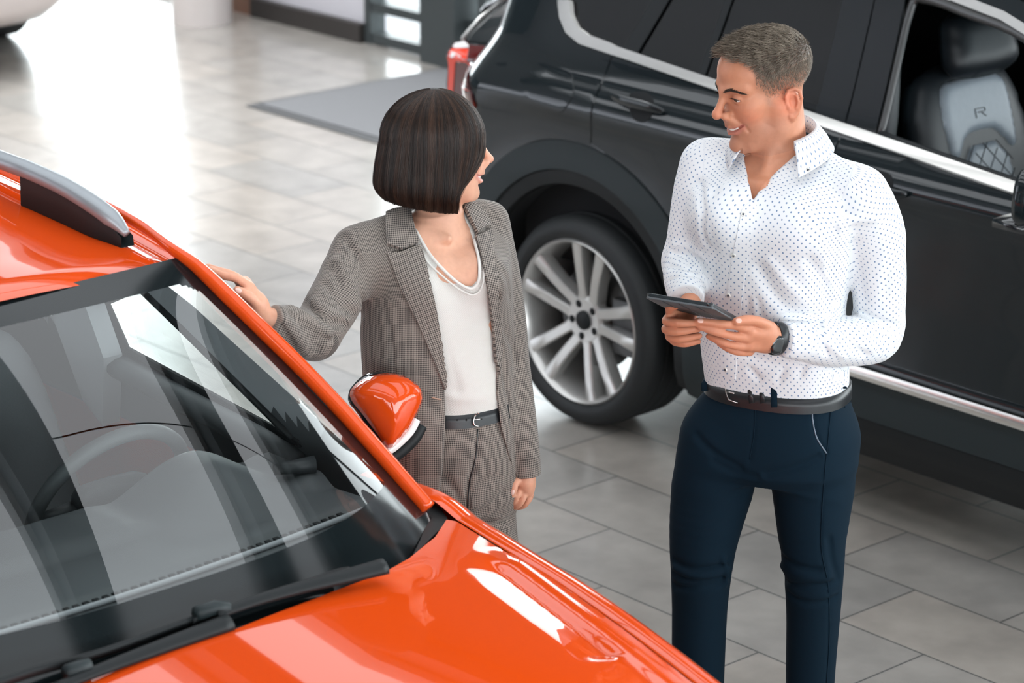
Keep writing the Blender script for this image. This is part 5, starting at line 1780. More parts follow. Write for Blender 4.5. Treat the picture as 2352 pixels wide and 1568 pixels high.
# his right hand, behind the tablet
hh.chain([J(1584, 690, .11), J(1578, 715, .16), J(1568, 735, .20)], [.026, .025, .026], .012)
hh.chain([J(1562, 740, .215), J(1552, 765, .215)], [.026, .024], .012)
finger(hh, [J(1540, 726, .245), J(1530, 738, .262), J(1556, 741, .282), J(1594, 742, .284)], .0105, .0080)
finger(hh, [J(1540, 745, .238), J(1529, 757, .255), J(1556, 761, .276), J(1604, 755, .272)], .0105, .0080)
finger(hh, [J(1544, 762, .228), J(1537, 774, .243), J(1562, 778, .262), J(1606, 771, .260)], .0100, .0076)
finger(hh, [J(1552, 776, .218), J(1550, 786, .230), J(1574, 789, .245), J(1604, 784, .245)], .0088, .0068)
finger(hh, [J(1560, 722, .21), J(1543, 716, .238), J(1540, 706, .262), J(1556, 699, .280)], .0120, .0095)
V2_, F2_ = hh.mesh(np.minimum(J(1515, 830, .30), J(1860, 830, .1)) - .09, np.maximum(J(1515, 660, .1), J(1870, 660, .3)) + .09, .0018)

# rest of the body, under the clothes
bf = Field()
bf.loft([q for q in tors(-.026)], TL, TF, .02)
LE, RE = J(2008, 760, .03), J(1576, 604, -.05)
LW, RW = J(1800, 778, .18), J(1590, 688, .09)
for S0, E0, W0 in ((LS, LE, wl), (RS, RE, J(1584, 700, .13))):
    bf.chain([S0, E0], [.046, .034], .03); bf.chain([E0, W0], [.034, .025], .02)
hips = J(1765, 985, .0)
RH, LH = J(1655, 1010, -.02), J(1868, 1010, .02)
RK, LK = J(1615, 1330, .02), J(1868, 1345, .03)
RA = J(1603, 1745, -.03); LA = J(1862, 1775, .0)
bf.ell(hips, (.125, .115, .11), .04)
for H0, K0, A0 in ((RH, RK, RA), (LH, LK, LA)):
    bf.chain([H0, K0], [.066, .044], .04); bf.chain([K0, A0], [.044, .034], .03)
V3, F3 = bf.mesh(np.array([1.2, -2.2, .04]), np.array([2.4, -1.0, 1.62]), .009)
V, F = join([(V1, F1), (V1b, F1b), (V2_, F2_), (V3, F3)])


def man_scalp(L, C, head):
    n_ = np.sin(L[:, 0] * 900) * np.sin(L[:, 1] * 1000 + 1) * np.sin(L[:, 2] * 950 + 2)
    x, y, z = np.abs(L[:, 0]), L[:, 1], L[:, 2]
    line = .088 - np.clip(.055 - y, 0, .2) * 1.05                   # lower border of the long hair, front to back
    line = np.maximum(line, .045)
    k = np.clip((z - line) / .010, 0, 1) * (y < .085)
    low = -.004 - np.clip(-.03 - y, 0, .1) * .55
    fade = np.clip((z - low) / (line - low + 1e-6), 0, 1) ** .9 * np.clip((.052 - y) / .018, 0, 1) * .80
    side = np.clip(1 - np.abs(y - .020) / .014, 0, 1) * np.clip((z + .035) / .02, 0, 1) * (z < line) * (x > .05) * .35
    w_ = np.clip(np.maximum(np.maximum(k, fade), side) * (1 + .35 * n_), 0, 1) * head
    C = C * (1 - w_[:, None]) + np.array((.10, .072, .055)) * w_[:, None]
    beard = np.clip((-.042 - z) / .02, 0, 1) * np.clip((y + .03) / .03, 0, 1) * (z > -.135) * head * .22
    return C * (1 - beard[:, None]) + np.array((.20, .12, .095)) * beard[:, None]


tone = head_tone(V, HO, HA, HS, BASE_M, (.46, .13, .10), (.66, .20, .115), False, man_scalp)
hand_d = np.linalg.norm(V - J(1660, 765, .25), axis=1)
wh = np.clip(1.2 - hand_d / .14, 0, 1)[:, None] * .35
tone[:, :3] = tone[:, :3] * (1 - wh) + np.array((.58, .20, .115)) * wh
man_body = mesh_obj('body', V, F, m_skin_m, man, cols={'tone': tone})
eyes_teeth(man, HO, HA, HS, False, (.10, -.22))
eyebrows(hf, man, HO, HA, HS, brow_m, False)
nail_m = principled('fingernail', (.72, .42, .34), .25, coat=.4, noise=.03)
for p, al in ((J(1697, 736, .293), -VR), (J(1609, 736, .298), -VR)):
    nail(p, unit(VT * .75 + np.array([0, 0, .66])), unit(al * 1.0 + np.array([0, 0, .05])), .0052, .0062, man, nail_m)

# hair
def mesh_pts(V, F, n, cond, o, A, s):
    """random places on a head mesh: local point and outward direction"""
    tri = V[F[:, [0, 1, 2]]]; nn = np.cross(V[F[:, 2]] - V[F[:, 0]], V[F[:, 3]] - V[F[:, 1]])
    ar = np.linalg.norm(nn, axis=1); cen = V[F].mean(1)
    L = (cen - o) @ A.T / s; D = unit(nn) @ A.T
    ok = np.where((L[:, 2] > -.09) & (np.linalg.norm(L, axis=1) < .17))[0]
    out = []; od = []; tot = 0
    while tot < n:
        k = rng.choice(ok, 20000, p=ar[ok] / ar[ok].sum())
        j = L[k] + rng.normal(0, .0006, (len(k), 3))
        c = cond(j); out.append(j[c]); od.append(D[k][c]); tot += c.sum()
    return np.vstack(out)[:n], np.vstack(od)[:n]
surf_pts = lambda n, cond: mesh_pts(V1, F1, n, cond, HO, HA, HS)
def long_hair(L):
    x, y, z = np.abs(L[:, 0]), L[:, 1], L[:, 2]
    line = np.maximum(.088 - np.clip(.055 - y, 0, .2) * 1.05, .045)
    return (z > line - .004) & ((y < .070) | (z > .096)) & (rng.random(len(L)) < np.clip((z - line + .006) / .012, .15, 1))
L, D = surf_pts(9000, long_hair)
y, z = L[:, 1], L[:, 2]
ln = np.interp(z, [.045, .075, .11], [.010, .018, .026]) * rng.uniform(.75, 1.15, len(L)) * np.interp(y, [-.10, -.05, .06], [.65, .85, 1.1])
fw = np.stack([L[:, 0] * -.6 + rng.normal(0, .16, len(L)), np.full(len(L), 1.0), np.full(len(L), .10)], 1)
fw[:, 2] += np.interp(z, [.05, .09], [-.75, .12]); fw = unit(fw + rng.normal(0, .13, fw.shape)); ins_ = np.minimum((fw * D).sum(1), .05); fw = unit(fw - D * (ins_ - .05)[:, None])
k = np.linspace(0, 1, 6)[None, :, None]
path = L[:, None] - D[:, None] * .002 + D[:, None] * ln[:, None, None] * (k * .75 - k ** 2 * .38) + fw[:, None] * ln[:, None, None] * (k ** 1.3) * .85
path = HO + (path * HS) @ HA
hair = strands('hair', path, .00062, hair_m, man, np.clip(.45 + .35 * np.sin(L[:, 0] * 190 + 3 * np.sin(L[:, 1] * 120)) + rng.normal(0, .2, len(L)), 0, 1))
def short_hair(L):
    y, z = L[:, 1], L[:, 2]
    line = np.maximum(.088 - np.clip(.055 - y, 0, .2) * 1.05, .045)
    return (z < line + .006) & (z > line - .060) & (np.abs(L[:, 0]) < .078 * (1 + 0 * y)) & (y < .045) & (rng.random(len(L)) < np.clip(1 - (line - z) / .055, 0, 1) ** 1.2)
L, D = surf_pts(8000, short_hair)
ln = .0045 * rng.uniform(.6, 1.2, len(L))
dn = unit(D * .65 + np.array([0, .1, -.8]) + rng.normal(0, .12, D.shape))
k = np.linspace(0, 1, 3)[None, :, None]
path = HO + ((L[:, None] + dn[:, None] * ln[:, None, None] * k) * HS) @ HA
attach(strands('faded_sides', path, .00040, hair_m, None), hair)
# ------------------------------------------------------------------ the man's clothes
m_shirt = dotted_shirt()
m_navy = principled('navy cotton twill', (.0025, .0120, .0225), .9, spec=.15, noise=.18, nscale=900)
m_navy_l = principled('pale pocket edging', (.16, .20, .25), .8, noise=.1)
m_belt = principled('black leather', (.010, .012, .014), .38, noise=.15, nscale=200, bump=.1)
m_steel = principled('polished steel', (.72, .68, .66), .18, 1.0, noise=.02)
m_button = principled('pearl button', (.70, .68, .64), .25, coat=.5, noise=.05)
m_thread = principled('navy thread', (.01, .018, .04), .8, noise=.1)


def px_cut(f, poly, tmin, base, k=.004):
    """opening with the given outline as seen from the front"""
    poly = np.array(poly, float)
    def fn(P):
        d = poly_sd(prj(P), poly) / 1050.0
        t = (P - base.b) @ VT
        return -np.maximum(d, tmin - t)
    return f.cut(fn, k)


def axis_uv(V, pts, ref):
    """(around, along) of a sleeve or leg"""
    pts = np.asarray(pts, float); s0 = 0; best = np.full(len(V), 1e9); U = np.zeros(len(V)); W_ = np.zeros(len(V))
    for a, b in zip(pts[:-1], pts[1:]):
        e = b - a; L_ = np.linalg.norm(e); e = e / L_
        raw = (V - a) @ e; t = np.clip(raw, 0, L_); q = V - a - t[:, None] * e; d = np.linalg.norm(q, axis=1)
        x = unit(np.cross(np.cross(e, ref), e)); y = np.cross(e, x)
        ang = np.arctan2(q @ y, q @ x)
        m = d < best
        U[m] = (ang * np.clip(d, .02, .075))[m]; W_[m] = (s0 + (np.minimum(raw, L_) if s0 == 0 else t))[m]; best[m] = d[m]; s0 += L_
    return U, W_, best


sf = Field()
sf.loft(tors(.004), TL, TF, .03)
sf.chain([J(1800, 362, -.02), J(1880, 392, .02), LS], [.046, .050, .054], .04)
sf.chain([J(1785, 352, -.03), J(1695, 366, -.06), RS], [.044, .048, .052], .04)
larm = spline(np.array([LS, J(2003, 520, .045), J(2018, 640, .03), J(2020, 742, .02)]), 4)
lw_ = np.interp(np.linspace(0, 1, len(larm)), [0, .3, .7, 1], [.062, .070, .061, .056])
sf.chain(larm[:6], lw_[:6], .040); sf.chain(larm[5:], lw_[5:], .010)
lfor = spline(np.array([J(2016, 742, .02), J(2005, 775, .04), J(1930, 784, .10), J(1860, 783, .15), J(1802, 780, .185)]), 4)
sf.chain(lfor, np.interp(np.linspace(0, 1, len(lfor)), [0, .25, .6, .85, 1], [.060, .058, .054, .044, .039]), .009)
rarm = spline(np.array([RS, J(1605, 460, -.075), J(1588, 540, -.06), J(1574, 600, -.05)]), 4)
sf.chain(rarm, np.interp(np.linspace(0, 1, len(rarm)), [0, .35, 1], [.056, .058, .049]), .040)
rfor = spline(np.array([J(1574, 600, -.05), J(1571, 640, .02), J(1576, 672, .09), J(1580, 688, .125)]), 4)
sf.chain(rfor, np.interp(np.linspace(0, 1, len(rfor)), [0, .6, 1], [.050, .042, .036]), .02)
# chest and belly shape
sf.ell(J(1672, 500, .068), (.075, .075, .065), .06); sf.ell(J(1830, 520, .085), (.080, .080, .068), .06)
# folds
G = sf.px_groove
G([(1915, 520), (1920, 570), (1912, 620)], .010, 0.0120)
G([(1905, 500), (1935, 470), (1975, 440)], .012, 0.0060)
G([(1930, 520), (1965, 505), (2010, 500)], .010, -0.0060)
G([(1745, 620), (1790, 690), (1850, 740), (1900, 760)], .014, 0.0090); G([(1770, 600), (1820, 665), (1890, 715)], .012, -0.0060)
G([(1740, 690), (1750, 730)], .008, 0.0045); G([(1720, 690), (1716, 740)], .008, 0.0045)
G([(1860, 600), (1885, 640), (1905, 690)], .014, 0.0075); G([(1700, 800), (1760, 830), (1830, 840)], .014, 0.0075)
G([(1725, 850), (1742, 868)], .008, 0.0075); G([(1800, 850), (1790, 872)], .008, 0.0060); G([(1850, 835), (1838, 862)], .008, 0.0060); G([(1672, 820), (1680, 862)], .007, -0.0045)
G([(1985, 720), (2020, 738), (2068, 750)], .008, 0.0090); G([(1975, 735), (2010, 765), (2045, 790)], .008, 0.0090); G([(1965, 745), (1985, 775), (2005, 800)], .009, -0.0075)
G([(1930, 745), (1955, 790), (1985, 815)], .008, 0.0090); G([(1895, 745), (1910, 790), (1938, 818)], .008, -0.0075); G([(1880, 748), (1886, 780), (1900, 815)], .006, 0.0090); G([(1868, 750), (1872, 790)], .005, -0.0045)
G([(2060, 560), (2040, 620), (2035, 680)], .012, 0.0045); G([(1960, 560), (1975, 640), (1985, 690)], .014, 0.0060)
G([(1545, 580), (1580, 590), (1612, 600)], .006, 0.0060); G([(1540, 612), (1575, 618), (1612, 612)], .006, 0.0075); G([(1536, 645), (1570, 632), (1610, 640)], .005, 0.0060); G([(1548, 560), (1585, 568), (1610, 585)], .007, -0.0045)
G([(1605, 420), (1612, 480), (1620, 560)], .010, 0.0105); G([(1640, 440), (1632, 540), (1640, 640)], .014, 0.0045)
G([(1690, 360), (1660, 400), (1640, 440)], .012, 0.0030); G([(1845, 400), (1880, 430), (1930, 450)], .012, 0.0030)
sf_whole = Field(); sf_whole.ops = list(sf.ops)
VPOLY = [(1700, 300), (1712, 380), (1722, 425), (1729, 462), (1748, 432), (1782, 395), (1815, 366), (1842, 335), (1870, 290), (1870, 200), (1690, 200)]
# collar opening, clean cuffs and hem
px_cut(sf, VPOLY, .0, MBs, .003)
wrist_n = unit(J(1790, 778, .19) - J(1860, 783, .15)); cuff_p = J(1797, 779, .186)
wrist_r = unit(J(1580, 688, .125) - J(1576, 672, .09)); cuff_r = J(1580, 688, .125)
def keep_fn(P):
    d1 = (P - cuff_p) @ wrist_n; q = P - cuff_p - np.outer(d1, wrist_n)
    near = (np.linalg.norm(q, axis=1) < .055) & (d1 > -.02) & (d1 < .08)
    d2 = (P - cuff_r) @ wrist_r; q2 = P - cuff_r - np.outer(d2, wrist_r)
    near2 = (np.linalg.norm(q2, axis=1) < .055) & (d2 > -.02) & (d2 < .08)
    return np.where(near, d1, np.where(near2, d2, -.05))
sf.cut(keep_fn, .002)
hem = J(1785, 900, .0)[2]
sf.cut(lambda P: np.where(np.linalg.norm((P - J(1785, 890, 0))[:, :2], axis=1) < .24, hem - P[:, 2], -.05), .002)
V, F = sf.mesh(np.array([1.40, -2.10, .98]), np.array([2.20, -1.10, 1.66]), .0034, coarse=4, smooth=1)


def shirt_uv(V):
    ctr = np.array([np.interp(V[:, 2], [q[0][2] for q in tors(0)[::-1]][::-1] if False else sorted(q[0][2] for q in tors(0)), [q[0][i] for q in sorted(tors(0), key=lambda q: q[0][2])]) for i in range(2)]).T
    d = V[:, :2] - ctr; x = d @ TL[:2]; y = d @ TF[:2]
    kz = np.clip((V[:, 2] - 1.36) / .12, 0, 1); kz = kz * kz * (3 - 2 * kz)
    dy = np.clip(.125 - y, 0, .3)
    u = x + np.sign(x) * np.clip((np.abs(x) - .07) / .10, 0, 1) * dy * .8 * (1 - kz)
    v = V[:, 2] + dy * kz * .95
    ul, vl, dl = axis_uv(V, np.vstack([larm, lfor[1:]]), TF); ur, vr, dr = axis_uv(V, np.vstack([rarm, rfor[1:]]), TF)
    pl_ = prj(V)
    armL = ((dl < .088) & (pl_[:, 0] > 1912 + np.clip(520 - pl_[:, 1], 0, 200) * .35)) | ((dl < .063) & (vl > .34))
    armR = ((dr < .080) & (pl_[:, 0] < 1612 + np.clip(460 - pl_[:, 1], 0, 200) * .05)) | ((dr < .052) & (vr > .26))
    u = np.where(armL, ul + .003, np.where(armR, ur + .004, u)); v = np.where(armL, vl, np.where(armR, vr, v))
    return u, v, armL, armR


def man_keep(P):
    q = prj(P); d = poly_sd(q, np.array(VPOLY, float))
    near_neck = (np.linalg.norm((P - J(1795, 345, -.01))[:, :2], axis=1) < .085) & (P[:, 2] > J(1795, 372, -.01)[2])
    dl_ = (P - cuff_p) @ wrist_n; dr_ = (P - cuff_r) @ wrist_r
    hand = ((np.linalg.norm(P - cuff_p, axis=1) < .25) & (dl_ > -.01) & (P @ VT > MBs.b @ VT + .14)) | ((np.linalg.norm(P - cuff_r, axis=1) < .2) & (dr_ > -.01) & (P @ VT > MBs.b @ VT + .11))
    return ((d < 2) & (P @ VT > MBs.b @ VT)) | near_neck | hand | (P[:, 2] > J(1795, 330, 0)[2]) | (P[:, 2] < J(1785, 880, 0)[2])
tuck(man_body, sf_whole, man_keep)
pu, pv, _, _ = shirt_uv(V)
shirt = mesh_obj('shirt', V, F, m_shirt, man, attrs={'pu': pu, 'pv': pv})
tr = bvh(V, F)
PUV = lambda P2: np.stack([(P2[:, 0]) / 1050.0, -P2[:, 1] / 1000.0], 1)
pk = patch(tr, [(1704, 480), (1728, 460), (1738, 470), (1722, 560), (1704, 690), (1694, 780), (1690, 872), (1653, 866), (1655, 780), (1668, 690), (1684, 580)], .0004, .0016, 'button_placket', m_shirt, None, step=7, uv=PUV, rnd=.8)
attach(pk, shirt)
cf = patch(tr, [(1797, 738), (1862, 741), (1865, 826), (1797, 815)], .0006, .0022, 'cuff', m_shirt, None, step=6, uv=PUV, rnd=.8); attach(cf, shirt)


def button(p, n, r, parent, m=None):
    n = unit(n); a = unit(np.cross(n, [.3, .5, .8])); b = np.cross(n, a); V = []; F = []
    prof = [(0, .0016), (.45, .0014), (.62, .0020), (.9, .0022), (1.0, .0012), (1.0, -.0005)]
    for k, (rr, h) in enumerate(prof):
        for t in np.linspace(0, 2 * math.pi, 20, endpoint=False): V.append(p + n * h + (a * math.cos(t) + b * math.sin(t)) * rr * r)
    for k in range(len(prof) - 1):
        for i in range(20): F.append([k * 20 + i, k * 20 + (i + 1) % 20, (k + 1) * 20 + (i + 1) % 20, (k + 1) * 20 + i])
    o = mesh_obj('button', V, F, m or m_button, None); attach(o, parent)
    t = MB()
    for sgn in (1, -1): t.tube([p + n * .0020 + (a + sgn * b) * .0020, p + n * .0024, p + n * .0020 - (a + sgn * b) * .0020], .0009, 5)
    th = t.build('button_thread', m_thread, None); attach(th, parent)


for x, y in ((1706, 492), (1685, 585), (1674, 678), (1668, 848)):
    p, n = cast(tr, x, y)
    button(p + n * .002, n, .0056, shirt)
# collar: a band around the neck whose leaves fall forward
NC = J(1798, 336, -.015)
rows = [[], [], [], [], []]
phis = np.radians(np.linspace(-138, 138, 81))
for ph in phis:
    f_ = abs(ph) / R_(138)
    e = -TF * math.cos(ph) + TL * math.sin(ph)
    zt = .060 - .030 * f_ ** 1.4 
    r_in = .066 + .004 * f_; 
    fwd = TF * (.010 * f_ ** 3)
    top_ = NC + e * (r_in + .004) + np.array([0, 0, zt]) + fwd
    drop = .044 + .022 * f_ ** 4
    out_ = .024 + .026 * math.sin(min(f_, .8) / .8 * math.pi / 2) ** 2
    side = -TL * math.copysign(.0, ph)
    low_ = NC + e * (r_in + out_) + np.array([0, 0, zt - drop]) + TF * (.030 * f_ ** 4)
    inn = NC + e * (r_in - .002) + np.array([0, 0, zt - .034 + .01 * f_])
    mid = (top_ + low_) / 2 + e * .004
    for k, p in enumerate((inn, (inn + top_) / 2, top_, mid, low_)): rows[k].append(p)
rows = [np.array(r_) for r_ in rows]
rows.insert(3, rows[2] * .8 + rows[4 - 1] * .2 + [0, 0, .001])
n = len(phis); V = np.vstack(rows); F = [[i * n + k, i * n + k + 1, (i + 1) * n + k + 1, (i + 1) * n + k] for i in range(len(rows) - 1) for k in range(n - 1)]
uu = np.tile(np.cumsum(np.r_[0, np.linalg.norm(np.diff(rows[-1], axis=0), axis=1)]), len(rows)); vv = np.repeat([0, .017, .034, .040, .055, .075], n)
col = mesh_obj('collar', V, F, m_shirt, None, attrs={'pu': uu, 'pv': vv}); attach(col, shirt)
md = col.modifiers.new('cloth', 'SOLIDIFY'); md.thickness = .0022; md.offset = 1
tipL = rows[-1][-4] * .8 + rows[-2][-4] * .2
button(tipL + TF * .002 + TL * .002, unit(TF + TL * .5 + [0, 0, .3]), .0050, shirt)
p, n_ = cast(tr, 1718, 398)
if p is not None: button(p + n_ * .001, n_, .0050, shirt)

# trousers
tf = Field()
waist = J(1785, 862, 0)
tf.loft([(J(1787, 846, 0), .157, .119), (J(1787, 890, 0), .160, .122), (J(1778, 940, .0), .174, .128), (J(1770, 1000, -.005), .186, .134), (J(1764, 1050, -.005), .184, .130), (J(1758, 1085, 0), .150, .10)], TL, TF, .03)
rl_ = spline(np.array([J(1660, 1010, -.02), J(1636, 1120, -.01), J(1617, 1230, .015), J(1611, 1310, .025), J(1607, 1400, .01), J(1603, 1568, -.02), J(1603, 1700, -.035), J(1604, 1770, -.04)]), 5)
tf.chain(rl_, np.interp(np.linspace(0, 1, len(rl_)), [0, .14, .3, .43, .57, .72, .86, 1], [.096, .094, .078, .070, .064, .061, .058, .058]), .035)
ll_ = spline(np.array([J(1872, 1010, .02), J(1868, 1120, .03), J(1866, 1230, .045), J(1869, 1320, .05), J(1868, 1410, .035), J(1861, 1568, .01), J(1861, 1720, -.005), J(1862, 1800, -.01)]), 5)
tf.chain(ll_, np.interp(np.linspace(0, 1, len(ll_)), [0, .14, .3, .43, .57, .72, .86, 1], [.098, .094, .076, .068, .062, .056, .054, .055]), .035)
G = tf.px_groove
for L in (((1552, 1290), (1600, 1308), (1670, 1290)), ((1550, 1318), (1610, 1335), (1675, 1318)), ((1548, 1345), (1600, 1350), (1660, 1335)), ((1785, 1268), (1830, 1300), (1880, 1310)), ((1800, 1330), (1850, 1345), (1915, 1338)), ((1812, 1365), (1860, 1385), (1920, 1372)), ((1905, 1240), (1912, 1290), (1925, 1330)), ((1640, 1060), (1690, 1085), (1735, 1095)), ((1760, 1090), (1820, 1075), (1880, 1050)), ((1600, 1000), (1640, 1040), (1700, 1075))):
    G(L, .008, .0085)
for L in (((1550, 1304), (1605, 1322), (1672, 1304)), ((1795, 1300), (1840, 1322), (1900, 1325)), ((1660, 1280), (1672, 1310), (1665, 1340))): G(L, .008, -.0085)
G([(1735, 930), (1732, 1000), (1722, 1060)], .004, .0025)
G([(1908, 930), (1900, 1010), (1890, 1120), (1884, 1250), (1900, 1330), (1905, 1400), (1900, 1568)], .003, .0025)
G([(1868, 920), (1868, 970), (1880, 1010), (1900, 1042)], .0035, .005)
V, F = tf.mesh(np.array([1.35, -2.1, .02]), np.array([2.2, -1.1, 1.10]), .0042, smooth=1)
ztop = waist[2]
trou = mesh_obj('trousers', V, F, m_navy, man)
tt = bvh(V, F)
def edge_tube(tree, pts, r, name, m, parent, lift=.001):
    P = []
    for x, y in spline(np.array(pts, float), 6):
        p, n = cast(tree, x, y)
        if p is not None: P.append(p + n * lift)
    o = MB().tube(P, r, 6).build(name, m, None); attach(o, parent); return o
edge_tube(tt, [(1866, 916), (1866, 960), (1876, 1005), (1899, 1042)], .0016, 'pocket_edge', m_navy_l, trou)
edge_tube(tt, [(1909, 930), (1902, 1010), (1893, 1100), (1886, 1250), (1901, 1340), (1905, 1450), (1898, 1568)], .0012, 'side_seam', m_navy, trou)
edge_tube(tt, [(1735, 925), (1733, 990), (1722, 1055)], .0010, 'fly_seam', m_navy, trou)
for sx_, t_ in ((0, 0),): 
    pl2 = patch(tt, [(1934, 912), (1956, 903), (1958, 920), (1940, 936)], .0005, .002, 'back_pocket_flap', m_navy, None, step=5); attach(pl2, trou)


# belt
def band(secs, ax, ay, a0, a1, th, n=72, ex=2.4):
    """flat strap around a rounded section: list of (centre, a, b) from low to high"""
    t = np.radians(np.linspace(a0, a1, n)); V = []
    for c, a, b in secs:
        cs, sn_ = np.cos(t), np.sin(t); q = (np.abs(cs) ** ex + np.abs(sn_) ** ex) ** (-1 / ex)
        V.append(c + np.outer(q * cs * a, ax) + np.outer(q * sn_ * b, ay))
    return V
bs = [(J(1786, 903, 0), .1665, .1285), (J(1787, 888, 0), .1660, .1280), (J(1788, 870, 0), .1645, .1265)]
rowsO = band(bs, TL, TF, -180, 180, 0); rowsI = band([(c, a - .004, b - .004) for c, a, b in bs[::-1]], TL, TF, -180, 180, 0)
rr_ = rowsO + rowsI + [rowsO[0]]; n = 72
belt = mesh_obj('belt', np.vstack(rr_), [[i * n + k, i * n + k + 1, (i + 1) * n + k + 1, (i + 1) * n + k] for i in range(len(rr_) - 1) for k in range(n - 1)], m_belt, man)
tb_ = bvh(np.vstack(rr_), [[i * n + k, i * n + k + 1, (i + 1) * n + k + 1, (i + 1) * n + k] for i in range(2) for k in range(n - 1)])
def on_belt(x, y, l=.0):
    p, n_ = cast(tb_, x, y)
    if p is None: p, n_ = cast(tt, x, y)
    if p is None: return None
    if n_ @ (CAM - p) < 0: n_ = -n_
    return p + n_ * l
bk_ = [on_belt(x, y, .004) for x, y in ((1703, 889), (1668, 878), (1670, 900), (1676, 917), (1697, 924))]
attach(MB().tube(bk_, np.array([.0026, .0016]), 8).build('belt_buckle', m_steel, None), belt)
attach(MB().tube([on_belt(1672, 899, .004), on_belt(1690, 902, .006)], .0018, 8).build('buckle_pin', m_steel, None), belt)
for xs_ in ((1722, 1728), (1748, 1754)):
    attach(MB().tube([on_belt(xs_[0], 884 + (xs_[0] - 1720) * -.05, .003), on_belt(xs_[0] + 3, 905, .004), on_belt(xs_[1], 925, .003)], np.array([.006, .0016]), 8, flat=TL).build('belt_keeper', m_belt, None), belt)
for x in (1779, 1934, 1623):
    q = [p for p in (on_belt(x, y, .005) for y in ((868, 890, 912, 934) if x == 1779 else ((826, 850, 874, 890) if x > 1900 else (838, 860, 880, 898)))) if p is not None]
    if len(q) > 1: attach(MB().tube(q, np.array([.0075, .0022]), 8, flat=TL).build('belt_loop', m_navy, None), trou)

# watch
wa_ = unit(J(1790, 777, .185) - J(1850, 780, .15)); wc_ = J(1783, 777, .192)
wx = unit(np.cross(wa_, VT)); wy = np.cross(wx, wa_)
ringP = [wc_ + (wx * math.cos(t) * .036 + wy * math.sin(t) * .031) for t in np.linspace(0, 2 * math.pi, 40, endpoint=False)]
wt = MB().tube(ringP, np.array([.0110, .0022]), 8, closed=True, flat=wa_).build('watch', m_belt, man)
wq = J(1785, 792, .232)
fc = puff(resample(spline(np.array([(-.017, -.013), (-.017, .013), (.017, .013), (.017, -.013)]), 4, True), .004), wq, unit(np.array([0, 0, 1.0]) - wa_ * wa_[2]), wa_, unit(np.cross(unit(np.array([0, 0, 1.0]) - wa_ * wa_[2]), wa_)), .006, .006, .006, 'watch_case', M['black_gloss'], None, .003)
attach(fc, wt)
# shoes on the floor
m_shoe = principled('brown leather shoe', (.10, .045, .022), .35, coat=.3, noise=.1)
for A0, nm in ((rl_[-1], 'shoe'), (ll_[-1], 'shoe')):
    g = np.array([A0[0], A0[1], 0])
    o = MB().add(*loft_plan([(0, 0, .0, .145, .050), (0, 0, .03, .145, .050), (-.01, 0, .055, .125, .046), (-.05, 0, .085, .075, .044), (-.06, 0, .13, .055, .042)], 40, 2.6))
    V = np.vstack(o.V); V = g + np.outer(V[:, 0] + .05, TF) + np.outer(V[:, 1], TL) + np.outer(V[:, 2], [0, 0, 1])
    mesh_obj(nm, V, o.F, m_shoe, man)

# tablet in its cover
m_cover = principled('grey tablet cover', (.075, .085, .092), .6, noise=.08, nscale=600, bump=.06)
m_edge = principled('dark tablet shell', (.012, .017, .020), .35, noise=.1)
A_, B_ = J(1484, 683, .370), J(1638, 708, .420)
D_ = J(1536, 713, .175)
e1 = B_ - A_; e2 = D_ - A_; l1, l2 = np.linalg.norm(e1), np.linalg.norm(e2); e1 /= l1; e2 = unit(e2 - e1 * (e1 @ e2)); nz_ = unit(np.cross(e1, e2))
if nz_[2] < 0: nz_ = -nz_
tab = thing('tablet', 'dark tablet in a grey folding cover held in both hands of the man', 'tablet', tuple((A_ + B_) / 2))
def slab(o, a, b, h0, h1, r, name, m, parent):
    pts = []
    for cx_, cy_, a0 in ((r, r, 180), (a - r, r, 270), (a - r, b - r, 0), (r, b - r, 90)):
        pts += [(cx_ + r * math.cos(t), cy_ + r * math.sin(t)) for t in np.radians(np.linspace(a0, a0 + 90, 7))]
    P2 = np.array(pts); n = len(P2); V = []
    for h, k in ((h0, .92), (h0 + .0008, 1), (h1 - .0008, 1), (h1, .92)):
        q = P2.copy()
        if k < 1: q = np.clip(q, .0012, None); q[:, 0] = np.minimum(q[:, 0], a - .0012); q[:, 1] = np.minimum(q[:, 1], b - .0012)
        V.append(o + np.outer(q[:, 0], e1) + np.outer(q[:, 1], e2) + nz_ * h)
    F = [[i * n + k, i * n + (k + 1) % n, (i + 1) * n + (k + 1) % n, (i + 1) * n + k] for i in range(3) for k in range(n)] + [list(range(n))[::-1], [3 * n + k for k in range(n)]]
    return mesh_obj(name, np.vstack(V), F, m, parent, True, sharp=40)
slab(A_, l1, l2, .0030, .0105, .008, 'tablet_shell', m_edge, tab)
slab(A_ + e1 * .006 + e2 * .006, l1 - .012, l2 - .012, .0100, .0112, .004, 'screen', M['black_gloss'], tab)
cov = slab(A_ - e1 * .001 - e2 * .001, l1 + .002, l2 + .002, -.0015, .0032, .008, 'cover', m_cover, tab)
for k in (.25, .5, .75):
    attach(MB().tube([A_ + e1 * l1 * k - nz_ * .0016, A_ + e1 * l1 * k + e2 * l2 - nz_ * .0016], np.array([.0012, .0006]), 6, flat=e1).build('cover_fold', m_edge, None), cov)
attach(MB().add(*tube([A_ + e1 * (l1 - .012) - e2 * .0002 + nz_ * .0065, A_ + e1 * (l1 - .012) - e2 * .0014 + nz_ * .0065], .0032, 16)).build('camera_lens', M['black_gloss'], None), cov)
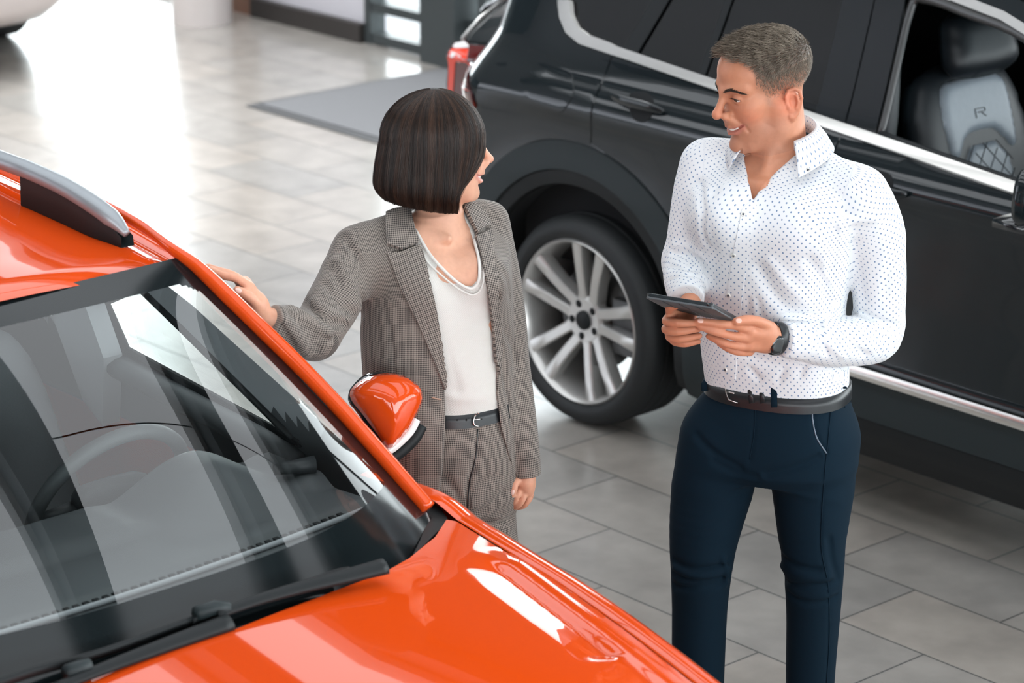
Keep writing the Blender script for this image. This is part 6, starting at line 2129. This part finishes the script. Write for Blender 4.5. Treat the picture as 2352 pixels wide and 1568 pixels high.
# ------------------------------------------------------------------ the woman
woman = thing('person', 'woman with a dark bob in a checked blazer and trousers', 'person', (1.383, -2.204, 0))
WBs = Base(1.383, -2.204); K = WBs.P
wa0 = R_(-15)
WA = face_axes(VR * math.cos(wa0) + VT * math.sin(wa0), R_(2), R_(0))
WO = K(1014, 341, .0)
WS = .955
wLS, wRS = K(1112, 508, -.095), K(822, 572, .075)
WL = unit((wLS - wRS) * [1, 1, 0]); WF = np.cross(WL, [0, 0, 1.0])
m_skin_w = skin_material('fair skin')
m_check = check_cloth('fine brown and cream checked cloth', (.31, .265, .23), (.024, .020, .018), .0046)
m_knit = knit_cloth()
hair_w = hair_material('dark brown hair', (.011, .0060, .0042), (.075, .038, .023), .45)
BASE_W = (.66, .36, .245)

hw_ = Field(); build_head(hw_, WO, WA, WS, True)
nbw = WO + np.array([0, -.030, -.055]) @ WA * WS
hw_.chain([nbw + [0, 0, .02], K(1008, 470, -.005), K(1005, 530, .005)], [.043, .045, .052], .025)
wt_ = lambda g: [(K(1060, 960, .0), .110 + g, .092 + g), (K(1060, 905, .005), .104 + g, .088 + g), (K(1050, 840, .01), .110 + g, .092 + g), (K(1040, 760, .012), .126 + g, .100 + g), (K(1028, 690, .012), .146 + g, .106 + g),
                 (K(1010, 620, .005), .158 + g, .104 + g), (K(990, 565, .0), .166 + g, .092 + g), (K(978, 535, -.002), .150 + g, .078 + g), (K(985, 510, -.002), .095 + g, .062 + g), (K(1000, 492, -.002), .060 + g, .052 + g)]
hw_.loft([q for q in wt_(-.008)][3:], WL, WF, .03)
hw_.ell(K(985, 640, .085), (.055, .055, .05), .04); hw_.ell(K(1085, 625, .055), (.055, .055, .05), .04)
hw_.chain([K(1030, 548, .072), K(960, 540, .045)], [.005, .003], .03)
Vh, Fh = hw_.mesh(WO + [-.14, -.14, -.140], WO + [.14, .14, .17], .0017)
Vn, Fn = hw_.mesh(WO + [-.22, -.22, -.42], WO + [.22, .22, -.136], .003)

wh_ = Field()
# right hand resting on the windscreen pillar of the orange car
tp = .355
wrw = K(606, 728, tp - .01)
wh_.chain([K(660, 745, .325), wrw, K(588, 700, tp)], [.028, .0225, .024], .012)
wh_.chain([K(588, 700, tp), K(568, 664, tp + .005)], [.022, .018], .014); wh_.chain([K(585, 690, tp - .03), K(560, 652, tp - .035)], [.020, .017], .016)
finger(wh_, [K(572, 658, tp + .012), K(545, 640, tp + .018), K(515, 633, tp + .016), K(484, 619, tp + .010)], .0098, .0072)
finger(wh_, [K(562, 650, tp - .004), K(532, 630, tp + .002), K(502, 622, tp), K(478, 612, tp - .004)], .0098, .0072)
finger(wh_, [K(556, 646, tp - .022), K(528, 630, tp - .022), K(504, 624, tp - .024)], .0092, .0070)
finger(wh_, [K(556, 648, tp - .038), K(532, 638, tp - .042), K(514, 634, tp - .046)], .0082, .0062)
finger(wh_, [K(596, 708, tp + .010), K(582, 690, tp + .026), K(562, 674, tp + .034), K(545, 666, tp + .036)], .0120, .0092)
# left hand hanging by her side
wh_.chain([K(1206, 1040, .005), K(1207, 1085, .01), K(1206, 1108, .012)], [.024, .0205, .022], .01)
wh_.chain([K(1206, 1104, .012), K(1209, 1126, .010)], [.021, .018], .012)
finger(wh_, [K(1196, 1122, .022), K(1187, 1140, .034), K(1180, 1152, .028), K(1174, 1160, .018)], .0082, .0062, .003)
finger(wh_, [K(1204, 1128, .018), K(1201, 1146, .030), K(1190, 1160, .028), K(1178, 1166, .018)], .0084, .0062, .003)
finger(wh_, [K(1213, 1128, .008), K(1214, 1146, .016), K(1204, 1160, .014), K(1190, 1166, .006)], .0080, .0060, .003)
finger(wh_, [K(1218, 1124, -.006), K(1219, 1140, -.002), K(1211, 1152, -.004), K(1200, 1158, -.010)], .0074, .0056, .003)
finger(wh_, [K(1193, 1098, .022), K(1183, 1110, .036), K(1179, 1124, .042), K(1177, 1136, .042)], .0100, .0078, .004)
Vw, Fw = wh_.mesh(np.minimum(K(470, 760, .40), K(1230, 1190, .0)) - .08, np.maximum(K(470, 590, .40), K(1240, 1000, -.05)) + .08, .0020)

wb = Field()
wb.loft(wt_(-.02), WL, WF, .02)
wRE, wLE = K(716, 772, .265), K(1160, 800, -.06)
for S0, E0, W0 in ((wLS, wLE, K(1206, 1060, .0)), (wRS, wRE, wrw)):
    wb.chain([S0, E0], [.036, .028], .03); wb.chain([E0, W0], [.028, .020], .02)
wb.ell(K(1060, 1030, 0), (.085, .075, .09), .04)
wRH, wLH = K(1030, 1080, .02), K(1096, 1075, -.01)
wRK, wLK = K(1020, 1400, .06), K(1134, 1395, .02)
wRA, wLA = K(1015, 1660, .02), K(1146, 1655, -.02)
for H0, K0, A0 in ((wRH, wRK, wRA), (wLH, wLK, wLA)):
    wb.chain([H0, K0], [.056, .042], .04); wb.chain([K0, A0], [.042, .030], .03)
Vb, Fb = wb.mesh(np.array([.9, -2.8, .06]), np.array([2.0, -1.7, 1.50]), .009)
V, F = join([(Vh, Fh), (Vn, Fn), (Vw, Fw), (Vb, Fb)])
tone = head_tone(V, WO, WA, WS, BASE_W, (.55, .20, .17), (.72, .30, .20), True)
hd = np.minimum(np.linalg.norm(V - K(540, 660, tp), axis=1), np.linalg.norm(V - K(1200, 1130, .02), axis=1))
whh = np.clip(1.2 - hd / .14, 0, 1)[:, None] * .5
tone[:, :3] = tone[:, :3] * (1 - whh) + np.array((.66, .30, .19)) * whh
woman_body = mesh_obj('body', V, F, m_skin_w, woman, cols={'tone': tone})
eyes_teeth(woman, WO, WA, WS, True, (.05, -.05))
brow_w = hair_material('dark brows', (.02, .012, .009), (.04, .025, .018))
eyebrows(hw_, woman, WO, WA, WS, brow_w, True)
nail_w = principled('fingernail', (.74, .50, .43), .2, coat=.5, noise=.03)
nail(K(548, 667, tp + .046), unit(VT * .8 + np.array([0, 0, .6])), unit(-VR * .8 + np.array([0, 0, .35])), .0050, .0066, woman, nail_w)
nail(K(1177, 1130, .0515), unit(VT), unit(np.array([0, 0, -1.0]) - VR * .1), .0046, .0062, woman, nail_w)

# bob: a shell of hair and single strands over it
hq = lambda L: WO + (np.asarray(L, float) * WS) @ WA
def bob(phi, s, grow=0.0):
    """phi: 0 in front, s from the crown to the hem; local point"""
    phi = np.asarray(phi, float); s = np.asarray(s, float)
    fr = np.cos(phi); sd = np.sin(phi)
    th = np.clip(s / .46, 0, 1) * math.pi / 2
    back = np.clip(-fr, 0, 1)
    rx = .086 + .008 * (s > .46) * np.clip((s - .46) / .3, 0, 1); ry = np.where(fr < 0, .128, .112)
    low = np.clip((s - .46) / .54, 0, 1)
    flare = 1 + .10 * np.sin(low * math.pi * .62) - .17 * np.clip((low - .72) / .28, 0, 1) ** 2
    rad = np.sin(th) * flare
    L_ = .150 - .012 * back + .004 * fr
    z = .022 + .112 * np.cos(th) - L_ * low
    g = 1 + grow
    x = sd * rx * rad * g; y = -.012 + fr * ry * rad * g - .006 * np.cos(th)
    return np.stack([x, y, z + .004 * (np.cos(th))], -1)
def front_limit(s):
    return np.radians(np.interp(s, [0, .2, .36, .46, .55, .66, .77, .88, 1.0], [0, 3, 8, 18, 28, 50, 68, 84, 72]))
def hair_phi(u, s):
    A_ = R_(22); u = np.asarray(u, float)
    p0 = A_ + (2 * math.pi - 2 * A_) * u; dist = np.minimum(p0, 2 * math.pi - p0) - A_
    return p0 + np.where(u < .5, 1, -1) * (front_limit(s) - A_) * np.exp(-(dist / .55) ** 1.5)
ns, nphi = 60, 170
VV = []
uu_ = np.linspace(0, 1, nphi)
for s in np.linspace(.0005, 1, ns): VV.append(bob(hair_phi(uu_, s), np.full(nphi, s), -.020))
for s in np.linspace(1, .3, 20): VV.append(bob(hair_phi(uu_ * .98 + .01, s), np.full(nphi, s), -.10))
Vq = hq(np.vstack(VV)); nr = len(VV)
Fq = [[i * nphi + k, (i + 1) * nphi + k, (i + 1) * nphi + k + 1, i * nphi + k + 1] for i in range(nr - 1) for k in range(nphi - 1)]
hair2 = mesh_obj('hair', Vq, Fq, hair_w, woman, attrs={'shade': np.full(len(Vq), .05)})
def bob_strands(n, grow0, grow1, s0=.0, wig=.010):
    a_ = rng.uniform(0, 1, n); k = np.linspace(0, 1, 18)
    st = rng.uniform(0, s0, n); en = rng.uniform(.955, 1.012, n)
    s = st[:, None] + (en - st)[:, None] * k
    sl = np.clip(s, .03, 1.0)
    clump = .012 * np.sin(a_ * 240) + .008 * np.sin(a_ * 97 + 1)
    ph = hair_phi(np.clip(a_[:, None] + rng.normal(0, .003, n)[:, None] + clump[:, None] * k ** 2 * .22, 0, 1), sl) + wig * np.sin(k * 4 + a_[:, None] * 60)
    g = rng.uniform(grow0, grow1, n)[:, None] + .010 * np.sin(a_ * 130)[:, None] * k
    L = bob(ph, sl, g)
    L[..., 2] -= (np.clip(s - 1.0, 0, 1) * .15)
    return hq(L), np.clip(.30 + .30 * np.sin(a_ * 173) + .15 * np.sin(a_ * 61) + rng.normal(0, .25, n), 0, 1) ** 1.3
P_, sh_ = bob_strands(9000, -.030, .012, .30)
attach(strands('hair_strands', P_, .00052, hair_w, None, sh_), hair2)
P_, sh_ = bob_strands(260, .010, .030, .25, .03)
fly = strands('loose_hairs', P_, .00022, hair_w, None, sh_); attach(fly, hair2)

# blazer
jf = Field()
jw = lambda g: [(K(1040, 1130, .005), .160 + g, .132 + g), (K(1032, 1050, .005), .160 + g, .130 + g), (K(1024, 960, .005), .166 + g, .130 + g), (K(1010, 870, .005), .172 + g, .126 + g), (K(1006, 780, .005), .174 + g, .124 + g),
                (K(1003, 690, .005), .170 + g, .126 + g), (K(996, 620, .0), .177 + g, .120 + g), (K(984, 570, -.002), .186 + g, .106 + g), (K(974, 540, -.004), .170 + g, .090 + g), (K(980, 512, -.006), .115 + g, .074 + g), (K(994, 488, -.010), .074 + g, .062 + g)]
jf.loft(jw(0), WL, WF, .03)
jf.ell(K(970, 650, .085), (.065, .065, .06), .05); jf.ell(K(1100, 640, .055), (.06, .06, .06), .05)
jf.chain([K(905, 520, .02), K(850, 545, .06), K(815, 570, .075)], [.030, .036, .040], .03); jf.chain([K(1060, 490, -.05), K(1100, 492, -.085), K(1122, 505, -.10)], [.030, .034, .038], .03)
ra = spline(np.array([K(818, 575, .075), K(790, 650, .13), K(752, 720, .21), K(722, 768, .262)]), 4)
rf = spline(np.array([K(722, 768, .262), K(690, 766, .295), K(655, 750, .325), K(625, 738, .345)]), 4)
jf.chain(ra, np.interp(np.linspace(0, 1, len(ra)), [0, .25, .6, 1], [.050, .059, .058, .052]), .025)
jf.chain(rf, np.interp(np.linspace(0, 1, len(rf)), [0, .4, 1], [.052, .047, .036]), .018)
la = spline(np.array([K(1122, 512, -.10), K(1140, 620, -.085), K(1158, 740, -.065), K(1168, 820, -.055), K(1185, 930, -.03), K(1200, 1030, -.005), K(1207, 1092, .004)]), 4)
jf.chain(la, np.interp(np.linspace(0, 1, len(la)), [0, .2, .5, .75, 1], [.046, .052, .046, .040, .035]), .016)
G = jf.px_groove
# sleeve folds
G([(790, 545), (828, 610), (832, 680), (825, 730)], .008, 0.0090)
G([(770, 600), (800, 640), (820, 700)], .012, -0.0060); G([(745, 650), (775, 690), (812, 720)], .010, 0.0090); G([(720, 690), (760, 720), (800, 735)], .009, -0.0090)
G([(700, 690), (740, 735), (790, 745)], .009, 0.0105); G([(668, 705), (720, 735), (760, 770)], .009, -0.0090); G([(672, 722), (712, 770), (735, 800)], .009, 0.0105); G([(650, 735), (690, 785), (705, 815)], .009, -0.0075)
G([(760, 610), (785, 680), (790, 740)], .012, 0.0060); G([(700, 745), (740, 780), (770, 775)], .008, 0.0075); G([(640, 735), (660, 770), (672, 790)], .007, 0.0060)
G([(1120, 520), (1132, 600), (1142, 700), (1150, 800), (1165, 900), (1180, 1000), (1188, 1100)], .007, 0.0105)
G([(1150, 620), (1165, 640), (1172, 680)], .010, 0.0045); G([(1160, 760), (1178, 800), (1188, 840)], .010, 0.0045)
G([(893, 740), (905, 830), (905, 950), (895, 1080)], .004, 0.0037)
G([(870, 700), (900, 640), (915, 600)], .014, 0.0045)
Vu, Fu = jf.mesh(np.array([.95, -2.85, .72]), np.array([1.95, -1.75, 1.62]), .007, smooth=2)
jt = bvh(Vu, Fu)
jf_whole = Field(); jf_whole.ops = list(jf.ops)
# knit top
kf = Field()
kf.loft(wt_(.004), WL, WF, .03)
kf.ell(K(985, 645, .088), (.058, .058, .055), .045); kf.ell(K(1085, 632, .058), (.058, .058, .055), .045)
G = kf.px_groove
G([(1010, 900), (1060, 915), (1115, 905)], .012, -.004); G([(1100, 700), (1120, 780), (1118, 860)], .014, .005); G([(1020, 760), (1040, 830), (1050, 900)], .012, .003)
kf_whole = Field(); kf_whole.ops = list(kf.ops)
Vk0, Fk0 = kf.mesh(np.array([1.0, -2.7, 1.2]), np.array([1.85, -1.8, 1.62]), .006, smooth=2)
kt0 = bvh(Vk0, Fk0)
neck_px = [(940, 470), (955, 525), (985, 580), (1020, 620), (1055, 648), (1082, 658), (1095, 640), (1096, 600), (1085, 550), (1070, 500), (1055, 460)]
px_cut(kf, neck_px, .0, WBs, .003)
hemw = K(1060, 928, 0)[2]
kf.cut(lambda P: hemw - P[:, 2], .002)
kf.cut(lambda P: jf_whole(P) + .006, .003)
V, F = kf.mesh(np.array([1.0, -2.7, .95]), np.array([1.85, -1.8, 1.62]), .0034, smooth=1)
d = V - K(1045, 760, .01); knit = mesh_obj('knit_top', V, F, m_knit, woman, attrs={'pu': d @ WL, 'pv': d[:, 2] - (d @ WF) * .4})
kt = bvh(V, F)
nl = [(952, 528), (984, 584), (1020, 624), (1055, 653), (1083, 664), (1100, 645), (1101, 600), (1090, 552)]
for k_, (dx, r_) in enumerate(((0, .0034), (1.0, .0022))):
    pts = []
    for x, y in spline(np.array(nl, float), 6):
        c = np.array([x - 1030, y - 540]); c = c / np.linalg.norm(c)
        p, n_ = cast(kt0, x + c[0] * (-2 + 15 * dx), y + c[1] * (-2 + 15 * dx))
        if p is not None: pts.append(p + n_ * .0015)
    attach(MB().tube(pts, r_, 8).build('neckline_binding', m_knit, None), knit)

# trousers
wf = Field()
wf.loft([(K(1060, 920, 0), .110, .093), (K(1060, 955, 0), .117, .100), (K(1060, 1000, .0), .124, .108), (K(1060, 1060, .0), .126, .112), (K(1062, 1120, .0), .128, .110), (K(1066, 1160, .0), .11, .09)], WL, WF, .03)
wl_ = spline(np.array([K(1098, 1100, -.01), K(1112, 1200, -.005), K(1125, 1300, .01), K(1134, 1400, .02), K(1142, 1560, -.01), K(1146, 1650, -.02)]), 5)
wr_ = spline(np.array([K(1026, 1110, .025), K(1020, 1200, .040), K(1018, 1300, .055), K(1018, 1400, .06), K(1015, 1560, .03), K(1014, 1660, .02)]), 5)
for L_ in (wl_, wr_): wf.chain(L_, np.interp(np.linspace(0, 1, len(L_)), [0, .2, .4, .6, 1], [.074, .073, .068, .064, .064]), .03)
G = wf.px_groove
G([(1100, 975), (1094, 1050), (1078, 1110), (1072, 1180)], .005, 0.0102); G([(1072, 1185), (1050, 1195), (1030, 1180)], .010, 0.0102); G([(1075, 1180), (1120, 1165), (1160, 1130)], .010, 0.0068)
G([(1025, 1100), (1045, 1130), (1065, 1170)], .010, 0.0085); G([(1100, 1200), (1140, 1205), (1175, 1190)], .012, 0.0068); G([(1120, 1235), (1150, 1240), (1185, 1225)], .012, 0.0068); G([(1085, 1130), (1110, 1110), (1140, 1095)], .010, 0.0051)
V, F = wf.mesh(np.array([.95, -2.75, .03]), np.array([1.95, -1.75, 1.06]), .0044, smooth=1)
ul, vl, dl = axis_uv(V, wl_, WF); ur, vr, dr = axis_uv(V, wr_, WF); dd = V - K(1085, 1050, 0)
leg = V[:, 2] < K(1076, 1180, 0)[2]
def wom_keep(P):
    q = prj(P); d = poly_sd(q, np.array(neck_px + [(1000, 440)], float))
    return ((d < 3) & ((P - K(1000, 560, 0)) @ WF > -.02)) | (P[:, 2] > K(1000, 508, 0)[2]) | (P[:, 2] < K(1060, 945, 0)[2])
tuck(woman_body, kf_whole, wom_keep)
pu = np.where(leg, np.where(dl < dr, ul, ur), dd @ WL * 1.15); pv = np.where(leg, np.where(dl < dr, vl, vr), -dd[:, 2])
wtr = mesh_obj('trousers', V, F, m_check, woman, attrs={'pu': pu, 'pv': pv})
wtt = bvh(V, F)
edge_tube(wtt, [(1097, 985), (1092, 1050), (1078, 1110), (1073, 1178)], .0016, 'fly_seam', m_belt, wtr)
# belt
bs = [(K(1060, 947, 0), .1185, .1015), (K(1060, 931, 0), .1165, .0995), (K(1060, 917, 0), .1145, .0975)]
rowsO = band(bs, WL, WF, -180, 180, 0); rowsI = band([(c, a - .004, b - .004) for c, a, b in bs[::-1]], WL, WF, -180, 180, 0)
rr_ = rowsO + rowsI + [rowsO[0]]; n = 72
wbelt = mesh_obj('belt', np.vstack(rr_), [[i * n + k, i * n + k + 1, (i + 1) * n + k + 1, (i + 1) * n + k] for i in range(len(rr_) - 1) for k in range(n - 1)], m_belt, woman)
wbt = bvh(np.vstack(rr_), [[i * n + k, i * n + k + 1, (i + 1) * n + k + 1, (i + 1) * n + k] for i in range(2) for k in range(n - 1)])
def on_wb(x, y, l):
    p, n_ = cast(wbt, x, y)
    if p is None: return K(x, y, .11)
    if n_ @ (CAM - p) < 0: n_ = -n_
    return p + n_ * l
bk_ = [on_wb(x, y, .005) for x, y in ((1100, 948), (1091, 951), (1086, 962), (1087, 974), (1097, 978))]
attach(MB().tube(spline(np.array(bk_), 4), .0020, 8).build('belt_buckle', m_steel, None), wbelt)
attach(MB().tube([on_wb(1086, 963, .004), on_wb(1105, 961, .004)], .0014, 6).build('buckle_pin', m_steel, None), wbelt)
for x in (1050, 1071): 
    p = on_wb(x, 964, .0006); q = on_wb(x + .5, 964, .0014)
    attach(MB().tube([p, q], .0024, 10).build('belt_hole', M['void'], None), wbelt)

open_px = [(930, 440), (945, 500), (962, 570), (985, 680), (1008, 800), (1021, 885), (1023, 960), (1018, 1060), (1006, 1180), (1200, 1180), (1192, 1110), (1172, 1060), (1150, 980), (1140, 900), (1142, 800), (1132, 700), (1112, 600), (1085, 520), (1066, 440)]
def front_open(P):
    d = poly_sd(prj(P), np.array(open_px, float)) / 1000.0
    lf = (P - K(1050, 800, 0)) @ WF
    hi = np.clip((P[:, 2] - K(1000, 600, 0)[2]) / .05, 0, 1)
    return -np.maximum(d, .015 - .075 * hi - lf)
jf.cut(front_open, .003)
hemj = K(1070, 1096, 0)[2]
jf.cut(lambda P: np.where(np.abs((P - K(1207, 1092, 0)) @ WL) < .0, -.05, np.where(dist_seg(P, la) < .055, -.05, hemj - P[:, 2] + .015 * np.clip(((P - K(1070, 1128, 0)) @ WL) / .17, -1, 1))), .004)
def dist_seg(P, L): return line_d(P, L)
wn1 = unit(la[-1] - la[-3]); wn2 = unit(rf[-1] - rf[-4])
def cuffs(P):
    out = np.full(len(P), -.05)
    for c, n_ in ((la[-1], wn1), (rf[-1] + wn2 * .004, wn2)):
        d1 = (P - c) @ n_; q = np.linalg.norm(P - c - np.outer(d1, n_), axis=1)
        out = np.where((q < .06) & (d1 > -.03) & (d1 < .08), d1, out)
    return out
jf.cut(cuffs, .002)
def wom_keep2(P):
    q = prj(P); d = poly_sd(q, np.array(open_px, float))
    dl_ = (P - la[-1]) @ wn1; dr_ = (P - rf[-1]) @ wn2
    hand = ((np.linalg.norm(P - la[-1], axis=1) < .2) & (dl_ > -.01)) | ((np.linalg.norm(P - rf[-1], axis=1) < .25) & (dr_ > -.01))
    return (d < 4) | hand | (P[:, 2] > K(1000, 500, 0)[2]) | (P[:, 2] < K(1060, 1060, 0)[2])
tuck(woman_body, jf_whole, wom_keep2, .006, .02)
V, F = jf.mesh(np.array([.95, -2.85, .72]), np.array([1.95, -1.75, 1.62]), .0036, smooth=1)
ur, vr, dr = axis_uv(V, np.vstack([ra, rf[1:]]), WF); ul, vl, dl = axis_uv(V, la, WF)
pj = prj(V)
armR = (dr < .070) & ((pj[:, 0] < 826) | (vr > .20)); armL = (dl < .060) & (pj[:, 0] > np.interp(pj[:, 1], [480, 520, 700, 900, 1100], [1118, 1120, 1142, 1165, 1188]))
dd = V - K(1030, 780, 0); yy = dd @ WF; kz = np.clip((V[:, 2] - 1.32) / .1, 0, 1)
pu = np.where(armR, ur, np.where(armL, ul, dd @ WL * 1.1 + np.sign(dd @ WL) * np.clip((np.abs(dd @ WL) - .08) / .08, 0, 1) * np.clip(.11 - yy, 0, .3) * .7 * (1 - kz)))
pv = np.where(armR, vr, np.where(armL, vl, V[:, 2] + np.clip(.11 - yy, 0, .3) * kz * .9))
blz = mesh_obj('blazer', V, F, m_check, woman, attrs={'pu': pu, 'pv': pv})
def rot_uv(a_):
    c, s_ = math.cos(R_(a_)), math.sin(R_(a_))
    return lambda P2: np.stack([(P2[:, 0] * c + P2[:, 1] * s_) / 1010, (-P2[:, 0] * s_ + P2[:, 1] * c) / 960], 1)
for nm, poly, off, th, a_ in (('lapel', [(889, 582), (925, 580), (966, 563), (981, 620), (999, 700), (1016, 800), (1026, 880), (1020, 894), (1000, 840), (965, 750), (930, 675), (905, 620)], .003, .006, -20),
                              ('collar', [(886, 496), (905, 488), (942, 484), (952, 520), (960, 560), (922, 576), (890, 566), (885, 530)], .006, .007, -5),
                              ('lapel', [(1090, 545), (1112, 536), (1126, 528), (1131, 560), (1139, 640), (1145, 720), (1149, 800), (1144, 860), (1135, 830), (1130, 760), (1118, 660), (1104, 590)], .003, .005, 14),
                              ('collar', [(1062, 478), (1085, 470), (1110, 492), (1121, 517), (1103, 527), (1092, 540), (1076, 508)], .006, .006, 30)):
    o = patch(jt, poly, off, th, nm, m_check, None, step=6, uv=rot_uv(a_), rnd=.92)
    attach(o, blz)
p, n_ = cast(jt, 1000, 914)
if p is not None:
    bh = [cast(jt, x, y) for x, y in ((991, 912), (1002, 915), (1012, 917))]
    bh = [a + b * .001 for a, b in bh if a is not None]
    attach(MB().tube(bh, .0016, 6).build('buttonhole', principled('buttonhole thread', (.45, .28, .2), .8, noise=.1), None), blz)
# shoes, hidden behind the car
for A0 in (wl_[-1], wr_[-1]):
    o = MB().add(*loft_plan([(0, 0, .0, .125, .042), (0, 0, .03, .12, .042), (-.02, 0, .06, .10, .04), (-.05, 0, .10, .06, .036)], 36, 2.5))
    V = np.vstack(o.V); V = np.array([A0[0], A0[1], 0]) + np.outer(V[:, 0] + .04, WF) + np.outer(V[:, 1], WL) + np.outer(V[:, 2], [0, 0, 1])
    mesh_obj('shoe', V, o.F, m_belt, woman)
